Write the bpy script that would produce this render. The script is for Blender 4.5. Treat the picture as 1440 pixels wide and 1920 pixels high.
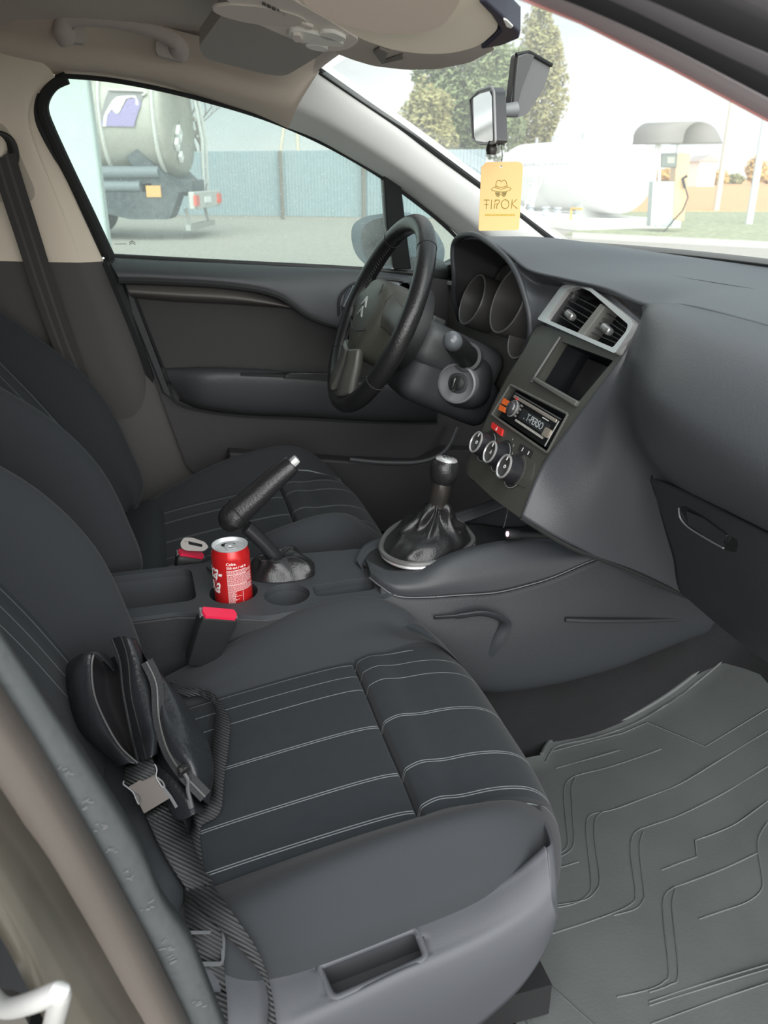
import bpy, bmesh, math, random
from mathutils import Vector, Matrix, noise
from mathutils.geometry import tessellate_polygon
for o in list(bpy.data.objects): bpy.data.objects.remove(o)
scene = bpy.context.scene
COL = scene.collection
R = math.radians
# ---------------------------------------------------------------- camera
F = 1500.0
CAM = Vector((0.0, -1.115, 0.95))
pit = math.atan(630 / F)
YV = Vector((-445, 630, F)).normalized()
UPV = Vector((0, math.cos(pit), -math.sin(pit)))
XV = YV.cross(UPV)
if XV.x < 0: XV = -XV
cd = bpy.data.cameras.new('camera'); cam = bpy.data.objects.new('camera', cd); COL.objects.link(cam)
cr = Vector((XV.x, YV.x, UPV.x)); cu = Vector((XV.y, YV.y, UPV.y)); cf = Vector((XV.z, YV.z, UPV.z))
m = Matrix((cr, cu, -cf)).transposed().to_4x4(); m.translation = CAM
cam.matrix_world = m
cd.sensor_fit = 'VERTICAL'; cd.sensor_height = 36; cd.lens = F / 1920 * 36
cd.clip_start = 0.01; cd.clip_end = 2000
cd.dof.use_dof = True; cd.dof.focus_distance = 1.15; cd.dof.aperture_fstop = 10.5
scene.camera = cam
# ---------------------------------------------------------------- colour management
vs = scene.view_settings
vs.view_transform = 'Standard'; vs.look = 'None'; vs.gamma = 1; vs.use_curve_mapping = False
vs.exposure = 1.25
# ---------------------------------------------------------------- sky
w = bpy.data.worlds.new('sky'); scene.world = w; w.use_nodes = True
nt = w.node_tree; nt.nodes.clear()
def N(t, **k):
    n = nt.nodes.new(t)
    for a, b in k.items(): setattr(n, a, b)
    return n
out = N('ShaderNodeOutputWorld'); bg = N('ShaderNodeBackground'); tc = N('ShaderNodeTexCoord')
mp = N('ShaderNodeMapping'); mp.inputs['Scale'].default_value = (1, 1, 3.2)
nz = N('ShaderNodeTexNoise'); nz.inputs['Scale'].default_value = 2.1; nz.inputs['Detail'].default_value = 7; nz.inputs['Roughness'].default_value = .55
cr_ = N('ShaderNodeValToRGB'); e = cr_.color_ramp.elements
e[0].position = .40; e[0].color = (.33, .45, .52, 1); e[1].position = .60; e[1].color = (.80, .80, .80, 1)
sx = N('ShaderNodeSeparateXYZ'); cr2 = N('ShaderNodeValToRGB'); e = cr2.color_ramp.elements
e[0].position = .0; e[0].color = (1, 1, 1, 1); e[1].position = .22; e[1].color = (0, 0, 0, 1)
mx = N('ShaderNodeMix', data_type='RGBA')
mx.inputs[7].default_value = (.86, .85, .82, 1)
L = nt.links.new
L(tc.outputs['Generated'], mp.inputs['Vector']); L(mp.outputs[0], nz.inputs['Vector']); L(nz.outputs['Fac'], cr_.inputs[0])
L(tc.outputs['Generated'], sx.inputs[0]); L(sx.outputs['Z'], cr2.inputs[0])
mulf = N('ShaderNodeMath', operation='MULTIPLY'); mulf.inputs[1].default_value = .75
L(cr2.outputs[0], mulf.inputs[0]); L(mulf.outputs[0], mx.inputs[0]); L(cr_.outputs[0], mx.inputs[6]); L(mx.outputs[2], bg.inputs['Color'])
bg.inputs['Strength'].default_value = 0.66
L(bg.outputs[0], out.inputs[0])
sd = bpy.data.lights.new('sun', 'SUN'); sd.energy = 3.2; sd.angle = R(85); sd.color = (1, .985, .96)
so = bpy.data.objects.new('sun', sd); COL.objects.link(so)
so.rotation_euler = Vector((-.12, -.78, .50)).to_track_quat('Z', 'Y').to_euler()

# ---------------------------------------------------------------- projection helpers (trace a picture point at a known place)
def ray(px, py):
    d = Vector(((px - 720) / F, (960 - py) / F, 1))
    return Vector((d.dot(XV), d.dot(YV), d.dot(UPV)))
AX = {'x': 0, 'y': 1, 'z': 2}
def U(px, py, a, v):
    r = ray(px, py); i = AX[a]
    return CAM + r * ((v - CAM[i]) / r[i])
def W(px, py, d): return CAM + ray(px, py) * d
def Y_(pts, y): return [U(p[0], p[1], 'y', y) for p in pts]
class Plane:
    def __init__(s, O, n, ex=None):
        s.O = Vector(O); s.n = Vector(n).normalized()
        if (CAM - s.O).dot(s.n) < 0: s.n = -s.n
        ex = Vector(ex) if ex else Vector((1, 0, 0))
        s.ex = (ex - s.n * ex.dot(s.n)).normalized(); s.ey = s.n.cross(s.ex)
        if s.ey.z < 0: s.ex = -s.ex; s.ey = -s.ey
    def hit(s, px, py, off=0):
        r = ray(px, py); return CAM + r * ((s.O + s.n * off - CAM).dot(s.n) / r.dot(s.n))
    def uv(s, px, py):
        d = s.hit(px, py) - s.O; return (d.dot(s.ex), d.dot(s.ey))
    def at(s, u, v, off=0): return s.O + s.ex * u + s.ey * v + s.n * off
    def mat(s, u=0, v=0, off=0):
        M = Matrix((s.ex, s.ey, s.n)).transposed().to_4x4(); M.translation = s.at(u, v, off); return M

# ---------------------------------------------------------------- materials
MATS = {}
def mat(name, rgb, rough=.6, metal=0, bump=None, var=0, spec=.5, coat=0, sheen=0, emit=None, alpha=None):
    if name in MATS: return MATS[name]
    m = bpy.data.materials.new(name); m.use_nodes = True; t = m.node_tree; b = t.nodes['Principled BSDF']
    b.inputs['Base Color'].default_value = (*rgb, 1); b.inputs['Roughness'].default_value = rough
    b.inputs['Metallic'].default_value = metal; b.inputs['Specular IOR Level'].default_value = spec
    b.inputs['Coat Weight'].default_value = coat; b.inputs['Sheen Weight'].default_value = sheen
    if emit: b.inputs['Emission Color'].default_value = (*emit[:3], 1); b.inputs['Emission Strength'].default_value = emit[3]
    tcn = t.nodes.new('ShaderNodeTexCoord')
    if bump:
        n = t.nodes.new('ShaderNodeTexNoise'); n.inputs['Scale'].default_value = bump[0]; n.inputs['Detail'].default_value = 3
        bb = t.nodes.new('ShaderNodeBump'); bb.inputs['Strength'].default_value = bump[1]; bb.inputs['Distance'].default_value = bump[2] if len(bump) > 2 else .001
        t.links.new(tcn.outputs['Object'], n.inputs['Vector']); t.links.new(n.outputs['Fac'], bb.inputs['Height']); t.links.new(bb.outputs[0], b.inputs['Normal'])
    if var:
        n = t.nodes.new('ShaderNodeTexNoise'); n.inputs['Scale'].default_value = 9; n.inputs['Detail'].default_value = 6
        r = t.nodes.new('ShaderNodeValToRGB'); e = r.color_ramp.elements
        e[0].position = .3; e[1].position = .7
        e[0].color = (*[c * (1 - var) for c in rgb], 1); e[1].color = (*[min(1, c * (1 + var)) for c in rgb], 1)
        t.links.new(tcn.outputs['Object'], n.inputs['Vector']); t.links.new(n.outputs['Fac'], r.inputs[0]); t.links.new(r.outputs[0], b.inputs['Base Color'])
    MATS[name] = m; return m
def glassmat(name, tint=(1, 1, 1), haze=.05, gloss=.06, dust=0):
    m = bpy.data.materials.new(name); m.use_nodes = True; t = m.node_tree; t.nodes.clear()
    o = t.nodes.new('ShaderNodeOutputMaterial'); tr = t.nodes.new('ShaderNodeBsdfTransparent'); tr.inputs[0].default_value = (*tint, 1)
    gl = t.nodes.new('ShaderNodeBsdfGlossy'); gl.inputs['Roughness'].default_value = .02
    df = t.nodes.new('ShaderNodeBsdfTranslucent'); df.inputs[0].default_value = (.95, .97, .93, 1)
    lw = t.nodes.new('ShaderNodeFresnel'); lw.inputs[0].default_value = 1.45
    mm = t.nodes.new('ShaderNodeMath'); mm.operation = 'MULTIPLY'; mm.inputs[1].default_value = gloss / .05 * .5
    a = t.nodes.new('ShaderNodeMixShader'); b = t.nodes.new('ShaderNodeMixShader'); b.inputs[0].default_value = haze
    t.links.new(lw.outputs[0], mm.inputs[0]); t.links.new(mm.outputs[0], a.inputs[0]); t.links.new(tr.outputs[0], b.inputs[1]); t.links.new(df.outputs[0], b.inputs[2])
    t.links.new(b.outputs[0], a.inputs[1]); t.links.new(gl.outputs[0], a.inputs[2]); t.links.new(a.outputs[0], o.inputs[0])
    if dust:
        tcn = t.nodes.new('ShaderNodeTexCoord'); n = t.nodes.new('ShaderNodeTexNoise'); n.inputs['Scale'].default_value = 6; n.inputs['Detail'].default_value = 9; n.inputs['Roughness'].default_value = .75
        v = t.nodes.new('ShaderNodeTexVoronoi'); v.inputs['Scale'].default_value = 130
        c = t.nodes.new('ShaderNodeMath'); c.operation = 'LESS_THAN'; c.inputs[1].default_value = .11
        q = t.nodes.new('ShaderNodeMapRange'); q.inputs[1].default_value = .35; q.inputs[2].default_value = .75; q.inputs[3].default_value = haze * .5; q.inputs[4].default_value = haze * 1.7
        ad = t.nodes.new('ShaderNodeMath'); ad.operation = 'MULTIPLY_ADD'; ad.inputs[1].default_value = dust
        t.links.new(tcn.outputs['Object'], n.inputs['Vector']); t.links.new(tcn.outputs['Object'], v.inputs['Vector'])
        t.links.new(v.outputs['Distance'], c.inputs[0]); t.links.new(n.outputs['Fac'], q.inputs[0]); t.links.new(c.outputs[0], ad.inputs[0]); t.links.new(q.outputs[0], ad.inputs[2]); t.links.new(ad.outputs[0], b.inputs[0])
    MATS[name] = m; return m
def fabricmat(name, rgb, lines=(), line=(.22, .24, .25)):
    """woven seat cloth; stitched lines run where the UV u (metres across the seat) equals one of lines"""
    m = mat(name, rgb, .88, bump=(900, .45, .0007), sheen=.08, spec=.2)
    t = m.node_tree; b = t.nodes['Principled BSDF']
    n = t.nodes.new('ShaderNodeTexNoise'); n.inputs['Scale'].default_value = 60; n.inputs['Detail'].default_value = 8
    r = t.nodes.new('ShaderNodeValToRGB'); e = r.color_ramp.elements
    e[0].position = .3; e[1].position = .7; e[0].color = (*[c * .95 for c in rgb], 1); e[1].color = (*[c * 1.05 for c in rgb], 1)
    t.links.new(n.outputs['Fac'], r.inputs[0])
    tcn = t.nodes.new('ShaderNodeTexCoord'); t.links.new(tcn.outputs['Object'], n.inputs['Vector'])
    uv = t.nodes.new('ShaderNodeUVMap'); sp = t.nodes.new('ShaderNodeSeparateXYZ'); t.links.new(uv.outputs[0], sp.inputs[0])
    ab = t.nodes.new('ShaderNodeMath'); ab.operation = 'ABSOLUTE'; t.links.new(sp.outputs[0], ab.inputs[0])
    gt_ = t.nodes.new('ShaderNodeMath'); gt_.operation = 'GREATER_THAN'; gt_.inputs[1].default_value = .157; t.links.new(ab.outputs[0], gt_.inputs[0])
    bo_ = t.nodes.new('ShaderNodeMix'); bo_.data_type = 'RGBA'; bo_.inputs[7].default_value = (rgb[0] * 1.50, rgb[1] * 1.36, rgb[2] * 1.30, 1)
    t.links.new(gt_.outputs[0], bo_.inputs[0]); t.links.new(r.outputs[0], bo_.inputs[6])
    acc = None
    for u0, v0, v1 in lines:
        s = t.nodes.new('ShaderNodeMath'); s.operation = 'COMPARE'; s.inputs[1].default_value = u0; s.inputs[2].default_value = .00055
        t.links.new(sp.outputs[0], s.inputs[0]); cur = s.outputs[0]
        if v0 is not None:
            g = t.nodes.new('ShaderNodeMath'); g.operation = 'COMPARE'; g.inputs[1].default_value = (v0 + v1) / 2; g.inputs[2].default_value = (v1 - v0) / 2
            t.links.new(sp.outputs[1], g.inputs[0]); q = t.nodes.new('ShaderNodeMath'); q.operation = 'MULTIPLY'
            t.links.new(cur, q.inputs[0]); t.links.new(g.outputs[0], q.inputs[1]); cur = q.outputs[0]
        if acc is None: acc = cur
        else:
            q = t.nodes.new('ShaderNodeMath'); q.operation = 'MAXIMUM'; t.links.new(acc, q.inputs[0]); t.links.new(cur, q.inputs[1]); acc = q.outputs[0]
    if acc is not None:
        mx = t.nodes.new('ShaderNodeMix'); mx.data_type = 'RGBA'; mx.inputs[7].default_value = (*line, 1)
        t.links.new(acc, mx.inputs[0]); t.links.new(bo_.outputs[2], mx.inputs[6]); t.links.new(mx.outputs[2], b.inputs['Base Color'])
    else: t.links.new(r.outputs[0], b.inputs['Base Color'])
    return m

# ---------------------------------------------------------------- mesh helpers
def link(name, verts, faces, material=None, parent=None, smooth=True, uvs=None, bevel=0, solid=0, sub=0, auto=None):
    me = bpy.data.meshes.new(name); me.from_pydata([tuple(v) for v in verts], [], faces)
    me.validate()
    if uvs is not None:
        ul = me.uv_layers.new(name='UVMap')
        for lp in me.loops: ul.data[lp.index].uv = uvs[lp.vertex_index]
    o = bpy.data.objects.new(name, me); COL.objects.link(o)
    if material: me.materials.append(material)
    if smooth: me.polygons.foreach_set('use_smooth', [True] * len(me.polygons))
    if parent: o.parent = parent; o.matrix_parent_inverse = Matrix.Identity(4); shift(o, parent)
    if solid:
        s = o.modifiers.new('solid', 'SOLIDIFY'); s.thickness = solid; s.offset = -1
    if bevel:
        s = o.modifiers.new('bevel', 'BEVEL'); s.width = bevel; s.segments = 3; s.limit_method = 'ANGLE'; s.angle_limit = R(35)
    if sub:
        s = o.modifiers.new('sub', 'SUBSURF'); s.levels = sub; s.render_levels = sub
    if smooth and auto is not None:
        try: me.set_sharp_from_angle(angle=R(auto))
        except Exception: pass
    return o
WL = {}
def wloc(o):
    v = Vector((0, 0, 0))
    while o: v += o.location; o = o.parent
    return v
def shift(o, parent):
    """meshes are written in world metres: move the data so the part sits right under its thing"""
    w = wloc(parent)
    if w.length > 0: o.data.transform(Matrix.Translation(-w))
def thing(name, label, cat, loc=(0, 0, 0), group=None):
    o = bpy.data.objects.new(name, None); COL.objects.link(o); o.location = loc; o.empty_display_size = .05
    o['label'] = label; o['category'] = cat
    if group: o['group'] = group
    return o
def tag(o, label, cat, group=None, kind=None):
    o['label'] = label; o['category'] = cat
    if group: o['group'] = group
    if kind: o['kind'] = kind
    return o
def struct(o): o['kind'] = 'structure'; return o
def origin(o, p):
    """put a one-mesh thing's origin at p"""
    p = Vector(p); o.data.transform(Matrix.Translation(-p)); o.location = p; return o
def cr(p0, p1, p2, p3, t):
    return tuple(.5 * (2 * b + (c - a) * t + (2 * a - 5 * b + 4 * c - d) * t * t + (3 * b - a - 3 * c + d) * t ** 3) for a, b, c, d in zip(p0, p1, p2, p3))
def spl(pts, n, closed=False):
    """Catmull-Rom through pts, n steps per span"""
    pts = [tuple(p) for p in pts]; k = len(pts); o = []
    if k < 3 and not closed:
        return [Vector(pts[0]).lerp(Vector(pts[1]), i / n) if len(pts[0]) == 3 else tuple(a + (b - a) * i / n for a, b in zip(pts[0], pts[1])) for i in range(n + 1)]
    for i in range(k if closed else k - 1):
        g = (lambda j: pts[j % k]) if closed else (lambda j: pts[max(0, min(k - 1, j))])
        for s in range(n): o.append(cr(g(i - 1), g(i), g(i + 1), g(i + 2), s / n))
    if not closed: o.append(pts[-1])
    return [Vector(q) if len(q) == 3 else q for q in o]
def grid_from(rows, closed=False, flip=False):
    nu, nv = len(rows), len(rows[0]); V = [p for r in rows for p in r]; Fc = []
    for i in range(nu - 1):
        for j in range(nv if closed else nv - 1):
            a, b, c, d = i * nv + j, i * nv + (j + 1) % nv, (i + 1) * nv + (j + 1) % nv, (i + 1) * nv + j
            Fc.append((a, d, c, b) if flip else (a, b, c, d))
    return V, Fc
def patch(name, rows, material, parent=None, nu=6, nv=6, solid=0, flip=False, closed=False, bevel=0, auto=None):
    """smooth sheet through a grid of points"""
    rr = [spl(r, nv, closed) for r in rows]
    cols = list(zip(*rr)); cc = [spl(c, nu) for c in cols]; rows2 = [list(r) for r in zip(*cc)]
    V, Fc = grid_from(rows2, closed, flip)
    return link(name, V, Fc, material, parent, solid=solid, bevel=bevel, auto=auto)
class MB:
    """collects shapes that belong to ONE part"""
    def __init__(s): s.V = []; s.F = []
    def add(s, V, Fc):
        k = len(s.V); s.V += [Vector(v) for v in V]; s.F += [tuple(i + k for i in f) for f in Fc]; return s
    def box(s, c, d, M=None, r=0):
        x, y, z = [q / 2 for q in d]; V = [Vector((i * x, j * y, k * z)) + Vector(c) for i in (-1, 1) for j in (-1, 1) for k in (-1, 1)]
        if M: V = [M @ v for v in V]
        return s.add(V, [(0, 1, 3, 2), (4, 6, 7, 5), (0, 4, 5, 1), (2, 3, 7, 6), (0, 2, 6, 4), (1, 5, 7, 3)])
    def tube(s, pts, r, n=10, closed=False, caps=True, flat=1, up=None):
        pts = [Vector(p) for p in pts]; k = len(pts); rr = r if isinstance(r, (list, tuple)) else [r] * k
        base = len(s.V); N0 = None
        for i, p in enumerate(pts):
            a = pts[(i - 1) % k] if closed or i else p; b = pts[(i + 1) % k] if closed or i < k - 1 else p
            t = (b - a).normalized() if (b - a).length > 1e-9 else Vector((0, 0, 1))
            if up is not None: N0 = (Vector(up) - t * t.dot(Vector(up)))
            elif N0 is None:
                N0 = t.orthogonal()
            else: N0 = N0 - t * t.dot(N0)
            if N0.length < 1e-6: N0 = t.orthogonal()
            N0 = N0.normalized(); B = t.cross(N0)
            for j in range(n):
                an = 2 * math.pi * j / n; s.V.append(p + (N0 * math.cos(an) * flat + B * math.sin(an)) * rr[i])
        for i in range(k if closed else k - 1):
            for j in range(n):
                a, b = base + i * n + j, base + i * n + (j + 1) % n; i2 = (i + 1) % k
                s.F.append((a, b, base + i2 * n + (j + 1) % n, base + i2 * n + j))
        if caps and not closed:
            s.F.append(tuple(base + j for j in range(n - 1, -1, -1))); s.F.append(tuple(base + (k - 1) * n + j for j in range(n)))
        return s
    def lathe(s, prof, M=None, n=32, a0=0, a1=360):
        base = len(s.V); k = len(prof); full = a1 - a0 >= 360
        m = n if full else n + 1
        for (r, z) in prof:
            for j in range(m):
                a = R(a0 + (a1 - a0) * j / n); v = Vector((r * math.cos(a), r * math.sin(a), z)); s.V.append(M @ v if M else v)
        for i in range(k - 1):
            for j in range(n):
                a, b = base + i * m + j, base + i * m + (j + 1) % m
                s.F.append((a, b, base + (i + 1) * m + (j + 1) % m, base + (i + 1) * m + j))
        return s
    def ribbon(s, pts, widths, sides, thick=.0015):
        """flat strap: pts centre line, sides a direction per point, given width and thickness"""
        pts = [Vector(p) for p in pts]; k = len(pts); base = len(s.V)
        ww = widths if isinstance(widths, (list, tuple)) else [widths] * k
        for i, p in enumerate(pts):
            t = (pts[min(k - 1, i + 1)] - pts[max(0, i - 1)]).normalized(); sd = Vector(sides[i]); sd = (sd - t * sd.dot(t)).normalized(); nn = t.cross(sd)
            for a, b in ((-1, -1), (1, -1), (1, 1), (-1, 1)): s.V.append(p + sd * a * ww[i] / 2 + nn * b * thick / 2)
        for i in range(k - 1):
            for j in range(4):
                a, b = base + i * 4 + j, base + i * 4 + (j + 1) % 4; s.F.append((a, b, b + 4, a + 4))
        s.F += [(base + 3, base + 2, base + 1, base), tuple(base + (k - 1) * 4 + j for j in range(4))]
        return s
    def prism(s, poly, M, z0, z1, holes=()):
        """poly and holes in the plane of M, extruded along its normal from z0 to z1"""
        loops = [list(poly)] + [list(h) for h in holes]
        tris = tessellate_polygon([[Vector((p[0], p[1], 0)) for p in l] for l in loops])
        flat = [p for l in loops for p in l]; k = len(flat); base = len(s.V)
        s.V += [M @ Vector((p[0], p[1], z1)) for p in flat] + [M @ Vector((p[0], p[1], z0)) for p in flat]
        for t in tris: s.F.append(tuple(base + i for i in t)); s.F.append(tuple(base + k + i for i in reversed(t)))
        o = 0
        for l in loops:
            n = len(l)
            for i in range(n):
                a, b = base + o + i, base + o + (i + 1) % n; s.F.append((a, b, b + k, a + k))
            o += n
        return s
    def build(s, name, material, parent=None, smooth=True, bevel=0, auto=40, sub=0):
        me_o = link(name, s.V, s.F, material, parent, smooth, bevel=bevel, sub=sub)
        bm = bmesh.new(); bm.from_mesh(me_o.data); bmesh.ops.recalc_face_normals(bm, faces=bm.faces); bm.to_mesh(me_o.data); bm.free()
        if smooth and auto is not None and not sub:
            me_o.data.polygons.foreach_set('use_smooth', [True] * len(me_o.data.polygons)); me_o.data.set_sharp_from_angle(angle=R(auto))
        return me_o
def rbox(c, d, r, seg=6, M=None, f=None):
    """rounded box as (verts, faces), f deforms each point"""
    bm = bmesh.new(); bmesh.ops.create_cube(bm, size=2)
    bmesh.ops.subdivide_edges(bm, edges=bm.edges[:], cuts=seg, use_grid_fill=True)
    h = [q / 2 for q in d]; bm.verts.index_update()
    V = []
    for v in bm.verts:
        p = Vector((v.co.x * h[0], v.co.y * h[1], v.co.z * h[2])); q = Vector([max(-(a - r), min(a - r, b)) for a, b in zip(h, p)])
        # spread the verts towards the rounded rim
        dd = p - q
        if dd.length > 1e-9: p = q + dd.normalized() * r
        p = p + Vector(c)
        if f: p = f(p)
        V.append(M @ p if M else p)
    Fc = [tuple(x.index for x in fc.verts) for fc in bm.faces]; bm.free(); return V, Fc
def rpoly(pts, r, n=5):
    """round the corners of a polygon"""
    o = []; k = len(pts)
    for i in range(k):
        p = Vector((*pts[i][:2], 0)); a = Vector((*pts[i - 1][:2], 0)); b = Vector((*pts[(i + 1) % k][:2], 0))
        rr = r[i] if isinstance(r, (list, tuple)) else r
        da = min(rr, (a - p).length * .48); db = min(rr, (b - p).length * .48)
        if rr <= 0: o.append((p.x, p.y)); continue
        s = p + (a - p).normalized() * da; e = p + (b - p).normalized() * db
        for j in range(n + 1):
            t = j / n; q = s * (1 - t) ** 2 + p * 2 * t * (1 - t) + e * t * t; o.append((q.x, q.y))
    return o
def text3(name, body, size, M, material, parent, thick=.0003, align='CENTER', bold=0, shear=0, warp=None, sx=1):
    cu_ = bpy.data.curves.new(name, 'FONT'); cu_.body = body; cu_.size = size; cu_.extrude = thick; cu_.align_x = align; cu_.align_y = 'CENTER'
    cu_.offset = bold; cu_.shear = shear; cu_.resolution_u = 3
    t = bpy.data.objects.new('tmp', cu_); COL.objects.link(t); bpy.context.view_layer.update()
    me = bpy.data.meshes.new_from_object(t.evaluated_get(bpy.context.evaluated_depsgraph_get())); bpy.data.objects.remove(t)
    for v in me.vertices:
        p = Vector((v.co.x * sx, v.co.y, v.co.z)); v.co = M @ (warp(p) if warp else p)
    me.name = name; me.materials.clear(); me.materials.append(material)
    o = bpy.data.objects.new(name, me); COL.objects.link(o)
    if parent: o.parent = parent; shift(o, parent)
    return o
def ell(cx, cy, rx, ry, n=28, rot=0):
    return [(cx + rx * math.cos(t) * math.cos(rot) - ry * math.sin(t) * math.sin(rot), cy + rx * math.cos(t) * math.sin(rot) + ry * math.sin(t) * math.cos(rot)) for t in [2 * math.pi * i / n for i in range(n)]]

# ---- shared materials
black = mat('black_plastic', (.014, .015, .016), .55, bump=(500, .2, .0004))
deep = mat('deep_black', (.006, .006, .007), .7)
plast = mat('charcoal_grained_plastic', (.040, .044, .050), .62, bump=(420, .5, .0008))
plastd = mat('dark_grained_plastic', (.024, .025, .028), .6, bump=(420, .5, .0008))
softd = mat('soft_dash_skin', (.056, .060, .067), .42, bump=(620, .45, .0009))
gloss = mat('satin_black_trim', (.020, .021, .023), .28)
greyt = mat('warm_grey_plastic', (.085, .085, .078), .5, bump=(400, .3, .0005))
chrome = mat('satin_chrome', (.72, .72, .72), .30, metal=.65)
steel = mat('brushed_steel', (.20, .19, .18), .4, metal=.8)
rubber = mat('black_rubber', (.018, .019, .02), .75, bump=(200, .3, .0008))
cream = mat('cream_trim_plastic', (.80, .70, .57), .6, bump=(300, .3, .0006))
headl = mat('headliner_cloth', (.68, .60, .555), .95, bump=(700, .6, .001))
lightg = mat('light_grey_trim', (.82, .82, .80), .55, bump=(300, .3, .0006))
leather = mat('black_leather', (.016, .016, .017), .30, bump=(330, .5, .0010))
white = mat('white_print', (.8, .8, .8), .6)
red = mat('red_button_plastic', (.62, .02, .05), .4)

from mathutils.bvhtree import BVHTree
def tree_of(obs):
    V = []; F_ = []
    for o in obs:
        k = len(V); w_ = wloc(o); V += [w_ + v.co for v in o.data.vertices]; F_ += [tuple(i + k for i in p.vertices) for p in o.data.polygons]
    return BVHTree.FromPolygons(V, F_)
def fit(obs, pts, off=0):
    """plane through the places where traced picture points meet the given objects"""
    T = tree_of(obs if isinstance(obs, list) else [obs]); hs = []
    for p in pts:
        h = T.ray_cast(CAM, ray(*p).normalized())
        if h[0]: hs.append(h[0])
    c = sum(hs, Vector()) / len(hs); n = Vector()
    for i in range(len(hs)): n += (hs[i] - c).cross(hs[(i + 1) % len(hs)] - c)
    n.normalize(); P = Plane(c, n, (1, 0, 0)); P.O = P.O + P.n * off; return P
RV = Vector((XV.x, YV.x, UPV.x))
def scr(p):
    v = Vector(p) - CAM; k = v.dot(cf); return (720 + F * v.dot(RV) / k, 960 - F * v.dot(cu) / k)
def inside(p, poly):
    r = False; j = len(poly) - 1
    for i in range(len(poly)):
        if (poly[i][1] > p[1]) != (poly[j][1] > p[1]) and p[0] < (poly[j][0] - poly[i][0]) * (p[1] - poly[i][1]) / (poly[j][1] - poly[i][1]) + poly[i][0]: r = not r
        j = i
    return r
def cut(o, poly):
    """open a hole in a sheet where a traced outline crosses it"""
    bm = bmesh.new(); bm.from_mesh(o.data); w_ = wloc(o)
    bmesh.ops.delete(bm, geom=[f for f in bm.faces if inside(scr(f.calc_center_median() + w_), poly)], context='FACES'); bm.to_mesh(o.data); bm.free()
def well(name, poly, P, depth, m_, parent, top=0.0):
    """walls and floor of a recess below an outline in plane P"""
    mb = MB(); n_ = len(poly); mb.V = [P.at(u, v, top) for u, v in poly] + [P.at(u, v, -depth) for u, v in poly]
    mb.F = [(i, (i + 1) % n_, n_ + (i + 1) % n_, n_ + i) for i in range(n_)] + [tuple(n_ + i for i in range(n_))]
    return mb.build(name, m_, parent)
# ================================================================= OUTSIDE
GZ = -0.30
concrete = mat('pale_concrete', (.36, .34, .30), .9, var=.10)
def quad_ground(name, pts, z, material, depth=.05):
    mb = MB(); mb.prism([(p[0], p[1]) for p in pts], Matrix.Identity(4), z - depth, z); return mb.build(name, material, smooth=False)
g = quad_ground('ground', [(-250, -80), (400, -80), (400, 420), (-250, 420)], GZ, concrete); struct(g)
def gp(px, py): return U(px, py, 'z', GZ)
# verge and field beyond the forecourt
grass = mat('dry_grass_verge', (.30, .33, .20), .95, var=.35)
fieldm = mat('ploughed_orange_field', (.72, .36, .17), .95, var=.22)
o = quad_ground('grass_verge', [gp(1060, 441)[:2], gp(1600, 470)[:2], gp(1700, 392)[:2], gp(1200, 388)[:2]], GZ + .03, grass); struct(o)
far = [gp(1150, 398), gp(1900, 398), gp(1900, 338), gp(1150, 338)]
o = quad_ground('field', [(p.x, p.y) for p in far], GZ + .06, fieldm); struct(o)
kerb = MB(); a, b = gp(1075, 447), gp(1480, 468); d_ = (b - a).normalized()
kerb.tube([a + Vector((0, 0, .06)), b + Vector((0, 0, .06))], .09, 4)
tag(kerb.build('kerb', mat('kerb_concrete', (.50, .50, .47), .9), smooth=False), 'long low concrete kerb edging the grass verge in front of the gas tank', 'kerb')

# --- corrugated metal fence
fencem = mat('blue_grey_painted_sheet', (.30, .37, .40), .55, var=.08)
A = gp(150, 406); B = gp(905, 416)
fr = thing('corrugated_fence', 'long blue-grey corrugated metal fence running behind the truck', 'fence', ((A + B) / 2)[:])
n = 520; V = []; Fc = []; dr = (B - A); nn = Vector((-dr.y, dr.x, 0)).normalized()
for i in range(n + 1):
    t = i / n; off = .035 if (i // 2) % 2 else 0
    for z in (GZ + .1, 1.66):
        V.append(Vector((A.x + dr.x * t, A.y + dr.y * t, z)) + nn * off)
for i in range(n): Fc.append((2 * i, 2 * i + 2, 2 * i + 3, 2 * i + 1))
link('fence_sheet', V, Fc, fencem, fr, smooth=False, solid=.01)
mb = MB(); mb.box((0, 0, 0), (1, 1, 1), Matrix.Identity(4)); 
for name, pxs in (('fence_post', 522), ('fence_post', 686)):
    p = gp(pxs, 412); q = A + dr * ((p - A).dot(dr) / dr.length_squared)
    mb = MB(); mb.box((0, 0, .68), (.10, .10, 1.95), Matrix.Translation((q.x, q.y - .12, 0))); mb.build(name, mat('rusty_post', (.16, .14, .12), .8), fr)
mb = MB(); mb.box((0, 0, 0), (dr.length, .2, .14), Matrix.Translation(((A + B) / 2)[:]) @ Matrix.Rotation(math.atan2(dr.y, dr.x), 4, 'Z')); mb.build('footing', mat('footing_soil', (.33, .31, .28), .9), fr)

# --- white canopy column
A = W(108, 300, 8.5); mb = MB()
cxp = W(152, 478, 8.2); 
col_ = mat('pale_painted_column', (.47, .55, .54), .5)
mb.box((0, 0, 0), (1.0, .6, 5.2), Matrix.Translation((W(206, 470, 8.2).x - .50, W(206, 470, 8.2).y + .3, 2.3)))
o = mb.build('canopy_column', col_, bevel=.03); tag(o, 'broad pale mint-white pillar standing between the car and the tanker truck', 'pillar'); origin(o, (W(206, 470, 8.2).x - .50, W(206, 470, 8.2).y + .3, GZ))

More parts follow.
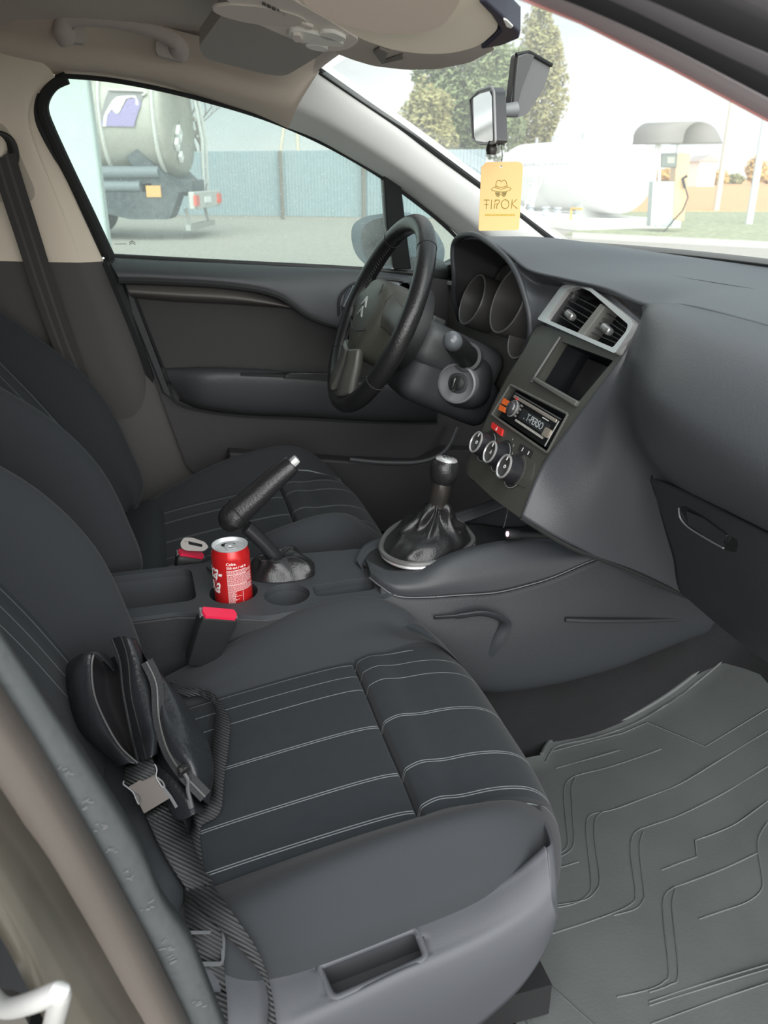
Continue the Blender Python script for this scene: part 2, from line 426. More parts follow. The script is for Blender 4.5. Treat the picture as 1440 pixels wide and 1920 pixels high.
# --- tanker truck
T0 = gp(352, 452); ang = math.atan2(.30, -.95)
tm = Matrix.Translation(T0) @ Matrix(((-.95, .30, 0, 0), (.30, .95, 0, 0), (0, 0, 1, 0), (0, 0, 0, 1)))
tr = thing('tanker_truck', 'silver-grey fuel tanker truck seen from behind its rear corner, parked at the fence', 'truck', T0[:])
tank = mat('dull_silver_tank', (.40, .39, .35), .45, metal=.35, var=.06)
tdark = mat('truck_dark_grey', (.06, .075, .085), .6, var=.3); tgrey = mat('truck_grey', (.17, .20, .22), .55)
def TL(V): return [tm @ Vector(v) for v in V]
# local: x forward along the truck, y across (away from us), z up
def ellring(x, s=1, dz=0):
    return [Vector((x, 1.25 + 1.22 * s * math.copysign(abs(math.cos(a)) ** .8, math.cos(a)), 2.30 + dz + 1.12 * s * math.copysign(abs(math.sin(a)) ** .8, math.sin(a)))) for a in [2 * math.pi * i / 40 for i in range(40)]]
rows = [ellring(.30, .02), ellring(.22, .5), ellring(.26, .85), ellring(.36, .97), ellring(.5, 1), ellring(2.2, 1), ellring(5, 1), ellring(9, 1), ellring(9.1, .02)]
V, Fc = grid_from(rows, closed=True); link('tank_shell', TL(V), Fc, tank, tr)
mb = MB()
for x in (.48, 1.55):
    mb.tube([tm @ p for p in ellring(x, 1.012)], .045, 6, closed=True)
mb.build('tank_band', mat('tank_band_grey', (.55, .55, .52), .4), tr)
mb = MB()
for y in (1.9, 2.25):   # rear ladder
    mb.tube([tm @ Vector(p) for p in ((.05, y, .9), (.0, y, 2.0), (.12, y, 3.0), (.45, y, 3.5))], .035, 6)
for k in range(7): mb.tube([tm @ Vector((.03 + .02 * k, 1.9, 1.1 + .32 * k)), tm @ Vector((.03 + .02 * k, 2.25, 1.1 + .32 * k))], .02, 6)
mb.build('rear_ladder', mat('ladder_grey', (.55, .56, .54), .5), tr)
mb = MB(); mb.box((4.5, 1.25, 1.02), (9.0, 1.1, .32), tm); mb.box((4.6, .28, 1.18), (8.2, .35, .16), tm)
mb.build('chassis_rail', tdark, tr, bevel=.02)
mb = MB(); mb.tube([tm @ Vector((.5, .12, 1.32)), tm @ Vector((9, .12, 1.32))], .12, 10); mb.tube([tm @ Vector((.9, .10, 1.05)), tm @ Vector((9, .10, 1.05))], .11, 10)
mb.build('side_pipe', tgrey, tr)
for x, y in ((2.75, .18), (2.75, 2.3), (4.15, .18), (4.15, 2.3)):
    wh = MB(); M_ = tm @ Matrix.Translation((x, y, .52)) @ Matrix.Rotation(R(90), 4, 'X')
    wh.lathe([(.01, .10), (.22, .10), (.27, .16), (.36, .17), (.50, .14), (.52, .08), (.52, -.08), (.50, -.14), (.3, -.15), (.01, -.15)], M_, 36)
    wheel = wh.build('wheel', mat('tyre_rubber', (.045, .048, .05), .8), tr)
    h = MB(); h.lathe([(.01, .21), (.09, .21), (.11, .12), (.26, .13), (.27, .175), (.22, .18), (.2, .11), (.01, .11)], M_, 24); h.build('hub', mat('hub_grey', (.22, .22, .22), .5, metal=.4), wheel)
for x in (2.75,):
    mg = MB(); pts = [tm @ Vector((x - .72 * math.cos(a), .10, .52 + .72 * math.sin(a))) for a in [R(-12 + 13 * k) for k in range(13)]]
    mg.ribbon(pts, .42, [tm.to_3x3() @ Vector((0, 1, 0))] * len(pts), .03); mg.build('mudguard', mat('mudguard_grey', (.30, .31, .31), .6), tr)
mb = MB(); mb.prism(rpoly([(.35, .42), (.1, .95), (1.85, .95), (1.75, .55), (1.2, .42)], .12), tm @ Matrix.Rotation(R(90), 4, 'X'), -.55, -.05)
mb.build('side_locker', tdark, tr, bevel=.03)
mb = MB(); mb.prism([(.05, .95), (.9, 1.75), (1.15, 1.6), (.5, .9)], tm @ Matrix.Rotation(R(90), 4, 'X'), -2.4, -.1); mb.build('rear_fairing', tdark, tr)
mb = MB(); mb.box((-.12, 1.3, .78), (.12, 2.35, .34), tm); bp = mb.build('rear_bumper', mat('bumper_silver', (.50, .50, .48), .5), tr, bevel=.02)
for y, c, nm in ((.24, (.75, .10, .06), 'tail_lamp'), (2.3, (.75, .12, .06), 'tail_lamp')):
    mb = MB(); mb.box((-.2, y, .78), (.05, .30, .2), tm); mb.build(nm, mat('lamp_red', c, .3), bp)
mb = MB(); mb.box((-.19, 1.25, .78), (.02, .52, .12), tm); mb.build('number_plate', white, bp)
mb = MB(); mb.box((.62, .03, .96), (.3, .04, .22), tm); mb.build('marker_lamp', mat('amber_lamp', (.72, .38, .12), .4), tr)
mb = MB()
for y in (.5, 2.1): mb.tube([tm @ Vector((.12, y, .62)), tm @ Vector((.02, y, .18))], .035, 6)
mb.box((.02, 1.3, .25), (.1, 2.2, .12), tm); mb.build('underrun_bar', mat('bar_grey', (.35, .35, .33), .6), tr)
# hazard diamonds on the rear end (wrapped marks sit just off the dished end)
mb = MB()
RM = tm @ Matrix(((0, 0, 1, .2), (1, 0, 0, 0), (0, 1, 0, 0), (0, 0, 0, 1)))
for u, v, s in ((.75, 2.05, .17), (.55, 1.85, .12), (.75, 1.62, .11)):
    mb.prism([(u, v + s), (u + s * .9, v), (u, v - s), (u - s * .9, v)], RM, -.05, .02, [[(u, v + s * .55), (u - s * .45, v), (u, v - s * .55), (u + s * .45, v)]])
mb.build('hazard_diamonds', white, tr, smooth=False)
# purple panel with a fuel nozzle drawn on the side of the tank, following the shell
def onside(u, v, off=.012):
    z = v; s = max(-1, min(1, (z - 2.30) / 1.12)); sa = abs(s) ** (1 / .8); ca = math.sqrt(max(0, 1 - sa * sa)) ** .8
    return tm @ Vector((u, 1.25 - 1.22 * ca - off, z))
def decal(name, poly, off, material, parent):
    tri = tessellate_polygon([[Vector((p[0], p[1], 0)) for p in poly]])
    bm = bmesh.new(); vs_ = [bm.verts.new((p[0], p[1], 0)) for p in poly]
    for t in tri:
        try: bm.faces.new([vs_[i] for i in t])
        except ValueError: pass
    bmesh.ops.subdivide_edges(bm, edges=bm.edges[:], cuts=4)
    V = [onside(v.co.x, v.co.y, off) for v in bm.verts]; bm.verts.index_update(); Fc = [tuple(v.index for v in f.verts) for f in bm.faces]; bm.free()
    return link(name, V, Fc, material, parent, smooth=False, solid=.006)
def tuv(px, py):   # picture point -> (u, v) on the truck's side
    P0 = tm @ Vector((0, .12, 0)); nrm = tm.to_3x3() @ Vector((0, -1, 0)); r = ray(px, py); q = CAM + r * ((P0 - CAM).dot(nrm) / r.dot(nrm)); l = tm.inverted() @ q; return (l.x, l.z)
pn = decal('sign_panel', [tuv(*p) for p in ((205, 168), (273, 172), (256, 240), (188, 238))], .02, mat('sign_dark_border', (.27, .26, .27), .6), tr)
decal('sign_field', [tuv(*p) for p in ((207, 206), (228, 214), (243, 186), (262, 186), (268, 196), (254, 238), (190, 237), (200, 220))], .035, mat('sign_purple', (.33, .27, .50), .6), pn)
nozzle = [(197, 238), (203, 238), (206, 216), (214, 206), (222, 215), (228, 212), (240, 186), (250, 183), (258, 186), (258, 197), (263, 199), (263, 192), (257, 180), (238, 180), (222, 182), (214, 190), (206, 204), (199, 218)]
decal('nozzle_sign', [tuv(*p) for p in nozzle], .05, mat('sign_white', (.74, .73, .68), .6), pn)
mb = MB(); mb.tube([onside(*tuv(*p), .06) for p in spl([(p[0], p[1]) for p in ((207, 169), (272, 172), (270, 180))], 6)], .02, 5); mb.build('sign_edge', mat('sign_white', (.74, .73, .68), .6), pn)

# --- bare tree and poles beyond the fence
rng = random.Random(4)
def branches(mb, p, d, l, r, k):
    if k == 0 or r < .004: return
    pts = [p]; q = p.copy(); dd = d.copy()
    for i in range(4):
        dd = (dd + Vector((rng.uniform(-.25, .25), rng.uniform(-.25, .25), rng.uniform(-.1, .2)))).normalized(); q = q + dd * l / 4; pts.append(q.copy())
    mb.tube(pts, [r, r * .9, r * .8, r * .7, r * .6], 5)
    for i in range(3): branches(mb, pts[2 + i % 3], (dd + Vector((rng.uniform(-.9, .9), rng.uniform(-.6, .6), rng.uniform(-.3, .6)))).normalized(), l * .68, r * .55, k - 1)
bt = gp(398, 402); bt = bt + (bt - CAM).normalized() * 3; bt.z = GZ; mb = MB(); branches(mb, bt, Vector((.06, 0, 1)), 3.2, .12, 5)
o = mb.build('bare_tree', mat('bark_grey', (.22, .20, .18), .9)); tag(o, 'leafless tree with thin twigs rising over the fence beside the tanker', 'tree'); origin(o, bt)
polem = mat('weathered_pole_wood', (.50, .44, .36), .8)
for lab, (x0, y0), (x1, y1), dpt, rad in (
        ('thin timber pole behind the fence, the left one of the leaning pair', (534, 225), (524, 300), 34, .09),
        ('thin timber pole behind the fence, the right one of the close pair', (556, 228), (560, 300), 38, .10),
        ('tall leaning timber pole to the right of the fuel dispenser', (1380, 150), (1338, 425), 30, .12)):
    a, b = W(x0, y0, dpt), W(x1, y1, dpt); b2 = b + (b - a).normalized() * 5
    if b2.z < GZ: b2 = a + (b - a) * ((GZ - a.z) / (b.z - a.z))
    else: b2 = a + (b2 - a) * ((GZ - a.z) / (b2.z - a.z))
    mb = MB(); a2 = a + (a - b).normalized() * 2.0; mb.tube([b2, a2], [rad, rad * .8], 10)
    o = mb.build('utility_pole', polem); tag(o, lab, 'pole'); origin(o, b2)
a, b = W(1440, 200, 22), W(1403, 425, 22); b2 = a + (b - a) * ((GZ - a.z) / (b.z - a.z))
mb = MB(); mb.tube([b2, a + (a - b) * .6], .10, 10); o = mb.build('lamp_post', mat('pale_grey_post', (.52, .55, .54), .6)); tag(o, 'pale grey post at the far right edge of the windscreen view', 'post'); origin(o, b2)

# --- leafy trees
def leafy(name, base, crown, rx, rz, n, colr, seed, trunk_r, s=.16, cone=0, label='', grp=None):
    rg = random.Random(seed); t = thing(name, label, 'tree', base[:], grp)
    mb = MB(); mb.tube([base, Vector((crown.x, crown.y, crown.z))], [trunk_r, trunk_r * .5], 10)
    for k in range(9):
        a = rg.uniform(0, 6.28); z = crown.z + rg.uniform(-.8, .4) * rz; mb.tube([Vector((crown.x, crown.y, z)), Vector((crown.x + math.cos(a) * rx * .6, crown.y + math.sin(a) * rx * .6, z + rz * .25))], [trunk_r * .4, .02], 6)
    mb.build('trunk', mat('bark_brown', (.20, .17, .13), .9), t)
    V = []; Fc = []
    for i in range(n):
        while 1:
            q = Vector((rg.uniform(-1, 1), rg.uniform(-1, 1), rg.uniform(-1, 1)))
            if q.length < 1: break
        lump = .72 + .38 * noise.noise(q * 2.2 + Vector((seed, 0, 0)))
        q = q.normalized() * (q.length ** .45) * lump
        if cone: q.x *= (1 - cone * (q.z + 1) / 2); q.y *= (1 - cone * (q.z + 1) / 2)
        c = crown + Vector((q.x * rx, q.y * rx, q.z * rz)); a = Vector((rg.gauss(0, 1), rg.gauss(0, 1), rg.gauss(0, 1))).normalized(); b = a.orthogonal().normalized(); k = len(V); ss = s * rg.uniform(.6, 1.3)
        V += [c + a * ss, c + b * ss * .5, c - a * ss, c - b * ss * .5]; Fc.append((k, k + 1, k + 2, k + 3))
    link('foliage', V, Fc, mat(*colr), t, smooth=False)
GRN = ('leaf_green', (.20, .25, .12), .8, 0, None, .3); GR2 = ('leaf_olive', (.30, .29, .13), .8, 0, None, .35); YEL = ('leaf_yellow', (.60, .40, .14), .8, 0, None, .3)
def tree_at(px, top, half, dpt, n, colr, seed, label, cone=0, bottom=330, s=.16, grp=None):
    c = W(px, (top + bottom) / 2, dpt); rz = abs(bottom - top) / 2 / F * dpt * 1.1; rx = half / F * dpt; b = Vector((c.x, c.y, GZ))
    leafy('leafy_tree', b, c, rx * 1.25, rz * 1.2, n, colr, seed, rx * .08, s, cone, label, grp)
tree_at(880, 60, 120, 44, 17000, GRN, 3, 'broad tall green tree behind the rear-view mirror', .1, 300, .17)
tree_at(1010, 20, 60, 50, 7000, GR2, 8, 'tall narrow olive tree to the right of the rear-view mirror', .35, 300, .18)
tree_at(800, 170, 60, 40, 4000, GR2, 12, 'lower olive tree at the left foot of the broad green tree', 0, 320, .15)
# distant hedge line of small autumn trees at the field's far edge
hd = random.Random(9)
names = ['left', '', '', '', '', '', 'right']
for k, (px, top, half, c_, lb) in enumerate(((1246, 318, 22, YEL, 'small autumn tree directly behind the fuel dispenser'), (1290, 322, 16, GR2, 'small autumn tree left of the tiny white hut'), (1345, 322, 22, YEL, 'round autumn bush right of the tiny white hut'),
        (1378, 328, 18, GR2, 'low olive bush between leaning pole and grey post'), (1418, 296, 20, YEL, 'taller yellow tree behind the grey post at the right'), (1450, 325, 22, YEL, 'low yellow bush cut by the right picture edge'))):
    tree_at(px, top, half, 112 + 16 * (k % 2), 1500, c_, 20 + k, lb, .1, 346, .28, None)
mb = MB(); c = W(1312, 338, 100); mb.box((0, 0, 0), (2.5, 2.5, 2.9), Matrix.Translation((c.x, c.y, GZ + 1.45)))
hut = thing('white_hut', 'tiny white hut with a dark roof at the far side of the field', 'hut', (c.x, c.y, GZ)); mb.build('wall', mat('hut_white', (.75, .74, .72), .8), hut)
mb = MB(); mb.prism([(-1.6, 0), (1.6, 0), (0, .7)], Matrix.Translation((c.x, c.y, GZ + 2.9)) @ Matrix.Rotation(R(90), 4, 'X'), -1.5, 1.5); mb.build('roof', mat('hut_roof', (.40, .36, .34), .8), hut)

# --- liquefied gas tank on its plinth
wht = mat('white_tank_paint', (.80, .80, .79), .45)
La = W(985, 332, 25.5); Lb = W(1165, 328, 20.8); La.z = Lb.z = (La.z + Lb.z) / 2
axv = (Lb - La).normalized(); sidev = Vector((axv.y, -axv.x, 0)); 
gt = thing('gas_storage_tank', 'large white horizontal gas storage tank seen through the windscreen', 'tank', ((La + Lb) / 2)[:])
rT = .93; TM = Matrix((axv, sidev, Vector((0, 0, 1)))).transposed().to_4x4(); TM.translation = La; Lt = (Lb - La).length
RX = TM @ Matrix.Rotation(R(90), 4, 'Y')
prof = [(.01, -.62)] + [(rT * math.sin(R(a)), -.62 * math.cos(R(a))) for a in range(10, 90, 10)] + [(rT, 0), (rT, Lt)] + [(rT * math.cos(R(a)), Lt + .62 * math.sin(R(a))) for a in range(10, 90, 10)] + [(.01, Lt + .62)]
mb = MB(); mb.lathe(prof, RX, 48); mb.build('vessel', wht, gt, auto=60)
for x in (.6, Lt * .3, Lt * .36, Lt * .62):
    mb = MB(); mb.tube([TM @ Vector((x, 0, rT - .05)), TM @ Vector((x, 0, rT + .16))], .05, 8); mb.build('top_fitting', mat('fitting_grey', (.35, .36, .37), .5), gt)
rn = random.Random(2); x = .2; lm_ = mat('faded_grey_letters', (.56, .56, .56), .7)
while x < Lt - 1.2:   # worn painted lettering band, drawn as short strokes on the shell
    wd = rn.uniform(.03, .10); a = R(18)
    mb = MB(); mb.box((x, (rT + .004) * math.cos(a), (rT + .004) * math.sin(a)), (wd, .01, .13), TM); x += wd + rn.uniform(.04, .09); mb.build('letter', lm_, gt)
for x in (.7, Lt - .9):
    mb = MB(); mb.box((x, 0, -rT - .12), (.28, 1.3, .75), TM); mb.build('saddle', mat('saddle_grey', (.62, .64, .62), .7), gt, bevel=.03)
pz = GZ + .18; c = gp(1130, 428); pl = MB(); PM = Matrix((axv, sidev, Vector((0, 0, 1)))).transposed().to_4x4(); q = (La + Lb) / 2 + sidev * .4; PM.translation = (q.x, q.y, GZ + .11)
pl.box((.3, 0, 0), (Lt + 1.9, 3.0, .22), PM); o = pl.build('tank_plinth', mat('whitewashed_kerb', (.78, .78, .75), .8), bevel=.02); tag(o, 'long low whitewashed plinth under the gas tank', 'plinth'); origin(o, (q.x, q.y, GZ))
# ladder leaning on the tank
ld = MB(); lx = Lt * .50
for dx in (0, .38): ld.tube([TM @ Vector((lx + dx - .1, rT + .45, -1.05)), TM @ Vector((lx + dx, rT * .8, .75)), TM @ Vector((lx + dx, rT * .3, 1.08))], .022, 6)
for k in range(8):
    t = k / 7; ld.tube([TM @ Vector((lx - .1 + .1 * t, rT + .42 - .55 * t * t, -.95 + 1.75 * t)), TM @ Vector((lx + .28 + .1 * t, rT + .42 - .55 * t * t, -.95 + 1.75 * t))], .017, 6)
o = ld.build('tank_ladder', wht); tag(o, 'white metal ladder leaning on the side of the gas tank', 'ladder'); origin(o, TM @ Vector((lx, rT + .45, -1.05)))
# pipework with valves in front
pp = thing('pipework', 'white and yellow gas pipes with valves in front of the tank', 'pipes', (TM @ Vector((Lt * .6, rT + .5, -1)))[:])
mb = MB(); yv = rT + .55
mb.tube([TM @ Vector(p) for p in ((Lt * .35, yv, -.95), (Lt + .8, yv, -.95))], .05, 8); mb.tube([TM @ Vector(p) for p in ((Lt * .62, yv, -1.05), (Lt * .62, yv - .1, .0))], .05, 8)
mb.tube([TM @ Vector(p) for p in ((Lt * .30, yv + .1, -1.1), (Lt * .30, yv + .1, .12))], .045, 8); mb.build('white_pipe', wht, pp)
mb = MB(); mb.tube([TM @ Vector(p) for p in ((Lt * .42, yv + .2, -1.08), (Lt + .5, yv + .2, -1.08), (Lt + .5, yv + .2, -.75), (Lt + 1.0, yv + .2, -.75))], .03, 8); mb.build('yellow_pipe', mat('pipe_yellow', (.75, .48, .10), .5), pp)
for x in (.62, .78, .9):
    mb = MB(); mb.lathe([(.01, -.1), (.09, -.1), (.1, 0), (.06, .06), (.11, .08), (.11, .12), (.01, .12)], TM @ Matrix.Translation((Lt * x, yv, -.88)), 12); mb.build('valve', mat('valve_grey', (.45, .50, .55), .5), pp)
# --- dispenser with arched canopy
D0 = gp(1252, 431); D0 = CAM + (D0 - CAM) * .93; D0.z = GZ + .18
ds = thing('fuel_dispenser', 'gas dispenser cabinet with orange side panel and arched sheet-metal canopy', 'fuel dispenser', D0[:])
dd = 18.6
def dz(px, py, d=dd): return W(px, py, d)
DP = Plane(dz(1250, 350), Vector((-.35, -1, 0))); 
def dpoly(pts): return [DP.uv(*p) for p in pts]
mb = MB(); mb.prism(dpoly([(1226, 340), (1270, 340), (1262, 425), (1221, 425)]), DP.mat(), -.5, 0); mb.build('cabinet', mat('cabinet_grey_green', (.42, .50, .50), .5), ds, bevel=.02)
mb = MB(); mb.prism(dpoly([(1268, 286), (1294, 288), (1282, 415), (1262, 412)]), DP.mat(), -.5, .03); mb.build('side_panel', mat('panel_orange', (.80, .52, .28), .5), ds, bevel=.02)
mb = MB(); mb.prism(dpoly([(1240, 288), (1270, 287), (1268, 314), (1238, 313)]), DP.mat(), -.4, .06); dsp = mb.build('display_head', mat('display_dark', (.16, .19, .17), .4), ds, bevel=.02)
mb = MB(); mb.prism(dpoly([(1250, 294), (1264, 294), (1263, 306), (1250, 306)]), DP.mat(), .06, .065); mb.build('display', mat('display_pale', (.40, .42, .36), .4), dsp)
mb = MB()
for px in (1235, 1270): mb.tube([DP.hit(px, 425 if px < 1250 else 290), DP.hit(px + 2, 262)], .035, 8)
mb.tube([DP.hit(1232, 265), DP.hit(1222, 425)], .035, 8); mb.build('frame_post', wht, ds)
cp = spl([DP.uv(*p) for p in ((1268, 271), (1275, 245), (1297, 230), (1325, 240), (1342, 270))], 5); V = []; Fc = []
back = DP.n * -1.0 - DP.ex * 1.1
cpts = [DP.at(u, v, .5) for u, v in cp]
for p in cpts: V += [p, p - DP.ex * .98 - DP.n * .55]
for i in range(len(cpts) - 1): Fc.append((2 * i, 2 * i + 2, 2 * i + 3, 2 * i + 1))
link('arched_canopy', V, Fc, mat('canopy_grey_beige', (.22, .21, .19), .5), ds, solid=.03)
mb = MB(); mb.tube([DP.hit(1282, 340, .1), DP.hit(1290, 370, .15), DP.hit(1280, 395, .15), DP.hit(1266, 410, .1), DP.hit(1240, 440, .2)], .018, 6); mb.build('hose', black, ds)
mb = MB(); mb.tube([DP.hit(1284, 352, .1), DP.hit(1280, 335, .14), DP.hit(1288, 330, .2)], .035, 8); mb.build('nozzle', black, ds)
# ================================================================= CAR SHELL
carpet = mat('dark_carpet', (.010, .0105, .012), .98, bump=(900, 1.0, .002), var=.3)
paint = mat('dark_grey_body_paint', (.20, .19, .21), .35, coat=.5)
jamb = mat('door_jamb_paint', (.10, .085, .075), .42, coat=.25)
# floor with tunnel and firewall, one continuous carpet
prof = lambda y, hump: [(-1.9, y, .05 + hump), (-.9, y, .03 + hump), (-.2, y, 0 + hump), (.45, y, 0 + hump), (.70, y, .01 + hump), (.95, y, .18 + hump * .5), (1.12, y, .42), (1.14, y, .74)]
rows = [prof(-.80, .03), prof(-.74, .03), prof(-.68, 0), prof(-.35, 0), prof(-.10, 0), prof(-.075, .16), prof(.075, .16), prof(.10, 0), prof(.35, 0), prof(.68, 0), prof(.74, .08), prof(.82, .10)]
o = patch('floor', rows, carpet, nu=3, nv=5, solid=.02); struct(o)
# body shell: outer roof, far side, rear bulkhead, so daylight comes only through the openings
def sheet(name, rows, m, solid=.01, nu=6, nv=6, flip=False, parent=None): return patch(name, rows, m, parent, nu=nu, nv=nv, solid=solid, flip=flip)
roofz = lambda x: 1.205 - .045 * ((x + .5) / .9) ** 2 if x > -.5 else 1.205 - .08 * ((x + .5) / 1.4) ** 2
def rrow(x, yw, zo=0): return [(x, -yw, roofz(x) - .075 + zo), (x, -yw * .86, roofz(x) - .012 + zo), (x, -yw * .5, roofz(x) + .012 + zo), (x, 0, roofz(x) + .02 + zo), (x, yw * .5, roofz(x) + .012 + zo), (x, yw * .86, roofz(x) - .012 + zo), (x, yw, roofz(x) - .075 + zo)]
front_row = [(.300, -.52, 1.112), (.345, -.44, 1.145), (.395, -.26, 1.17), (.425, 0, 1.185), (.395, .26, 1.17), (.345, .44, 1.145), (.300, .52, 1.112)]
o = sheet('ceiling', [rrow(-1.9, .56), rrow(-1.2, .585), rrow(-.6, .60), rrow(0, .59), rrow(.2, .56), front_row], headl, .012); struct(o)
o = sheet('trim_1', [[(p[0], p[1] * 1.04, p[2] + .035) for p in rrow(x, yw)] for x, yw in ((-1.95, .60), (-1.2, .63), (-.6, .645), (0, .63), (.2, .60))] + [[(p[0] + .005, p[1] * 1.02, p[2] + .03) for p in front_row]], paint, .01); struct(o)
mb = MB(); mb.box((-1.2, 0, .6), (.06, 1.5, 1.3)); o = mb.build('wall_rear', carpet); struct(o)
# far body side below and behind the driver door
mb = MB(); mb.prism([(-1.2, .0), (-.15, .0), (-.15, .78), (-.20, .80), (-.42, 1.16), (-1.2, 1.16)], Matrix.Translation((0, .80, 0)) @ Matrix.Rotation(R(90), 4, 'X'), -.02, .02)
o = mb.build('wall_left', plastd); struct(o)
mb = MB(); mb.prism([(-1.2, -.02), (-.25, -.02), (-.25, .8), (-.3, 1.1), (-1.2, 1.1)], Matrix.Translation((0, -.86, 0)) @ Matrix.Rotation(R(90), 4, 'X'), -.02, .02)
o = mb.build('wall_right', paint); struct(o)
mb = MB(); mb.prism([(-.25, -.06), (1.2, -.06), (1.2, .03), (-.25, .03)], Matrix.Translation((0, -.80, 0)) @ Matrix.Rotation(R(90), 4, 'X'), -.03, .05)
o = mb.build('trim_2', plastd, bevel=.01); struct(o)
# bonnet and front end seen only as an occluder under the windscreen
mb = MB(); mb.prism([(1.15, -.1), (1.9, -.1), (1.9, .50), (1.15, .72)], Matrix.Rotation(R(90), 4, 'X'), -.8, .8); o = mb.build('trim_3', paint, bevel=.03); struct(o)
mb = MB(); mb.box((1.16, 0, .35), (.03, 1.6, .85)); o = mb.build('wall_front', carpet); struct(o)

# --- windscreen
ws_rows = [[(.315, .52, 1.115), (.40, .28, 1.165), (.43, 0, 1.180), (.40, -.28, 1.165), (.315, -.52, 1.115)],
           [(.63, .60, .955), (.72, .32, .985), (.755, 0, .995), (.72, -.32, .985), (.63, -.60, .955)],
           [(.90, .66, .80), (1.02, .36, .80), (1.06, 0, .80), (1.02, -.36, .80), (.90, -.66, .80)]]
wsg = glassmat('windscreen_glass', (.97, 1, .98), .15, .015)  # cabin reflections put in as an even white translucent haze
o = patch('window_1', ws_rows, wsg, nu=6, nv=6); struct(o)
# green shade line and wiper-side black frit along the base
fr_ = [Vector(p) + Vector((0, 0, .004)) for p in spl(ws_rows[2], 8)]
mb = MB(); mb.tube(fr_, .010, 8); o = mb.build('trim_4', rubber); struct(o)
# frit on the left edge beside the pillar
mb = MB(); mb.tube(spl([U(599, 133, 'y', .50), U(650, 168, 'y', .515), U(700, 203, 'y', .53), U(760, 244, 'y', .545), U(830, 296, 'y', .56), U(900, 348, 'y', .575), U(965, 396, 'y', .59), U(1030, 445, 'y', .60), U(1068, 472, 'y', .61)], 5), .006, 8); o = mb.build('trim_5', rubber); struct(o)

# --- left front pillar trim (light grey), between windscreen and driver window
lo = [(542, 238), (600, 262), (680, 308), (740, 345), (800, 390), (860, 440), (905, 492)]
hi = [(598, 133), (668, 180), (745, 234), (820, 288), (900, 348), (980, 407), (1068, 478)]
yl = [.585, .60, .625, .64, .66, .675, .69]; yh = [.50, .52, .54, .56, .575, .59, .61]
r0 = [U(p[0], p[1] + 2, 'y', y + .03) for p, y in zip(lo, yl)]; r1 = [U(p[0], p[1], 'y', y) for p, y in zip(lo, yl)]; r3 = [U(p[0], p[1], 'y', y) for p, y in zip(hi, yh)]
r2 = [(a + b) / 2 + Vector((-.012, -.030, -.006)) for a, b in zip(r1, r3)]
r15 = [a * .75 + b * .25 + Vector((-.008, -.022, -.004)) for a, b in zip(r1, r3)]
r4 = [p + Vector((.02, .05, .02)) for p in r3]
ap = thing('front_pillar_trim', 'long light grey pillar cover between the driver window and the windscreen', 'pillar trim', tuple((r1[3] + r3[3]) / 2))
patch('cover', [r0, r1, r15, r2, r3, r4], lightg, ap, nu=5, nv=6, flip=True)
P_ = U(678, 208, 'y', .555); apl = Plane(P_, Vector((-.05, -1, -.35)), (1, 0, -.5))
mb = MB(); mb.tube([apl.at(u, v, .0) for u, v in rpoly([(-.012, -.004), (.012, -.004), (.012, .004), (-.012, .004)], .004)], .0008, 6, closed=True)
mb.build('airbag_mark', mat('mark_grey', (.42, .42, .42), .6), ap)

# --- side roof rail trim, warm beige, above the driver window
top = [(-120, 92), (20, 126), (115, 140), (200, 147), (300, 163), (400, 189), (480, 212), (542, 238)]
ty = [.60, .60, .60, .60, .60, .595, .59, .585]
w0 = [U(p[0], p[1] + 1, 'y', y + .02) for p, y in zip(top, ty)]; w1 = [U(p[0], p[1], 'y', y) for p, y in zip(top, ty)]
inn = [(-120, 20), (20, 62), (115, 78), (200, 86), (300, 100), (420, 130), (520, 150), (597, 133)]
iy = [.54, .54, .54, .54, .54, .53, .515, .50]
w3 = [U(p[0], p[1], 'y', y) for p, y in zip(inn, iy)]
w2 = [(a * .6 + b * .4) + Vector((0, -.014, -.004)) for a, b in zip(w1, w3)]
railm = mat('roof_rail_beige', (.72, .62, .53), .85, bump=(500, .4, .0008))
w4 = [p + Vector((-.01, -.06, .035)) for p in w3]
o = patch('trim_6', [w0, w1, w2, w3, w4], railm, nu=6, nv=6, flip=True); struct(o)

# ================================================================= DRIVER DOOR (far side)
dY = .70
dr_ = thing('driver_door', 'closed charcoal driver door with window, armrest and pull pocket, at the far side of the cabin', 'car door', tuple(U(430, 690, 'y', dY)))
doorm = mat('door_upper_plastic', (.055, .060, .066), .5, bump=(380, .6, .0009)); doorc = mat('door_insert_cloth', (.040, .039, .039), .85, bump=(800, .4, .0008)); doorl = mat('door_lower_plastic', (.036, .035, .036), .6, bump=(420, .5, .0009))
DM = Matrix.Translation((0, dY, 0)) @ Matrix.Rotation(R(90), 4, 'X')   # poly (x, z), extrude towards -y with +
def xz(px, py, y=dY): p = U(px, py, 'y', y); return (p.x, p.z)
# main panel
mb = MB(); mb.prism(rpoly([xz(196, 478), xz(640, 502), xz(1000, 545), xz(1030, 900), xz(620, 920), xz(395, 905), xz(352, 880), xz(300, 740), xz(240, 560)], .02), DM, -.045, -.004); mb.build('door_panel', doorl, dr_)
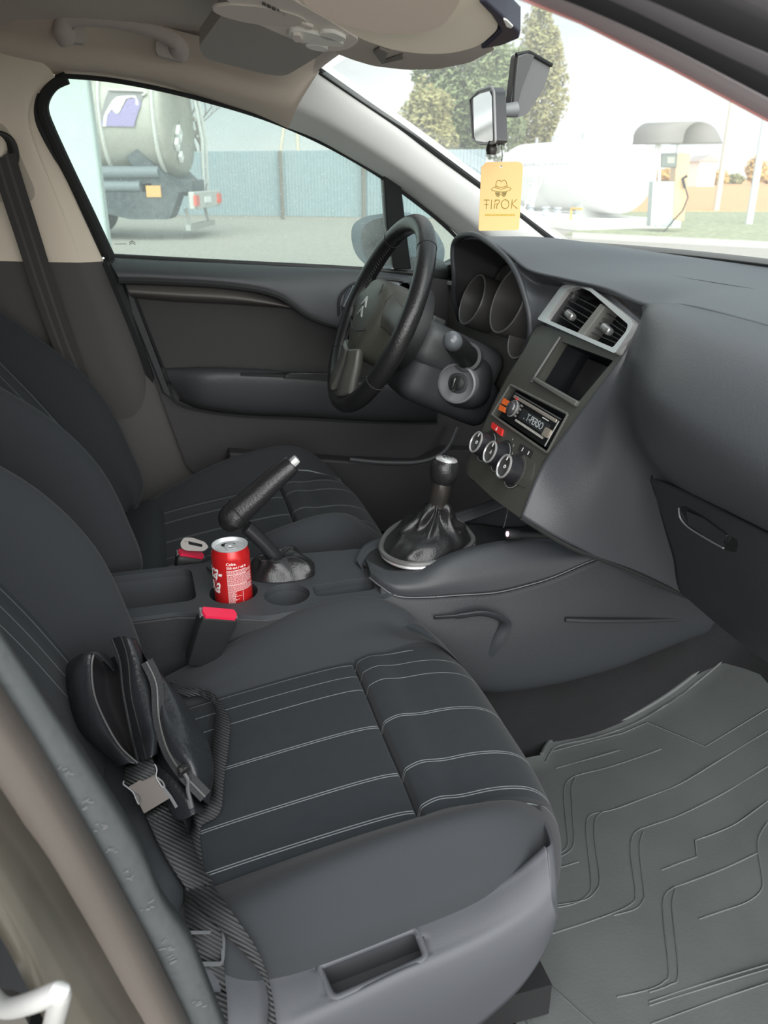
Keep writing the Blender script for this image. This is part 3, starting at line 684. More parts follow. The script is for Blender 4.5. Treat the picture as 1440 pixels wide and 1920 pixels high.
# upper shoulder: rounded, sweeping down forward under the handle
up_t = [(203, 480), (300, 486), (420, 492), (540, 499), (660, 506), (780, 520)]
up_b = [(222, 520), (300, 522), (430, 530), (520, 548), (590, 592), (690, 622)]
t0 = [U(p[0], p[1], 'y', dY + .02) for p in up_t]; t1 = [U(p[0], p[1] + 3, 'y', dY - .015) for p in up_t]; b1 = [U(p[0], p[1], 'y', dY - .055) for p in up_b]
mid = [a * .5 + b * .5 + Vector((0, -.012, 0)) for a, b in zip(t1, b1)]
b2 = [p + Vector((0, .045, -.016)) for p in b1]; b0 = [p + Vector((0, .018, -.012)) for p in b1]
patch('shoulder_panel', [t0, t1, mid, b1, b0, b2], doorm, dr_, nu=5, nv=8, flip=True)
# dark ledge line under the shoulder
mb = MB(); mb.tube(spl([p + Vector((0, .006, -.006)) for p in b1], 8), .008, 8); mb.build('ledge_piping', rubber, dr_)
# brownish rounded ledge below it
l_t = [(232, 524), (330, 528), (430, 536), (510, 556), (562, 577)]; l_b = [(248, 556), (330, 563), (430, 568), (510, 574), (562, 579)]
a = [U(p[0], p[1], 'y', dY - .02) for p in l_t]; c = [U(p[0], p[1], 'y', dY - .028) for p in l_b]; b = [(p * .4 + q * .6) + Vector((0, -.022, 0)) for p, q in zip(a, c)]; d2 = [p + Vector((0, .03, -.008)) for p in c]
patch('grab_ledge', [a, b, c, d2], mat('ledge_plastic', (.085, .078, .072), .5, bump=(300, .4, .0006)), dr_, nu=5, nv=6, flip=True)
# cloth insert
mb = MB(); mb.prism([xz(*p) for p in ((244, 535), (248, 552), (330, 561), (560, 578), (700, 640), (690, 715), (600, 708), (440, 690), (306, 690))], DM, -.01, .006); mb.build('cloth_insert', doorc, dr_, bevel=.004)
# armrest body
ar_t = [(312, 690), (380, 688), (460, 690), (560, 697), (700, 712), (820, 724)]
ar_m = [(318, 712), (380, 712), (460, 712), (560, 716), (700, 728), (820, 738)]
ar_b = [(336, 752), (380, 768), (460, 778), (560, 782), (700, 790), (820, 792)]
a0 = [U(p[0], p[1], 'y', dY) for p in ar_t]; a1 = [U(p[0], p[1] + 4, 'y', dY - (0.02 if i == 0 else .055)) for i, p in enumerate(ar_t)]; a2 = [U(p[0], p[1], 'y', dY - (.03 if i == 0 else .075)) for i, p in enumerate(ar_m)]
a3 = [U(p[0], p[1] - 10, 'y', dY - (.02 if i == 0 else .055)) for i, p in enumerate(ar_b)]; a4 = [U(p[0], p[1], 'y', dY) for p in ar_b]
arm = patch('armrest', [a0, a1, a2, a3, a4], mat('armrest_plastic', (.048, .050, .054), .52, bump=(380, .6, .0009)), dr_, nu=6, nv=6, flip=True)
mb = MB(); mb.prism(rpoly([xz(448, 697, dY - .06), xz(620, 702, dY - .06), xz(620, 717, dY - .06), xz(452, 709, dY - .06)], .006), DM, .052, .074); mb.build('pull_pocket', deep, arm, bevel=.002)
mb = MB(); mb.prism([xz(535, 702, dY - .07), xz(545, 697, dY - .07), xz(620, 699, dY - .07), xz(620, 713, dY - .07), xz(530, 708, dY - .07)], DM, .066, .079); mb.build('window_switch', gloss, arm, bevel=.002)
mb = MB(); mb.tube(spl([U(p[0], p[1] + 2, 'y', dY - .012) for p in [(316, 715), (330, 752)] + ar_b[1:]], 6), .003, 6); mb.build('armrest_seam', rubber, arm)
# rear vertical trim strip and its dark groove
mb = MB(); mb.prism([xz(222, 524), xz(240, 524), xz(312, 715), xz(330, 752), xz(306, 735)], DM, -.01, .012); mb.build('edge_strip', plastd, dr_, bevel=.003)
mb = MB(); mb.tube([U(240, 524, 'y', dY - .012), U(306, 690, 'y', dY - .012)], .003, 6); mb.build('edge_groove', deep, dr_)
# map pocket rim
mb = MB(); mb.tube(spl([U(p[0], p[1], 'y', dY - .05) for p in ((655, 862), (720, 868), (790, 866), (835, 845), (858, 800))], 6), .008, 8, flat=.6); mb.build('pocket_rim', mat('rim_grey', (.10, .105, .11), .5), dr_)
mb = MB(); mb.prism([xz(*p, dY - .05) for p in ((430, 850), (655, 866), (790, 870), (840, 845), (1000, 850), (1000, 1000), (430, 1000))], DM, .0, .045); mb.build('map_pocket', doorl, dr_, bevel=.006)
# inner handle set in a loop
HP = Plane((0, dY - .05, 0), (0, -1, 0), (1, 0, 0))
mb = MB(); mb.prism(rpoly([HP.uv(*p) for p in ((640, 585), (648, 545), (690, 523), (752, 527), (757, 540), (752, 600))], .02), HP.mat(), -.03, .004); mb.build('handle_bezel', mat('bezel_blue_grey', (.10, .12, .15), .4), dr_, bevel=.004)
mb = MB(); mb.tube([HP.at(*q, .006) for q in spl([HP.uv(*p) for p in ((634, 590), (637, 555), (660, 532), (700, 523), (748, 526), (757, 536), (756, 548))], 5)], .003, 8); mb.build('handle_loop', black, dr_)
mb = MB(); mb.tube([HP.at(*HP.uv(*p), .012) for p in ((645, 575), (662, 540), (720, 532), (745, 536))], .010, 10, flat=.5); mb.build('inner_handle', mat('handle_silver', (.45, .47, .50), .3, metal=.8), dr_)
# window frame: black seals
frm = thing  # (name kept short below)
WG = Plane((0, .70, .80), Vector((0, -1, -.36)), (1, 0, 0))     # glass leans inwards
def gpt(px, py, off=0): return WG.hit(px, py, off)
def gp2(px, py): return WG.uv(px, py)
seal = MB(); seal.tube(spl([gpt(*p, .006) for p in ((206, 482), (170, 405), (128, 318), (92, 240), (80, 205), (84, 180), (100, 158), (125, 146))], 5), .011, 8); rs = seal.build('rear_seal', rubber, dr_)
seal = MB(); seal.tube(spl([gpt(*p, .002) for p in ((196, 478), (155, 405), (112, 318), (76, 240), (66, 200), (72, 172))], 5), .010, 8); seal.build('outer_rear_seal', black, dr_)
seal = MB(); seal.tube(spl([gpt(*p, .004) for p in ((112, 142), (200, 149), (300, 167), (400, 192), (480, 216), (548, 242), (620, 276), (700, 322), (760, 364), (830, 420), (890, 480))], 5), .0042, 8); seal.build('top_seal', rubber, dr_)
seal = MB(); seal.prism([gp2(*p) for p in ((716, 320), (748, 338), (758, 420), (768, 500), (735, 500), (722, 420))], WG.mat(), -.02, .016); seal.build('window_divider', black, dr_, bevel=.003)
seal = MB(); seal.tube(spl([gpt(*p, .004) for p in ((206, 481), (320, 487), (480, 495), (640, 503), (800, 514))], 5), .006, 8); seal.build('waist_seal', black, dr_)
dg = glassmat('side_window_glass', (.86, .93, .90), .15, .04, dust=.35)
mb = MB(); mb.prism([gp2(*p) for p in ((208, 484), (170, 405), (128, 318), (92, 240), (80, 205), (84, 178), (105, 150), (125, 143), (200, 148), (300, 166), (400, 191), (480, 215), (548, 241), (640, 288), (718, 336), (738, 510))], WG.mat(), -.002, .0); wg = mb.build('window_glass', dg, dr_, smooth=False)
mb = MB(); mb.prism([gp2(*p) for p in ((748, 340), (800, 392), (850, 440), (880, 470), (850, 512), (768, 512))], WG.mat(), -.002, .0); mb.build('quarter_glass', dg, dr_, smooth=False)
# etched marks near the lower rear corner of the glass: double chevron and tiny writing
mk = mat('etched_mark', (.12, .14, .14), .6)
mb = MB(); u0, v0 = gp2(248, 456)
for k in (0, 1): mb.prism([(u0 - .006, v0 - .002 + k * .004), (u0, v0 + .002 + k * .004), (u0 + .006, v0 - .002 + k * .004), (u0 + .006, v0 - .0035 + k * .004), (u0, v0 + .0005 + k * .004), (u0 - .006, v0 - .0035 + k * .004)], WG.mat(), .0, .0006)
for k in range(9): mb.prism([(u0 - .034 + .0026 * k, v0 - .002), (u0 - .0325 + .0026 * k, v0 - .002), (u0 - .0325 + .0026 * k, v0 - .0002), (u0 - .034 + .0026 * k, v0 - .0002)], WG.mat(), 0, .0006)
mb.build('glass_marking', mk, wg)

# --- exterior mirror beyond the quarter glass
mY = .88
xm = thing('door_mirror', 'blue-grey driver door mirror outside the window, partly behind the steering wheel', 'mirror', tuple(U(715, 450, 'y', mY)))
MP = Plane((U(700, 450, 'y', mY)), Vector((-.75, -.66, 0)), (.6, -.75, 0))
mh = mat('mirror_shell_blue', (.16, .21, .25), .3, coat=.5)
pts = [MP.uv(*p) for p in ((657, 440), (662, 418), (685, 405), (728, 399), (742, 400), (742, 500), (712, 512), (684, 497), (664, 474))]
mb = MB(); mb.prism(rpoly(pts, .02), MP.mat(), -.075, 0); mb.build('housing', mh, xm, bevel=.02)
pts = [MP.uv(*p) for p in ((677, 440), (682, 422), (705, 410), (738, 406), (738, 494), (712, 499), (690, 487), (680, 470))]
mb = MB(); mb.prism(rpoly(pts, .015), MP.mat(), .0, .002); mb.build('mirror_glass', mat('mirror_silver', (.8, .8, .8), .12, metal=1), xm)
BP = Plane((U(790, 450, 'y', mY)), Vector((.1, -1, 0)), (1, 0, 0))
mb = MB(); mb.prism(rpoly([BP.uv(*p) for p in ((742, 400), (775, 404), (808, 430), (826, 462), (822, 495), (800, 520), (745, 505))], .02), BP.mat(), -.09, .03); mb.build('outer_shell', mh, xm, bevel=.025)

mb = MB(); V, Fc = rbox((0, 0, 0), (.10, .16, .05), .02, 5, Matrix.Translation(U(790, 505, 'y', .80))); mb.add(V, Fc); mb.build('mounting_foot', black, xm)
# --- left centre pillar: cream upper with belt slot, charcoal lower
pY = .66
PP = Plane((0, pY, .8), Vector((0, -1, -.22)), (1, 0, 0))
cp_ = thing('centre_pillar_trim', 'cream upper and charcoal lower cover of the far centre pillar behind the driver seat', 'pillar trim', tuple(PP.hit(100, 400)))
def strip(name, edges, material, parent, nu=5, nv=6, flip=False):
    """sheet through several picture-traced edges, each (points, offset from the pillar plane)"""
    rows = [[PP.hit(p[0], p[1], o) for p in pts] for pts, o in edges]
    return patch(name, rows, material, parent, nu=nu, nv=nv, flip=flip)
ed = [(116, 140), (92, 152), (78, 185), (74, 225), (86, 262), (122, 335), (158, 415), (192, 490)]
ed1 = [(108, 150), (80, 164), (62, 190), (56, 228), (68, 272), (96, 340), (128, 415), (158, 492)]
ed2 = [(60, 110), (45, 150), (30, 200), (36, 240), (52, 290), (76, 350), (100, 420), (122, 492)]
ed3 = [(-160, 70), (-150, 150), (-140, 200), (-130, 250), (-120, 300), (-110, 350), (-90, 420), (-70, 488)]
strip('upper_cover', [(ed, -.03), (ed, -.005), (ed1, .012), (ed2, .022), (ed3, .02)], cream, cp_)
lo1 = [(192, 490), (225, 570), (258, 655), (290, 750), (318, 840), (345, 890), (380, 925)]
lo2 = [(158, 492), (188, 570), (220, 660), (252, 740), (275, 830), (300, 890), (320, 925)]
lo3 = [(122, 492), (146, 570), (170, 660), (190, 740), (210, 830), (230, 890), (250, 925)]
lo4 = [(-60, 488), (-50, 570), (-40, 660), (-30, 740), (-20, 830), (-10, 890), (0, 925)]
strip('lower_cover', [(lo1, -.04), (lo1, -.006), (lo2, .014), (lo3, .018), (lo4, .016)], mat('pillar_charcoal', (.075, .072, .070), .6, bump=(380, .5, .0008)), cp_)
mb = MB(); mb.tube(spl([PP.hit(*p, -.015) for p in ((200, 488), (232, 565), (266, 650), (296, 745), (322, 830), (350, 885), (395, 912))], 5), .016, 8); mb.build('door_seal', rubber, cp_)
# belt slot plate
mb = MB(); mb.prism(rpoly([PP.uv(*p) for p in ((-50, 215), (5, 225), (22, 245), (68, 350), (66, 368), (50, 374), (20, 372), (-60, 372))], .012), PP.mat(), .018, .0245); mb.build('height_adjuster', mat('adjuster_cream', (.52, .46, .38), .6), cp_, bevel=.002)
# belt: guide loop and webbing
bt_ = thing('driver_seat_belt', 'dark grey driver seat belt hanging from its black guide on the cream pillar', 'seat belt', tuple(PP.hit(10, 280, .04)))
mb = MB(); mb.tube([PP.at(*q, .045) for q in spl([PP.uv(*p) for p in ((8, 246), (24, 256), (31, 280), (24, 302), (2, 312), (-14, 300), (-18, 270), (-8, 250))], 4, True)], .010, 10, closed=True, flat=.7); mb.build('belt_guide', black, bt_)
mb = MB(); mb.lathe([(.001, .012), (.018, .012), (.022, .004), (.022, -.02)], PP.mat(*PP.uv(-6, 262), .05), 24); mb.build('bolt_cover', cream, bt_)
webm = mat('belt_webbing', (.045, .043, .040), .8, bump=(700, .6, .0006))
ctr = [(4, 290, .055), (22, 350, .065), (48, 430, .06), (80, 530, .055), (118, 640, .05), (150, 720, .05)]
mb = MB(); pts = spl([PP.hit(a, b, o) for a, b, o in ctr], 4); mb.ribbon(pts, .045, [PP.ex * .96 + PP.ey * .2] * len(pts), .0014); web = mb.build('webbing', webm, bt_)
mb = MB()
for s in (-.009, .007): pts2 = [p + PP.ex * s + PP.n * .001 for p in pts]; mb.ribbon(pts2, .005, [PP.ex] * len(pts2), .0008)
mb.build('webbing_stripe', mat('belt_stripe', (.075, .072, .068), .8), web)
# lower sill trim between pillar and driver seat
# --- grab handle
gh = thing('grab_handle', 'taupe folding grab handle on the roof rail above the driver window', 'handle', tuple(U(225, 70, 'y', .56)))
ghm = mat('grab_handle_plastic', (.58, .51, .48), .6, bump=(300, .3, .0006))
hp = [(130, 78, .515), (118, 52, .50), (128, 34, .495), (170, 32, .49), (240, 41, .49), (300, 60, .49), (334, 82, .495), (332, 104, .515)]
mb = MB(); pts = spl([U(a, b, 'y', c) for a, b, c in hp], 6)
rr = [.016] * len(pts); mb.tube(pts, [.019 if i < 6 or i > len(pts) - 7 else .0145 for i in range(len(pts))], 12, up=(0, 1, 0), flat=.75); mb.build('grip', ghm, gh, sub=1)
for poly in (((108, 55), (112, 76), (160, 84), (163, 56), (130, 30)), ((292, 76), (292, 104), (345, 118), (348, 84), (322, 66))):
    q = Plane(U(225, 70, 'y', .515), (0, -1, 0), (1, 0, 0)); mb = MB(); mb.prism(rpoly([q.uv(*p) for p in poly], .008), q.mat(), -.02, .012); mb.build('mount', ghm, gh, bevel=.005)
# --- driver sun visor, folded flat
dv = Plane(U(500, 90, 'z', 1.118), Vector((-.05, -.12, -1)), (1, 0, 0)); 
mb = MB(); mb.prism(rpoly([dv.uv(*p) for p in ((372, 88), (440, -5), (500, 20), (612, 92), (600, 104), (535, 143), (500, 140), (430, 122), (385, 110))], .02), dv.mat(), -.02, .0)
o = mb.build('sun_visor', mat('visor_shaded_taupe', (.50, .45, .42), .8, bump=(400, .3, .0006)), bevel=.008); tag(o, 'shaded taupe sun visor of the driver folded up behind the dome light console', 'sun visor'); origin(o, dv.hit(500, 90))  # driver visor's shadow is put into its darker base colour
# --- overhead console with dome lamps
oc = Plane(U(560, 50, 'z', 1.10), Vector((-.05, -.30, -1)), (1, 0, 0))
ohm = mat('overhead_console_plastic', (.72, .66, .61), .6, bump=(300, .3, .0006))
oh = thing('dome_light_console', 'long taupe overhead console with clear dome lamps in the roof centre', 'dome light', tuple(oc.hit(560, 50)))
def ocp(pts): return [oc.uv(*p) for p in pts]
mb = MB(); mb.prism(rpoly(ocp([(395, -30), (430, 5), (470, 40), (520, 62), (580, 88), (625, 98), (655, 92), (676, 76), (620, 40), (540, -5), (500, -30)]), .01), oc.mat(), -.03, 0); mb.build('body', ohm, oh, bevel=.008)
lampm = mat('clear_lamp_plastic', (.85, .84, .80), .3, coat=.3)
for pl_, nm in ((((541, 52), (552, 48), (612, 62), (646, 76), (640, 82), (600, 78), (560, 72), (540, 60)), 'dome_lens'), (((600, 54), (625, 54), (650, 66), (646, 72), (618, 70), (600, 62)), 'reading_lens'), (((572, 78), (600, 78), (617, 86), (610, 91), (588, 88), (574, 82)), 'reading_lens')):
    mb = MB(); mb.prism(rpoly(ocp(pl_), .006), oc.mat(), -.004, .004); ln = mb.build(nm, lampm, oh, bevel=.0015)
    if nm == 'dome_lens':
        mb = MB(); mb.prism(rpoly(ocp([(547, 53), (562, 53), (568, 66), (552, 66)]), .003), oc.mat(), .003, .0075); mb.build('switch', ohm, ln, bevel=.001)
mb = MB(); mb.prism(ell(*oc.uv(488, 28), .050, .018, rot=-.1), oc.mat(), -.002, .0015); mb.build('blank_lamp_cover', mat('cover_taupe', (.64, .59, .54), .6), oh, bevel=.001)
for k in range(5):
    mb = MB(); x0 = 492 + k * 9; y0 = 2 + k * 4.5; mb.prism(ocp([(x0, y0), (x0 + 7, y0 + 3), (x0 + 6, y0 + 7), (x0 - 1, y0 + 4)]), oc.mat(), -.002, .0015); mb.build('vent_slit', mat('slit_dark', (.12, .11, .10), .8), oh)
mb = MB(); mb.prism(ocp([(562, 42), (566, 38), (588, 46), (584, 52), (572, 50)]), oc.mat(), -.002, .003); mb.build('rocker_switch', ohm, oh, bevel=.001)
# --- header fairing over the mirror and the passenger sun visor
hf = Plane(U(760, 110, 'z', 1.085), Vector((-.1, -.1, -1)), (1, 0, 0))
mb = MB(); mb.prism(rpoly([hf.uv(*p) for p in ((600, 60), (655, 92), (625, 98), (660, 112), (700, 124), (760, 131), (820, 130), (880, 118), (930, 92), (900, 70), (700, 60))], .01), hf.mat(), -.05, 0)
hd_ = thing('header_fairing', 'taupe moulded fairing at the top centre of the windscreen', 'roof trim', tuple(hf.hit(760, 110))); mb.build('shell', mat('fairing_taupe', (.66, .58, .52), .7, bump=(300, .3, .0006)), hd_, bevel=.02)
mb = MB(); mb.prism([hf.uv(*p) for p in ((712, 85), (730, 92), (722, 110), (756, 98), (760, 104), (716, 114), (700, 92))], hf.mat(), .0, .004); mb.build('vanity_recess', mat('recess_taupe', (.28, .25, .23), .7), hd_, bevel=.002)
vpl = Plane(U(800, 60, 'z', 1.07), Vector((-.05, -.25, -1)), (1, 0, 0))
pv = thing('sun_visor', 'cream passenger sun visor with a black end and a tan fold', 'sun visor', tuple(vpl.hit(800, 60)))
# cream body with its curved lower edge
mb = MB(); mb.prism(rpoly([vpl.uv(*p) for p in ((520, -60), (560, 5), (620, 40), (680, 75), (740, 95), (800, 102), (850, 100), (900, 86), (937, 52), (920, 20), (898, -5), (860, -60))], .012), vpl.mat(), -.022, 0); mb.build('visor_panel', mat('visor_cream', (.88, .80, .68), .7, bump=(400, .3, .0006)), pv, bevel=.01)
mb = MB(); mb.prism(rpoly([vpl.uv(*p) for p in ((540, -60), (575, -5), (640, 28), (720, 46), (790, 45), (830, 30), (860, -10), (870, -60))], .01), vpl.mat(), -.002, .008); mb.build('visor_fold', mat('visor_fold_tan', (.72, .60, .52), .75), pv, bevel=.006)
mb = MB(); mb.prism([vpl.uv(*p) for p in ((897, -4), (912, -5), (945, 25), (976, 55), (974, 66), (940, 80), (901, 87), (925, 66), (940, 50), (920, 20))], vpl.mat(), -.02, .003); be = mb.build('black_end', mat('label_black', (.035, .035, .06), .5), pv, bevel=.002)
mb = MB(); mb.prism([vpl.uv(*p) for p in ((944, 26), (950, 28), (962, 40), (958, 43), (950, 40))], vpl.mat(), .003, .0045); mb.build('label_patch', lightg, be)

# --- near side: passenger front pillar / roof edge cutting the top right corner
def band(name, e0, y0, e1, y1, m_, parent=None, th=.01):
    a = [U(p[0], p[1], 'y', y0) for p in e0]; b = [U(p[0], p[1], 'y', y1) for p in e1]
    V, Fc = grid_from([spl(a, 4), spl([(p + q) / 2 + Vector((0, 0, .004)) for p, q in zip(a, b)], 4), spl(b, 4)])
    return link(name, V, Fc, m_, parent, solid=th)
fp = thing('passenger_front_pillar', 'dark grey front pillar of the open passenger doorway crossing the top right corner', 'pillar', tuple(U(1300, 60, 'y', -.66)))
e_ = [[(960, -10), (1090, 42), (1260, 128), (1500, 258)], [(1030, -10), (1130, 30), (1280, 100), (1500, 215)], [(1120, -10), (1200, 26), (1320, 85), (1500, 168)], [(1190, -10), (1260, 20), (1360, 66), (1500, 125)], [(1300, -60), (1360, -20), (1440, 20), (1560, 70)], [(1340, -200), (1440, -150), (1540, -100), (1660, -50)]]
ys = [-.62, -.635, -.655, -.675, -.70, -.72]
sealr = mat('pillar_rubber_worn', (.07, .068, .075), .6)
cols_ = [mat('pillar_inner_trim', (.45, .41, .44), .6), sealr, mat('pillar_flange', (.40, .38, .42), .45), sealr, paint]
for nm, k in (('inner_trim', 0), ('inner_seal', 1), ('flange', 2), ('outer_seal', 3), ('outer_skin', 4)):
    band(nm, e_[k], ys[k], e_[k + 1], ys[k + 1], cols_[k], fp)
mb = MB(); mb.tube([U(p[0], p[1] + 1, 'y', -.62) for p in e_[0]], .0008, 6); mb.build('edge_bead', mat('edge_bead_red', (.40, .17, .16), .5), fp)

# --- near side: centre pillar of the passenger doorway, bottom left
npil = thing('passenger_centre_pillar', 'blurred grey-brown centre pillar of the open passenger doorway at the bottom left', 'pillar', tuple(U(150, 1750, 'y', -.75)))
E0 = [(-130, 1060), (0, 1247), (56, 1330), (124, 1424), (225, 1577), (270, 1679), (322, 1750), (345, 1802), (395, 1925), (420, 1990)]
E1 = [(-130, 1110), (0, 1300), (40, 1362), (100, 1462), (180, 1590), (235, 1690), (280, 1765), (305, 1815), (350, 1925), (380, 1990)]
E2 = [(-130, 1140), (0, 1340), (30, 1385), (85, 1480), (160, 1608), (215, 1706), (258, 1785), (280, 1830), (328, 1925), (355, 1990)]
E3 = [(-130, 1320), (0, 1510), (25, 1548), (70, 1610), (125, 1700), (170, 1775), (205, 1835), (225, 1870), (258, 1925), (290, 1990)]
E4 = [(-200, 1480), (-130, 1570), (-100, 1610), (-60, 1660), (-10, 1740), (25, 1800), (50, 1850), (65, 1880), (95, 1935), (130, 2000)]
E0, E1, E2, E3, E4 = [[(q[0][0] + (q[0][0] - q[1][0]) * k, q[0][1] + (q[0][1] - q[1][1]) * k) for k in (3.2, 1.6)] + q for q in (E0, E1, E2, E3, E4)]
yy = [-.655, -.672, -.685, -.705, -.76]
def near_band(nm, ea, ya, eb, yb, m_, bow=.006):
    a = [U(p[0], p[1], 'y', ya) for p in ea]; b = [U(p[0], p[1], 'y', yb) for p in eb]
    V, Fc = grid_from([spl(a, 3), spl([(p + q) / 2 + Vector((bow, -bow, 0)) for p, q in zip(a, b)], 3), spl(b, 3)]); return link(nm, V, Fc, m_, npil, solid=.012)
near_band('rubber_seal', E0, yy[0], E1, yy[1], mat('scuffed_rubber', (.060, .066, .068), .7, bump=(90, .5, .002)), .010)
near_band('seal_groove', E1, yy[1], E2, yy[2], mat('groove_grey', (.035, .040, .042), .7), -.006)
near_band('painted_flange', E2, yy[2], E3, yy[3], jamb, .004)
near_band('jamb_face', E3, yy[3], E4, yy[4], mat('jamb_brown_reflection', (.075, .068, .055), .3, coat=.4, var=.3), -.004)  # brown-green reflections on the dark grey jamb are mixed into its colour
# striker loop
st = thing('door_striker', 'bright steel striker loop bolted to the near pillar, bottom left corner', 'striker', tuple(U(60, 1890, 'y', -.74)))
mb = MB(); mb.tube(spl([U(*p[:2], 'y', p[2]) for p in ((-20, 1862, -.745), (10, 1890, -.765), (60, 1880, -.79), (105, 1862, -.80), (112, 1868, -.80), (104, 1905, -.79), (92, 1950, -.77))], 4), .0055, 10); mb.build('loop', mat('striker_zinc', (.75, .75, .74), .4, metal=.5), st)
mb = MB(); mb.lathe([(.001, 0), (.02, 0), (.02, .012), (.001, .012)], Matrix.Translation(U(-10, 1900, 'y', -.742)) @ Matrix.Rotation(R(90), 4, 'X'), 24); mb.build('base_plate', steel, st)
# scuffs on the rubber are worn light strokes
rg = random.Random(5)
for (x, y) in ((118, 1448), (160, 1510), (186, 1555), (205, 1590), (240, 1640), (272, 1700), (305, 1775), (322, 1800), (370, 1880)):
    mb = MB()
    for k in range(5):
        a = (x + rg.uniform(-10, 10), y + rg.uniform(-9, 9)); b = (a[0] + rg.uniform(4, 12), a[1] - rg.uniform(-2, 7))
        p, q = U(*a, 'y', -.684), U(*b, 'y', -.684); mb.tube([p, q], .0004, 4)
    s_ = mb.build('scuff_mark', mat('scuff_pale', (.14, .145, .145), .8), npil)
# ================================================================= DASHBOARD
da = thing('dashboard', 'charcoal grained dashboard spanning the cabin with a hooded instrument binnacle', 'dashboard', (.75, 0, .60))
ys_ = [.72, .60, .545, .49, .40, .30, .215, .145, .06, -.04, -.135, -.24, -.38, -.52, -.74]
base_ = [(.86, .80), (.93, .797), (.96, .797), (.99, .797), (1.01, .797), (1.03, .797), (1.04, .797), (1.045, .797), (1.05, .797), (1.05, .797), (1.045, .797), (1.03, .797), (1.0, .797), (.96, .797), (.86, .797)]
midr = [(.80, .79), (.80, .795), (.78, .80), (.77, .82), (.77, .832), (.77, .832), (.77, .826), (.78, .812), (.80, .806), (.80, .805), (.80, .805), (.80, .806), (.79, .806), (.77, .803), (.73, .79)]
ridge = [(.72, .775), (.70, .782), (.64, .795), (.60, .825), (.588, .838), (.586, .837), (.586, .822), (.592, .804), (.612, .799), (.628, .796), (.636, .786), (.622, .800), (.60, .805), (.60, .800), (.61, .785)]
r_ = [[(b[0], y, b[1]) for b, y in zip(q, ys_)] for q in (base_, midr)]
pre = [((m_[0] + e[0] * 2) / 3 + .0, y, max(m_[1], e[1]) * .5 + (m_[1] + e[1]) * .25 + .002) for m_, e, y in zip(midr, ridge, ys_)]
rid = [(e[0], y, e[1]) for e, y in zip(ridge, ys_)]
patch('top_pad', r_ + [pre, rid], softd, da, nu=6, nv=6, solid=.004)
mb = MB(); mb.tube(spl([U(1220, 515, 'z', .806), U(1300, 528, 'z', .806), U(1428, 549, 'z', .806)], 6), .004, 6); mb.build('demister_slot', deep, da)
# ---- passenger side face and the broad flank beside the centre stack
SA = Vector((.603, 0, .723)); SB = Vector((.489, 0, .484)); sd_ = (SB - SA).normalized(); SN = Vector((sd_.z, 0, -sd_.x))
S = Plane(SA, SN, (0, 1, 0))
Pq = [
    [(.636, -.135, .786), (.628, -.18, .795), (.622, -.24, .800), (.60, -.38, .805), (.60, -.52, .80), (.61, -.74, .785)],
    [(.634, -.140, .770), (.612, -.18, .778), (.582, -.25, .783), (.545, -.38, .787), (.54, -.52, .783), (.55, -.74, .77)],
    [S.hit(1171, 664, .002), (.600, -.17, .715), (.560, -.25, .722), (.502, -.38, .730), (.492, -.52, .725), (.50, -.74, .71)],
    [S.hit(1122, 731, .002), (.580, -.163, .640), (.590, -.215, .645), (.530, -.36, .660), (.512, -.52, .668), (.52, -.74, .66)],
    [S.hit(1068, 802, .002), (.575, -.154, .565), (.636, -.194, .572), (.600, -.34, .598), (.566, -.51, .625), (.56, -.74, .64)],
    [S.hit(1014, 878, .002), (.560, -.144, .498), (.672, -.172, .470), (.70, -.33, .54), (.68, -.51, .57), (.68, -.74, .58)],
    [S.hit(977, 968, .002), (.560, -.138, .440), (.765, -.150, .332), (.85, -.30, .42), (.85, -.51, .45), (.85, -.74, .46)],
]
pp_ = patch('passenger_pad', Pq, softd, da, nu=8, nv=9, solid=.004)
mb = MB(); mb.tube(spl([S.hit(977, 970, 0), Vector((.56, -.136, .434)), Vector((.66, -.142, .385)), Vector((.768, -.150, .326))], 5), .004, 8); mb.build('flank_edge', rubber, da)
# ---- glove box lid
gb = [[U(1224, 893, 'x', .648), (.600, -.345, .596), (.561, -.51, .624), (.56, -.74, .640)],
      [U(1246, 965, 'x', .672), (.625, -.36, .53), (.592, -.51, .555), (.58, -.74, .57)],
      [U(1268, 1040, 'x', .715), (.668, -.37, .46), (.638, -.51, .485), (.62, -.74, .50)],
      [U(1288, 1112, 'x', .768), U(1350, 1165, 'x', .735), U(1440, 1232, 'x', .70), (.68, -.74, .42)],
      [(.84, -.16, .34), (.82, -.32, .36), (.80, -.48, .39), (.78, -.74, .42)]]
gl = patch('glove_box_lid', gb, mat('glove_lid_plastic', (.034, .036, .040), .6, bump=(420, .5, .0009)), da, nu=8, nv=8, solid=.006)
mb = MB(); mb.tube(spl([U(1287, 1108, 'x', .764), U(1268, 1040, 'x', .711), U(1246, 965, 'x', .668), U(1227, 912, 'x', .646), U(1224, 894, 'x', .640), U(1236, 884, 'x', .634), U(1262, 890, 'x', .622), U(1310, 912, 'x', .606), U(1375, 952, 'x', .585), U(1450, 1000, 'x', .563)], 5), .0032, 8); mb.build('lid_gap', deep, gl)
GH = fit(gl, [(1285, 950), (1390, 1015), (1385, 1032), (1310, 990)], .002)
def ghp(pts): return [GH.uv(*p) for p in pts]
mb = MB(); mb.prism(rpoly(ghp([(1280, 948), (1292, 946), (1330, 968), (1392, 1012), (1388, 1034), (1370, 1030), (1300, 986)]), .008), GH.mat(), -.006, .0045); hdl = mb.build('lid_handle_recess', deep, gl, bevel=.002)
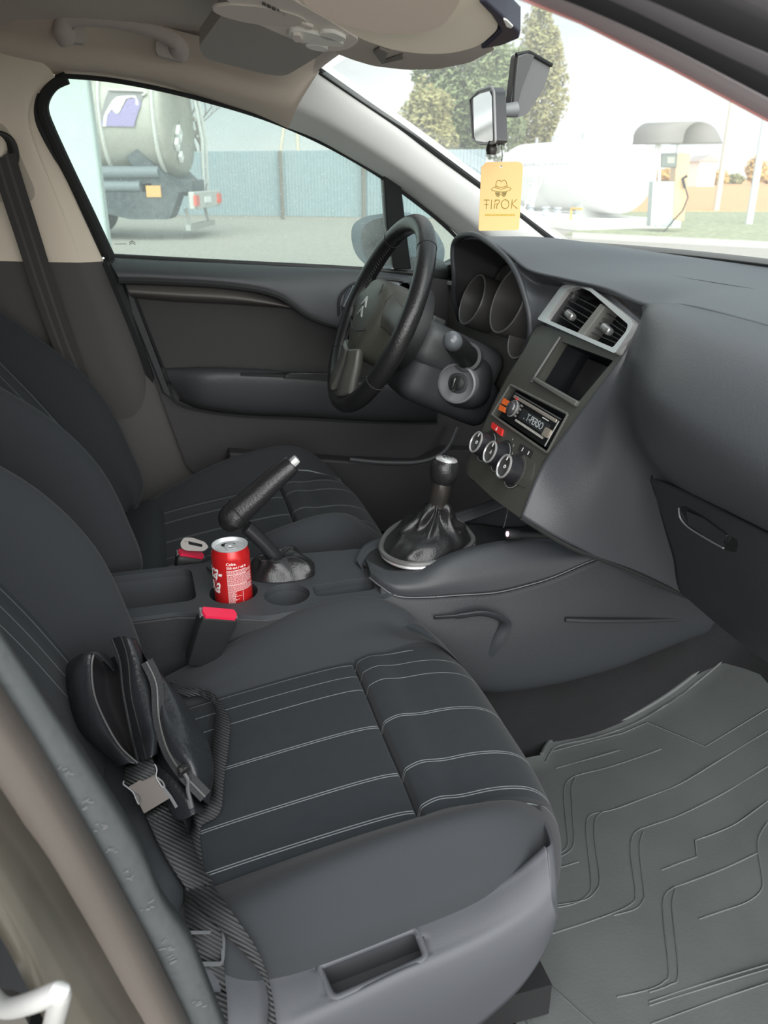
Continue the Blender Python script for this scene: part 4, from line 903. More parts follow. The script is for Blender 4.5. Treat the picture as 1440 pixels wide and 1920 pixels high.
mb = MB(); mb.prism(rpoly(ghp([(1296, 954), (1330, 968), (1375, 1000), (1368, 1022), (1330, 1000), (1300, 980)]), .006), GH.mat(), .003, .007); mb.build('lid_handle', gloss, hdl, bevel=.002)
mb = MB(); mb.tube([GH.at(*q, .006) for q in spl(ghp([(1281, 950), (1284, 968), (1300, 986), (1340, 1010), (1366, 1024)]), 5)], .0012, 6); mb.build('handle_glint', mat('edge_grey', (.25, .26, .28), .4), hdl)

# ---- driver-side face behind the wheel, below the hood
Df = [[(.70, .72, .78), (.685, .60, .785), (.665, .54, .775), (.69, .42, .76), (.69, .30, .75), (.66, .20, .74), (.62, .125, .73)],
      [(.665, .72, .70), (.655, .60, .70), (.645, .53, .69), (.645, .42, .675), (.645, .30, .66), (.63, .20, .66), (.60, .125, .66)],
      [(.66, .72, .60), (.65, .60, .60), (.64, .53, .58), (.635, .42, .57), (.635, .30, .56), (.60, .20, .57), (.555, .125, .58)],
      [(.70, .72, .48), (.69, .60, .47), (.68, .53, .46), (.67, .42, .46), (.66, .30, .46), (.62, .20, .47), (.55, .125, .48)]]
patch('driver_panel', Df, greyt, da, nu=6, nv=6, solid=.004)
# ---- binnacle lip and recess
lipx = .585
lip = [U(*p, 'x', x) for p, x in (((862, 600), .625), ((851, 560), .60), ((852, 520), .59), ((849, 480), lipx), ((852, 455), lipx), ((866, 442), lipx), ((893, 441), lipx), ((927, 463), lipx), ((953, 487), lipx), ((970, 515), .586), ((985, 558), .590), ((994, 600), .594), ((992, 640), .600), ((975, 668), .612))]
GP = Plane((.665, .36, .735), (-.93, 0, .36), (0, 1, 0))
cen = Vector((.60, .335, .735))
def topan(p, s):
    q = cen + (p - cen) * s; d = (GP.O - q).dot(GP.n); return q + GP.n * d
inner = [topan(p, .86) for p in lip]
lout = [p + (p - cen).normalized() * .006 + Vector((.01, 0, .0)) for p in lip]
midl = [p.lerp(q, .45) + (p - cen).normalized() * .004 for p, q in zip(lip, inner)]
patch('binnacle_recess', [lip, midl, inner], mat('recess_black', (.022, .022, .023), .75, bump=(500, .4, .0006)), da, nu=5, nv=6, solid=.002)
mb = MB(); mb.tube(spl(lip, 6), .0055, 10); mb.build('hood_lip', softd, da)
cw = [[lip[8], Vector((.606, .10, .803)), Vector((.630, -.02, .797)), Vector((.640, -.10, .790))],
      [lip[9], U(1010, 530, 'x', .618), U(1050, 534, 'x', .632), U(1085, 524, 'x', .640)],
      [lip[10], U(1008, 562, 'x', .606), U(1034, 563, 'x', .622), U(1060, 560, 'x', .640)],
      [lip[11], U(1002, 598, 'x', .598), U(1018, 600, 'x', .606), U(1040, 610, 'x', .630)],
      [lip[12], U(995, 625, 'x', .598), U(1008, 612, 'x', .606), U(1030, 625, 'x', .630)]]
patch('centre_cowl', cw, softd, da, nu=6, nv=6, solid=.003)
# side wall of the hood, left outside
hs = [[lip[k] + Vector((0, .004, 0)) for k in (1, 2, 3, 4, 5)], [lip[k] + Vector((.06, .03 - .006 * k, -.006)) for k in (1, 2, 3, 4, 5)], [lip[k] + Vector((.14, .045 - .006 * k, -.012)) for k in (1, 2, 3, 4, 5)]]
patch('hood_side', hs, softd, da, nu=5, nv=6, solid=.003)
mb = MB(); inn2 = [GP.O + (p - GP.O) for p in inner]
def gpuv(p): d = p - GP.O; return (d.dot(GP.ex), d.dot(GP.ey))
cl = thing('instrument_cluster', 'cluster of three round hooded gauge tubes under the binnacle hood', 'instrument cluster', tuple(GP.O))
mb.prism([gpuv(cen + (p - cen) * 1.0) for p in [topan(q, .95) for q in lip]] , GP.mat(), -.006, -.001); mb.build('backing_plate', mat('cluster_grey', (.060, .060, .058), .55), cl)
for (px, py), r1, off, lbl in (((885, 562), .050, .052, 0), ((953, 563), .060, .056, 1), ((979, 626), .044, .04, 2)):
    c = GP.hit(px, py, off); M_ = Matrix.Translation(c - GP.n * off) @ GP.mat().to_3x3().to_4x4()
    mb = MB(); mb.lathe([(r1 * .80, .006), (r1 * .93, off * .8), (r1 * .97, off), (r1 * 1.03, off), (r1 * 1.05, off * .9), (r1 * 1.06, 0)], M_, 48); tb = mb.build('gauge_tube', mat('gauge_tube_black', (.055, .053, .052), .42), cl, auto=50)
    mb = MB(); mb.lathe([(.001, .004), (r1 * .84, .004)], M_, 40); mb.build('gauge_face', mat('gauge_face_dark', (.05, .045, .045), .15, coat=.8), tb)
    mb = MB(); mb.tube([c + (GP.ex * math.cos(t) + GP.ey * math.sin(t)) * r1 * 1.0 for t in [2 * math.pi * i / 40 for i in range(40)]], .0016, 6, closed=True); mb.build('tube_rim', mat('rim_dark_grey', (.12, .12, .12), .35), tb)
# ---- left air vent beside the binnacle
LV = Plane(U(835, 512, 'x', .66), (-.95, -.1, .1), (0, 1, 0))
def lvp(pts): return [LV.uv(*p) for p in pts]
lv = thing('side_air_vent', 'small half-hidden air vent with chrome rim left of the binnacle', 'air vent', tuple(LV.O))
oq = spl(lvp([(812, 520), (820, 505), (836, 496), (858, 491)]), 5) + lvp([(858, 537), (812, 523)]); iq = spl(lvp([(818, 518), (826, 506), (840, 500), (862, 496)]), 5) + lvp([(862, 530), (818, 520)])
mb = MB(); mb.prism(oq, LV.mat(), -.01, .012, [iq]); mb.build('chrome_surround', chrome, lv, bevel=.001)
mb = MB(); mb.prism(iq, LV.mat(), -.03, -.02); mb.build('vent_cavity', deep, lv)
for y0 in (503, 511, 519, 526):
    mb = MB(); p, q = LV.hit(816, y0, .0), LV.hit(862, y0 + 4, .0); mb.tube([p, q], .003, 4, flat=.3); mb.build('slat', black, lv)
mb = MB(); mb.lathe([(.001, .006), (.008, .006), (.011, 0), (.008, -.006)], LV.mat(*LV.uv(836, 515), .006), 16); mb.build('vent_tab', mat('tab_grey', (.14, .14, .14), .35), lv)
mb = MB(); mb.prism(rpoly(lvp([(800, 530), (808, 500), (835, 484), (870, 480), (870, 560), (795, 560)]), .01), LV.mat(), -.03, -.011); mb.build('vent_housing', black, lv, bevel=.004)

# ---- centre stack, a flat face tilted towards the driver
def sp(pts): return [S.uv(*p) for p in pts]
stack = thing('centre_stack', 'warm dark grey centre stack with screen pocket and climate controls', 'centre console panel', tuple(S.hit(1010, 790)))
stm = mat('stack_warm_grey', (.066, .066, .058), .42, bump=(450, .25, .0005))
outline = rpoly(sp([(1008, 606), (1172, 668), (1087, 777), (1046, 828), (1014, 868), (992, 925), (976, 972), (925, 935), (893, 905), (878, 893), (878, 866), (894, 826), (953, 704), (985, 652)]), .006)
pocket = rpoly(sp([(1053, 640), (1150, 676), (1086, 752), (1008, 715)]), .003)
radio = rpoly(sp([(958, 724), (1064, 778), (1026, 848), (925, 778)]), .004)
mb = MB(); mb.prism(outline, S.mat(), -.012, 0, [pocket, radio]); mb.build('face_plate', stm, stack, bevel=.0015)
mb = MB(); mb.prism(rpoly(sp([(1000, 600), (1180, 665), (980, 985), (870, 900), (872, 860), (948, 700)]), .006), S.mat(), -.075, -.070)
for q, dpt in ((pocket, .065), (radio, .03)):
    n_ = len(q); k = len(mb.V); mb.V += [S.at(u, v, -.0119) for u, v in q] + [S.at(u, v, -dpt) for u, v in q]
    for i in range(n_): mb.F.append((k + i, k + (i + 1) % n_, k + n_ + (i + 1) % n_, k + n_ + i))
    mb.F.append(tuple(k + n_ + i for i in range(n_)))
mb.build('opening_walls', mat('pocket_black', (.012, .013, .016), .32), stack)
# outer cheek of the stack towards the driver
ol = sp([(1000, 606), (985, 652), (951, 704), (892, 826), (876, 866), (876, 893), (890, 905)])
c0 = [S.at(u, v, 0) for u, v in ol]; c1 = [p + Vector((.0, .006, .0)) + SN * -.008 for p in c0]; c2 = [p + Vector((.05, .008, .01)) for p in c1]; c3 = [p + Vector((.14, .004, .01)) for p in c1]
patch('stack_cheek', [c0, c1, c2, c3], mat('cheek_grey', (.10, .10, .095), .45, bump=(450, .25, .0005)), stack, nu=4, nv=6)
# raised bezel around radio and controls
bz = rpoly(sp([(955, 707), (1084, 776), (1030, 858), (1022, 864), (985, 852), (918, 783)]), .006)
mb = MB(); bzi = rpoly(sp([(958, 722), (1066, 777), (1027, 850), (923, 778)]), .004)
mb.tube([S.at(u, v, .001) for u, v in bzi], .0022, 8, closed=True); mb.build('radio_bezel', mat('bezel_warm_grey', (.11, .11, .10), .35), stack)
mb = MB(); mb.tube([S.at(u, v, .0015) for u, v in sp([(1052, 632), (998, 716)])], .0022, 8); mb.build('pocket_trim', mat('trim_silver_dark', (.22, .22, .22), .35, metal=.5), stack)
mb = MB(); mb.prism(sp([(1000, 714), (1006, 708), (1088, 754), (1082, 764)]), S.mat(), -.004, .006); mb.build('pocket_ledge', mat('ledge_warm_grey', (.12, .12, .11), .4), stack, bevel=.002)
# screen inside pocket
mb = MB(); mb.prism(sp([(1055, 645), (1128, 674), (1062, 745), (1012, 718)]), S.mat(), -.062, -.05); mb.build('pocket_insert', mat('insert_black', (.008, .008, .010), .25), stack, bevel=.004)
# climate knobs
for k, ((px, py), rr_, ring) in enumerate((((910, 834), .0205, (912, 836)), ((937, 853), .0205, (941, 857)), ((964, 880), .0215, (968, 884)))):
    u, v = S.uv(*S_ ) if False else S.uv(px + 3, py + 3)
    kb = MB(); kb.lathe([(rr_ * 1.02, 0), (rr_, .012), (rr_ * .92, .022), (rr_ * .80, .0225)], S.mat(u, v, 0), 40); kn = kb.build('climate_knob', mat('knob_black', (.02, .02, .024), .3), stack, auto=50)
    kb = MB(); kb.lathe([(rr_ * .92, .021), (rr_ * .93, .0235), (rr_ * .84, .0245), (rr_ * .76, .0225)], S.mat(u, v, 0), 40); kb.build('knob_chrome_ring', chrome, kn, auto=60)
    kb = MB(); kb.lathe([(.0003, .0195), (rr_ * .5, .020), (rr_ * .78, .0225)], S.mat(u, v, 0), 40); kb.build('knob_cap', mat('knob_cap_dark', (.05, .05, .05), .35), kn, auto=60)
    kb = MB()
    if k == 1: text3('knob_symbol', 'A', .010, S.mat(u, v, .0212), white, kn, thick=.0002)
    else: kb.tube([S.at(u + .0026 * math.cos(t), v + .0026 * math.sin(t), .0212) for t in [2 * math.pi * i / 14 for i in range(14)]], .0007, 5, closed=True); kb.build('knob_symbol', white, kn)
    kb = MB(); kb.box((0, rr_ * .62, .0236), (.0022, .006, .001), S.mat(u, v, 0)); kb.build('knob_pointer', white, kn)
    kb = MB(); r2 = rr_ * 1.28; kb.tube([S.at(u - .001 + r2 * math.cos(t), v - .001 + r2 * math.sin(t), .0006) for t in [R(-120 + 200 * i / 24) for i in range(25)]], .0007, 5); kb.build('knob_scale', mat('scale_grey', (.30, .30, .30), .4), stack)
    kb = MB(); kb.prism(ell(u, v, rr_ * 1.4, rr_ * 1.4, 40), S.mat(), -.002, .0004); kb.build('knob_seat', mat('seat_dark', (.026, .026, .026), .4), stack)
u, v = S.uv(940, 853)
for k in range(4):
    a = R(70 - 24 * k); text3('dial_number', str(k + 1), .005, S.mat(u + .0335 * math.cos(a), v + .0335 * math.sin(a), .001), white, stack, thick=.0001)
# hazard button and small buttons
hz = rpoly(sp([(925, 792), (945, 806), (942, 819), (923, 803)]), .002)
mb = MB(); mb.prism(hz, S.mat(), -.002, .003); hb = mb.build('hazard_button', mat('hazard_red', (.70, .035, .03), .35), stack, bevel=.001)
u, v = S.uv(934, 805); mb = MB(); tri = [(u - .003, v - .003), (u + .003, v - .003), (u, v + .0032)]; tri2 = [(u - .0016, v - .0021), (u + .0016, v - .0021), (u, v + .0014)]; mb.prism(tri, S.mat(), .003, .0034, [tri2]); mb.build('warning_triangle', white, hb, smooth=False)
mb = MB(); mb.prism(rpoly(sp([(977, 832), (1002, 847), (996, 860), (971, 845)]), .0015), S.mat(), -.002, .0012); bp_ = mb.build('button_pair', mat('button_dark', (.03, .03, .03), .35), stack, bevel=.0008)
for px, py in ((981, 843), (992, 850)):
    u, v = S.uv(px, py); mb = MB(); mb.prism([(u - .001, v - .003), (u + .001, v - .003), (u + .001, v + .003), (u - .001, v + .003)], S.mat(), .0012, .0016); mb.build('button_mark', white, bp_)
mb = MB(); mb.prism(rpoly(sp([(985, 852), (1004, 870), (998, 900), (985, 915), (955, 903), (950, 880)]), .005), S.mat(), -.006, .0012); mb.build('control_panel_lip', stm, stack, bevel=.001)

# ---- car radio
RS = Plane(S.at(0, 0, -.006), SN, (0, 1, 0))
def rp(pts, off=0): return [RS.uv(*p) for p in pts]
ra = thing('car_radio', 'aftermarket car radio with silver top strip, orange buttons and round volume knob', 'car radio', tuple(RS.hit(1000, 790)))
rq = [(967, 738), (1054, 789), (1026, 840), (941, 782)]
mb = MB(); mb.prism(rpoly(rp(rq), .003), RS.mat(), -.02, .004); mb.build('faceplate', mat('radio_gloss_black', (.010, .010, .011), .18), ra, bevel=.0015)
r0_ = [Vector((*RS.uv(*p), 0)) for p in rq]   # TL TR BR BL
def rq_(s, t):
    a = r0_[0].lerp(r0_[1], s); b = r0_[3].lerp(r0_[2], s); p = a.lerp(b, t); return (p.x, p.y)
def rrect(s0, t0, s1, t1): return [rq_(s0, t0), rq_(s1, t0), rq_(s1, t1), rq_(s0, t1)]
mb = MB(); mb.prism(rrect(.05, .04, .97, .155), RS.mat(), .004, .006); mb.build('silver_strip', mat('strip_champagne', (.66, .58, .52), .3, metal=.7), ra, bevel=.0008)
mb = MB(); mb.prism(rrect(.02, -.045, .98, -.01), RS.mat(), .000, .0035); mb.build('disc_slot', mat('slot_edge', (.14, .14, .14), .3), ra)
mb = MB(); mb.prism(rrect(.335, .30, .90, .68), RS.mat(), .004, .0048); dis = mb.build('display', mat('display_glass', (.03, .033, .036), .12), ra)
th = math.atan2(rq_(.9, .5)[1] - rq_(.3, .5)[1], rq_(.9, .5)[0] - rq_(.3, .5)[0])
u, v = rq_(.62, .50)
text3('display_text', '. T-PERSO', .0165, RS.mat(u, v, .0050) @ Matrix.Rotation(th, 4, 'Z'), mat('display_segments', (.45, .48, .50), .4), dis, thick=.0002, sx=-.9 if False else .92)
u, v = rq_(.155, .50); rk = .0118
mb = MB(); mb.lathe([(rk * 1.18, .002), (rk * 1.12, .005), (rk, .006), (rk * .97, .011), (rk * .8, .0125), (.001, .013)], RS.mat(u, v), 36); kn = mb.build('volume_knob', mat('knob_smoke', (.06, .06, .065), .12, coat=.6), ra, auto=50)
mb = MB(); mb.lathe([(rk * 1.22, .003), (rk * 1.26, .006), (rk * 1.12, .0065)], RS.mat(u, v), 36); mb.build('knob_ring', chrome, kn, auto=60)
for pq in ([(951, 749), (961, 755), (956, 764), (946, 759)], [(944, 761), (953, 766), (951, 776), (941, 771)]):
    mb = MB(); mb.prism(rpoly(rp(pq), .001), RS.mat(), .004, .0075); mb.build('orange_button', mat('button_orange', (.85, .16, .03), .35), ra, bevel=.0006)
mb = MB(); mb.prism(rrect(.115, .10, .16, .16), RS.mat(), .0055, .0068); mb.build('eject_mark', mat('mark_red', (.75, .05, .05), .4), ra)
for k in range(6):
    mb = MB(); s0 = .32 + .098 * k; mb.prism(rpoly(rrect(s0, .755, s0 + .088, .83), .0006), RS.mat(), .004, .006); mb.build('preset_button', mat('preset_silver', (.42, .41, .38), .4), ra, bevel=.0005)
mb = MB(); mb.prism(rpoly(rrect(.875, .42, .985, .72), .0025), RS.mat(), .004, .0075); mb.build('right_rocker', mat('rocker_champagne', (.55, .48, .40), .25, metal=.6), ra, bevel=.001)
for k, (s0, t0) in enumerate(((.26, .22), (.265, .36), (.25, .50), (.245, .64))):
    mb = MB(); mb.prism(rrect(s0, t0, s0 + .035, t0 + .07), RS.mat(), .004, .0055); mb.build('small_key', mat('key_grey', (.22, .21, .20), .4), ra)
mb = MB(); mb.prism(rrect(.72, .205, .84, .235), RS.mat(), .004, .0046); mb.build('maker_line', white, ra)
mb = MB(); mb.tube([RS.at(*rq_(.995, .05), .004), RS.at(*rq_(.99, .98), .004)], .0012, 6); mb.build('side_trim', chrome, ra)

# ---- centre air vents
VT = Plane(U(1110, 600, 'y', -.03), Vector((-.86, 0, .42)), (0, 1, 0))
def vp(pts): return [VT.uv(*p) for p in pts]
cv = thing('centre_air_vents', 'pair of centre air vents in one silver pentagonal frame above the screen pocket', 'air vent', tuple(VT.hit(1110, 600)))
oq = rpoly(vp([(1018, 604), (1064, 541), (1096, 536), (1120, 546), (1198, 608), (1197, 622), (1165, 669)]), [.004, .008, .006, .006, .01, .01, .004])
iq = rpoly(vp([(1035, 604), (1074, 549), (1096, 543), (1117, 552), (1190, 615), (1186, 628), (1161, 658)]), .004)
mb = MB(); mb.prism(oq, VT.mat(), -.008, .012, [iq]); mb.build('silver_frame', chrome, cv, bevel=.002)
mb = MB(); mb.prism(rpoly(vp([(1012, 606), (1060, 533), (1096, 526), (1126, 538), (1206, 606), (1204, 626), (1168, 676)]), .008), VT.mat(), -.03, -.004, [iq]); mb.build('outer_housing', softd, cv, bevel=.006)
k = len(iq); mb = MB(); mb.V = [VT.at(u, v, .004) for u, v in iq] + [VT.at(u, v, -.045) for u, v in iq]; mb.F = [(i, (i + 1) % k, k + (i + 1) % k, k + i) for i in range(k)] + [tuple(range(2 * k - 1, k - 1, -1))]; mb.build('vent_cavity', deep, cv)
mb = MB(); mb.prism(vp([(1134, 572), (1142, 578), (1098, 636), (1087, 631)]), VT.mat(), -.02, .008); mb.build('centre_divider', mat('divider_grey', (.17, .17, .155), .45), cv, bevel=.002)
slm = mat('slat_grey', (.035, .035, .036), .4)
L_ = [((1060, 560), (1040, 594)), ]
for t in (.12, .3, .48, .66, .84):
    a = (1086 - 42 * t, 551 + 52 * t * .95); b = (1132 - 42 * t, 574 + 57 * t)
    mb = MB(); mb.tube([VT.hit(*a, -.002), VT.hit(*b, -.002)], .0045, 6, flat=.22, up=VT.n.cross(Vector((0, 1, 0)))); mb.build('slat', slm, cv)
    a = (1146 - 40 * t, 583 + 50 * t); b = (1190 - 32 * t, 622 + 32 * t - 2)
    mb = MB(); mb.tube([VT.hit(*a, -.002), VT.hit(*b, -.002)], .0045, 6, flat=.22, up=VT.n.cross(Vector((0, 1, 0)))); mb.build('slat', slm, cv)
for px, py in ((1077, 595), (1146, 622)):
    u, v = VT.uv(px, py); V, Fc = rbox((0, 0, 0), (.026, .012, .014), .0055, 5, VT.mat(u, v, .008) @ Matrix.Rotation(R(-14), 4, 'Z')); mb = MB(); mb.add(V, Fc); mb.build('vent_tab', mat('tab_satin', (.30, .30, .30), .25, metal=.7), cv)
for px, py in ((1068, 553), (1186, 640)):
    u, v = VT.uv(px, py); mb = MB(); mb.lathe([(.001, .004), (.010, .004), (.012, 0), (.012, -.006)], VT.mat(u, v, -.004), 20); mb.build('shut_off_wheel', slm, cv)

# ================================================================= STEERING
WN = Vector((-.906, 0, .4226)); WC = Vector((.391, .36, .71)); WP = Plane(WC, WN, (0, 1, 0))
def wheelpt(a, r, off=0): return WP.at(r * math.cos(a), r * math.sin(a), off)
sw = thing('steering_wheel', 'black leather steering wheel with a grey airbag hub', 'steering wheel', tuple(WC))
Rw = .176
mb = MB(); mb.tube([wheelpt(2 * math.pi * i / 96, Rw * (1.0 if math.sin(2 * math.pi * i / 96) > -.75 else 1.0)) for i in range(96)], .0172, 20, closed=True, up=None); mb.build('rim', leather, sw)
for a in (R(52), R(128), R(-35), R(215)):
    mb = MB(); c = wheelpt(a, Rw); rd = (c - WC).normalized(); mb.tube([c + (rd * math.cos(t) + WN * math.sin(t)) * .0174 for t in [2 * math.pi * i / 24 for i in range(24)]], .0007, 6, closed=True); mb.build('rim_seam', mat('seam_black', (.03, .03, .03), .6), sw)
mb = MB()   # stitching along the inner edge
for i in range(150):
    a = 2 * math.pi * i / 150; c = wheelpt(a, Rw - .0168, .003); c2 = wheelpt(a + .028, Rw - .0168, -.003); mb.tube([c, c2], .0006, 4)
mb.build('stitching', mat('thread_grey', (.10, .10, .10), .7), sw)
hubm = mat('airbag_cover_grey', (.075, .075, .062), .45, bump=(420, .4, .0006))
ho = [(645, 655), (648, 615), (656, 580), (674, 553), (700, 541), (730, 540), (757, 548), (765, 560), (757, 590), (747, 615), (728, 650), (705, 678), (680, 692), (660, 690), (648, 676)]
ring0 = spl([(*WP.uv(*p), 0.0) for p in ho], 4, True); cu0 = sum((p.x for p in ring0)) / len(ring0); cv0 = sum((p.y for p in ring0)) / len(ring0)
# symmetric cover: use the traced left half, mirrored about the wheel's axis
half = [(0.004, .068), (.035, .066), (.060, .055), (.078, .030), (.080, .004), (.068, -.030), (.045, -.068), (.018, -.082), (0, -.084)]
full = half + [(-u, v) for u, v in half[-2::-1]]
full = [(p[0], p[1]) for p in spl(full[:-1], 4, True)]
rows = []
for s, off in ((1.03, -.03), (1.0, .006), (.97, .016), (.90, .022), (.7, .028), (.4, .031), (.05, .032)): rows.append([WP.at(u * s, v * s - .004, off) for u, v in full])
V, Fc = grid_from(rows, closed=True); hub = link('airbag_cover', V, Fc, hubm, sw)
mb = MB()
for s in (-1, 1):
    pts = [WP.at(s * (.042 + .006 * math.sin(t * 3)), .055 - .125 * t, .0275 - .004 * abs(t - .4)) for t in [i / 12 for i in range(13)]]; mb.tube(pts, .0011, 6)
mb.build('cover_seam', mat('seam_dark', (.02, .02, .02), .6), hub)
mb = MB(); mb.tube([WP.at(.06 - .12 * t, -.030 - .012 * math.sin(math.pi * t), .0268 + .004 * math.sin(math.pi * t)) for t in [i / 12 for i in range(13)]], .0011, 6); mb.build('cover_crease', mat('seam_dark', (.02, .02, .02), .6), hub)
mb = MB()   # double chevron emblem
for k in (0, 1):
    z = .012 - .019 * k
    mb.prism([(-.019, z - .012), (-.003, z + .006), (0, z + .008), (.003, z + .006), (.019, z - .012), (.012, z - .0125), (0, z - .003), (-.012, z - .0125)], WP.mat(0, .004), .029, .0335)
mb.build('chevron_emblem', mat('emblem_silver', (.62, .62, .58), .3, metal=.8), hub, bevel=.0012)
spm = mat('spoke_grey', (.10, .10, .09), .38, bump=(420, .3, .0005))
for s in (-1, 1):
    rows = [[WP.at(s * u, v, o) for u, v, o in r] for r in (
        [(.070, .045, .012), (.100, .038, .006), (.135, .034, .004), (.165, .036, .002)],
        [(.072, .030, .018), (.100, .022, .012), (.135, .018, .009), (.165, .018, .006)],
        [(.074, .005, .018), (.100, .002, .012), (.135, -.004, .009), (.165, -.008, .006)],
        [(.074, -.015, .010), (.100, -.016, .004), (.135, -.022, .002), (.160, -.032, .0)])]
    patch('side_spoke', rows, spm, sw, nu=4, nv=5, solid=.02, flip=(s > 0))
    rows = [[WP.at(s * u, v, o) for u, v, o in r] for r in (
        [(.008, -.078, .014), (.012, -.110, .008), (.018, -.140, .006), (.024, -.165, .004)],
        [(.024, -.074, .016), (.030, -.105, .010), (.038, -.135, .008), (.048, -.158, .004)],
        [(.044, -.066, .010), (.052, -.095, .004), (.064, -.122, .002), (.080, -.145, .0)])]
    patch('lower_spoke', rows, spm, sw, nu=4, nv=5, solid=.016, flip=(s > 0))
mb = MB(); mb.lathe([(.075, -.028), (.085, -.045), (.082, -.075), (.02, -.08)], WP.mat(), 36); mb.build('hub_back', black, sw)
# ---- column shroud with stalk and ignition
CM = Matrix((WP.ex, WP.ey, WP.n)).transposed().to_4x4()
def colm(u, v, o): return Matrix.Translation(WP.at(u, v, o)) @ CM
sc_ = thing('steering_column', 'charcoal steering column shroud with ignition ring behind the wheel', 'steering column', tuple(WP.at(0, 0, -.15)))
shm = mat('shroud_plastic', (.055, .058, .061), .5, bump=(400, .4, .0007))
V, Fc = rbox((0, -.010, -.165), (.17, .085, .19), .03, 8, Matrix.Translation(WC) @ CM, f=lambda p: Vector((p.x * (1 - .25 * (-.08 - p.z) / .2 if p.z < -.08 else 1), p.y, p.z)))
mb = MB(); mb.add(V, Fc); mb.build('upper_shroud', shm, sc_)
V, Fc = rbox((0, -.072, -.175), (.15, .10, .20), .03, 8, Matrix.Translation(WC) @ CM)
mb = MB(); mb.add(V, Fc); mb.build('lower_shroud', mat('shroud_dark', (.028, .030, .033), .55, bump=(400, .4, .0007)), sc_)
# ignition pod on the right flank
ig = U(856, 719, 'y', .262); ign = Vector((-.62, -.76, .16)).normalized(); IP = Plane(ig, ign, (.76, -.62, 0))
mb = MB(); mb.lathe([(.0385, -.05), (.0385, -.006), (.037, 0), (.0335, .0015), (.031, -.003), (.016, -.010), (.0155, -.014), (.001, -.014)], IP.mat(), 48); mb.build('ignition_ring', mat('ignition_ring_grey', (.20, .20, .21), .4), sc_, auto=50)
V, Fc = rbox((0, 0, -.05), (.10, .10, .085), .036, 7, IP.mat()); mb = MB(); mb.add(V, Fc); mb.build('ignition_pod', mat('shroud_dark', (.028, .030, .033), .55), sc_)
key = thing('car_key', 'black car key standing in the ignition ring', 'key', tuple(ig))
mb = MB(); mb.lathe([(.013, -.014), (.013, -.004), (.009, -.002), (.001, -.002)], IP.mat(), 24); mb.build('lock_barrel', black, key)
mb = MB(); V, Fc = rbox((0, 0, .010), (.009, .026, .026), .004, 4, IP.mat() @ Matrix.Rotation(R(-12), 4, 'Z')); mb.add(V, Fc); mb.build('key_bow', mat('key_gloss', (.02, .02, .02), .2, coat=.5), key)
# stalk
a, b = U(849, 640, 'y', .175), U(874, 668, 'y', .262); ax_ = (a - b).normalized()
wk = thing('wiper_stalk', 'short black wiper stalk with a round knob end pointing at the camera', 'stalk', tuple(b))
SM = Plane(b, ax_, (0, 0, 1)); L0 = (a - b).length
mb = MB(); mb.lathe([(.022, -.01), (.021, .0), (.0205, L0 * .5), (.018, L0 * .92), (.0155, L0)], SM.mat(), 32); mb.build('stalk_sleeve', black, wk)
mb = MB(); mb.lathe([(.0165, L0 - .004), (.0170, L0 + .004), (.0145, L0 + .013), (.008, L0 + .018), (.0005, L0 + .0195)], SM.mat(), 32); mb.build('knob_end', mat('stalk_end_gloss', (.10, .11, .12), .22), wk)
mb = MB(); mb.lathe([(.028, -.018), (.0275, -.004), (.022, -.001)], SM.mat(), 32); mb.build('stalk_boot', shm, wk)
mb = MB(); mb.box((0, 0, 0), (.012, .06, .030), colm(-.075, .012, -.145)); mb.build('switch_block', mat('block_grey', (.065, .068, .07), .45), sc_, bevel=.004)
mb = MB(); mb.tube([WP.at(-.088, .032, -.12), WP.at(-.090, .010, -.12), WP.at(-.086, -.015, -.125), WP.at(-.088, -.035, -.13)], .0012, 6); mb.build('shroud_line', mat('line_pale', (.28, .28, .27), .4), sc_)

# ================================================================= CENTRE CONSOLE
kz = .375
con = thing('centre_console', 'charcoal centre console with storage bin and cup holders between the seats', 'centre console', (.2, 0, .3))
I4 = Matrix.Identity(4)
binp = rpoly([(-.34, .066), (.004, .066), (.008, -.044), (-.34, -.046)], .018)
cup1 = ell(.062, -.033, .036, .036, 36); cup2 = ell(.138, -.062, .034, .034, 36)
slot = rpoly([(.178, -.045), (.275, -.040), (.270, -.082), (.178, -.082)], .012)
outp = rpoly([(-.36, .082), (.10, .078), (.32, .06), (.33, -.100), (.10, -.118), (-.02, -.074), (-.36, -.072)], .01)
mb = MB(); mb.prism(outp, I4, kz - .012, kz, [binp, cup1, cup2, slot]); mb.build('console_top', plast, con, bevel=.003)
mb = MB()
for q, dpt, fl in ((binp, .085, 1), (cup1, .075, 1), (cup2, .075, 1), (slot, .05, 1)):
    n_ = len(q); k = len(mb.V); mb.V += [Vector((u, v, kz - .0119)) for u, v in q] + [Vector((u, v, kz - dpt)) for u, v in q]
    for i in range(n_): mb.F.append((k + i, k + (i + 1) % n_, k + n_ + (i + 1) % n_, k + n_ + i))
    mb.F.append(tuple(k + n_ + i for i in range(n_)))
mb.build('wells', mat('well_plastic', (.055, .060, .066), .5, bump=(420, .4, .0007)), con)
mb = MB(); mb.prism([(-.36, -.076), (-.02, -.078), (.10, -.118), (.33, -.102), (.33, -.095), (.10, -.11), (-.02, -.072), (-.36, -.070)], I4, .05, kz - .006); mb.build('side_wall', plastd, con, bevel=.002)
mb = MB(); mb.prism([(-.36, .078), (.10, .074), (.32, .056), (.32, .062), (.10, .082), (-.36, .086)], I4, .05, kz - .006); mb.build('far_side_wall', plastd, con, bevel=.002)
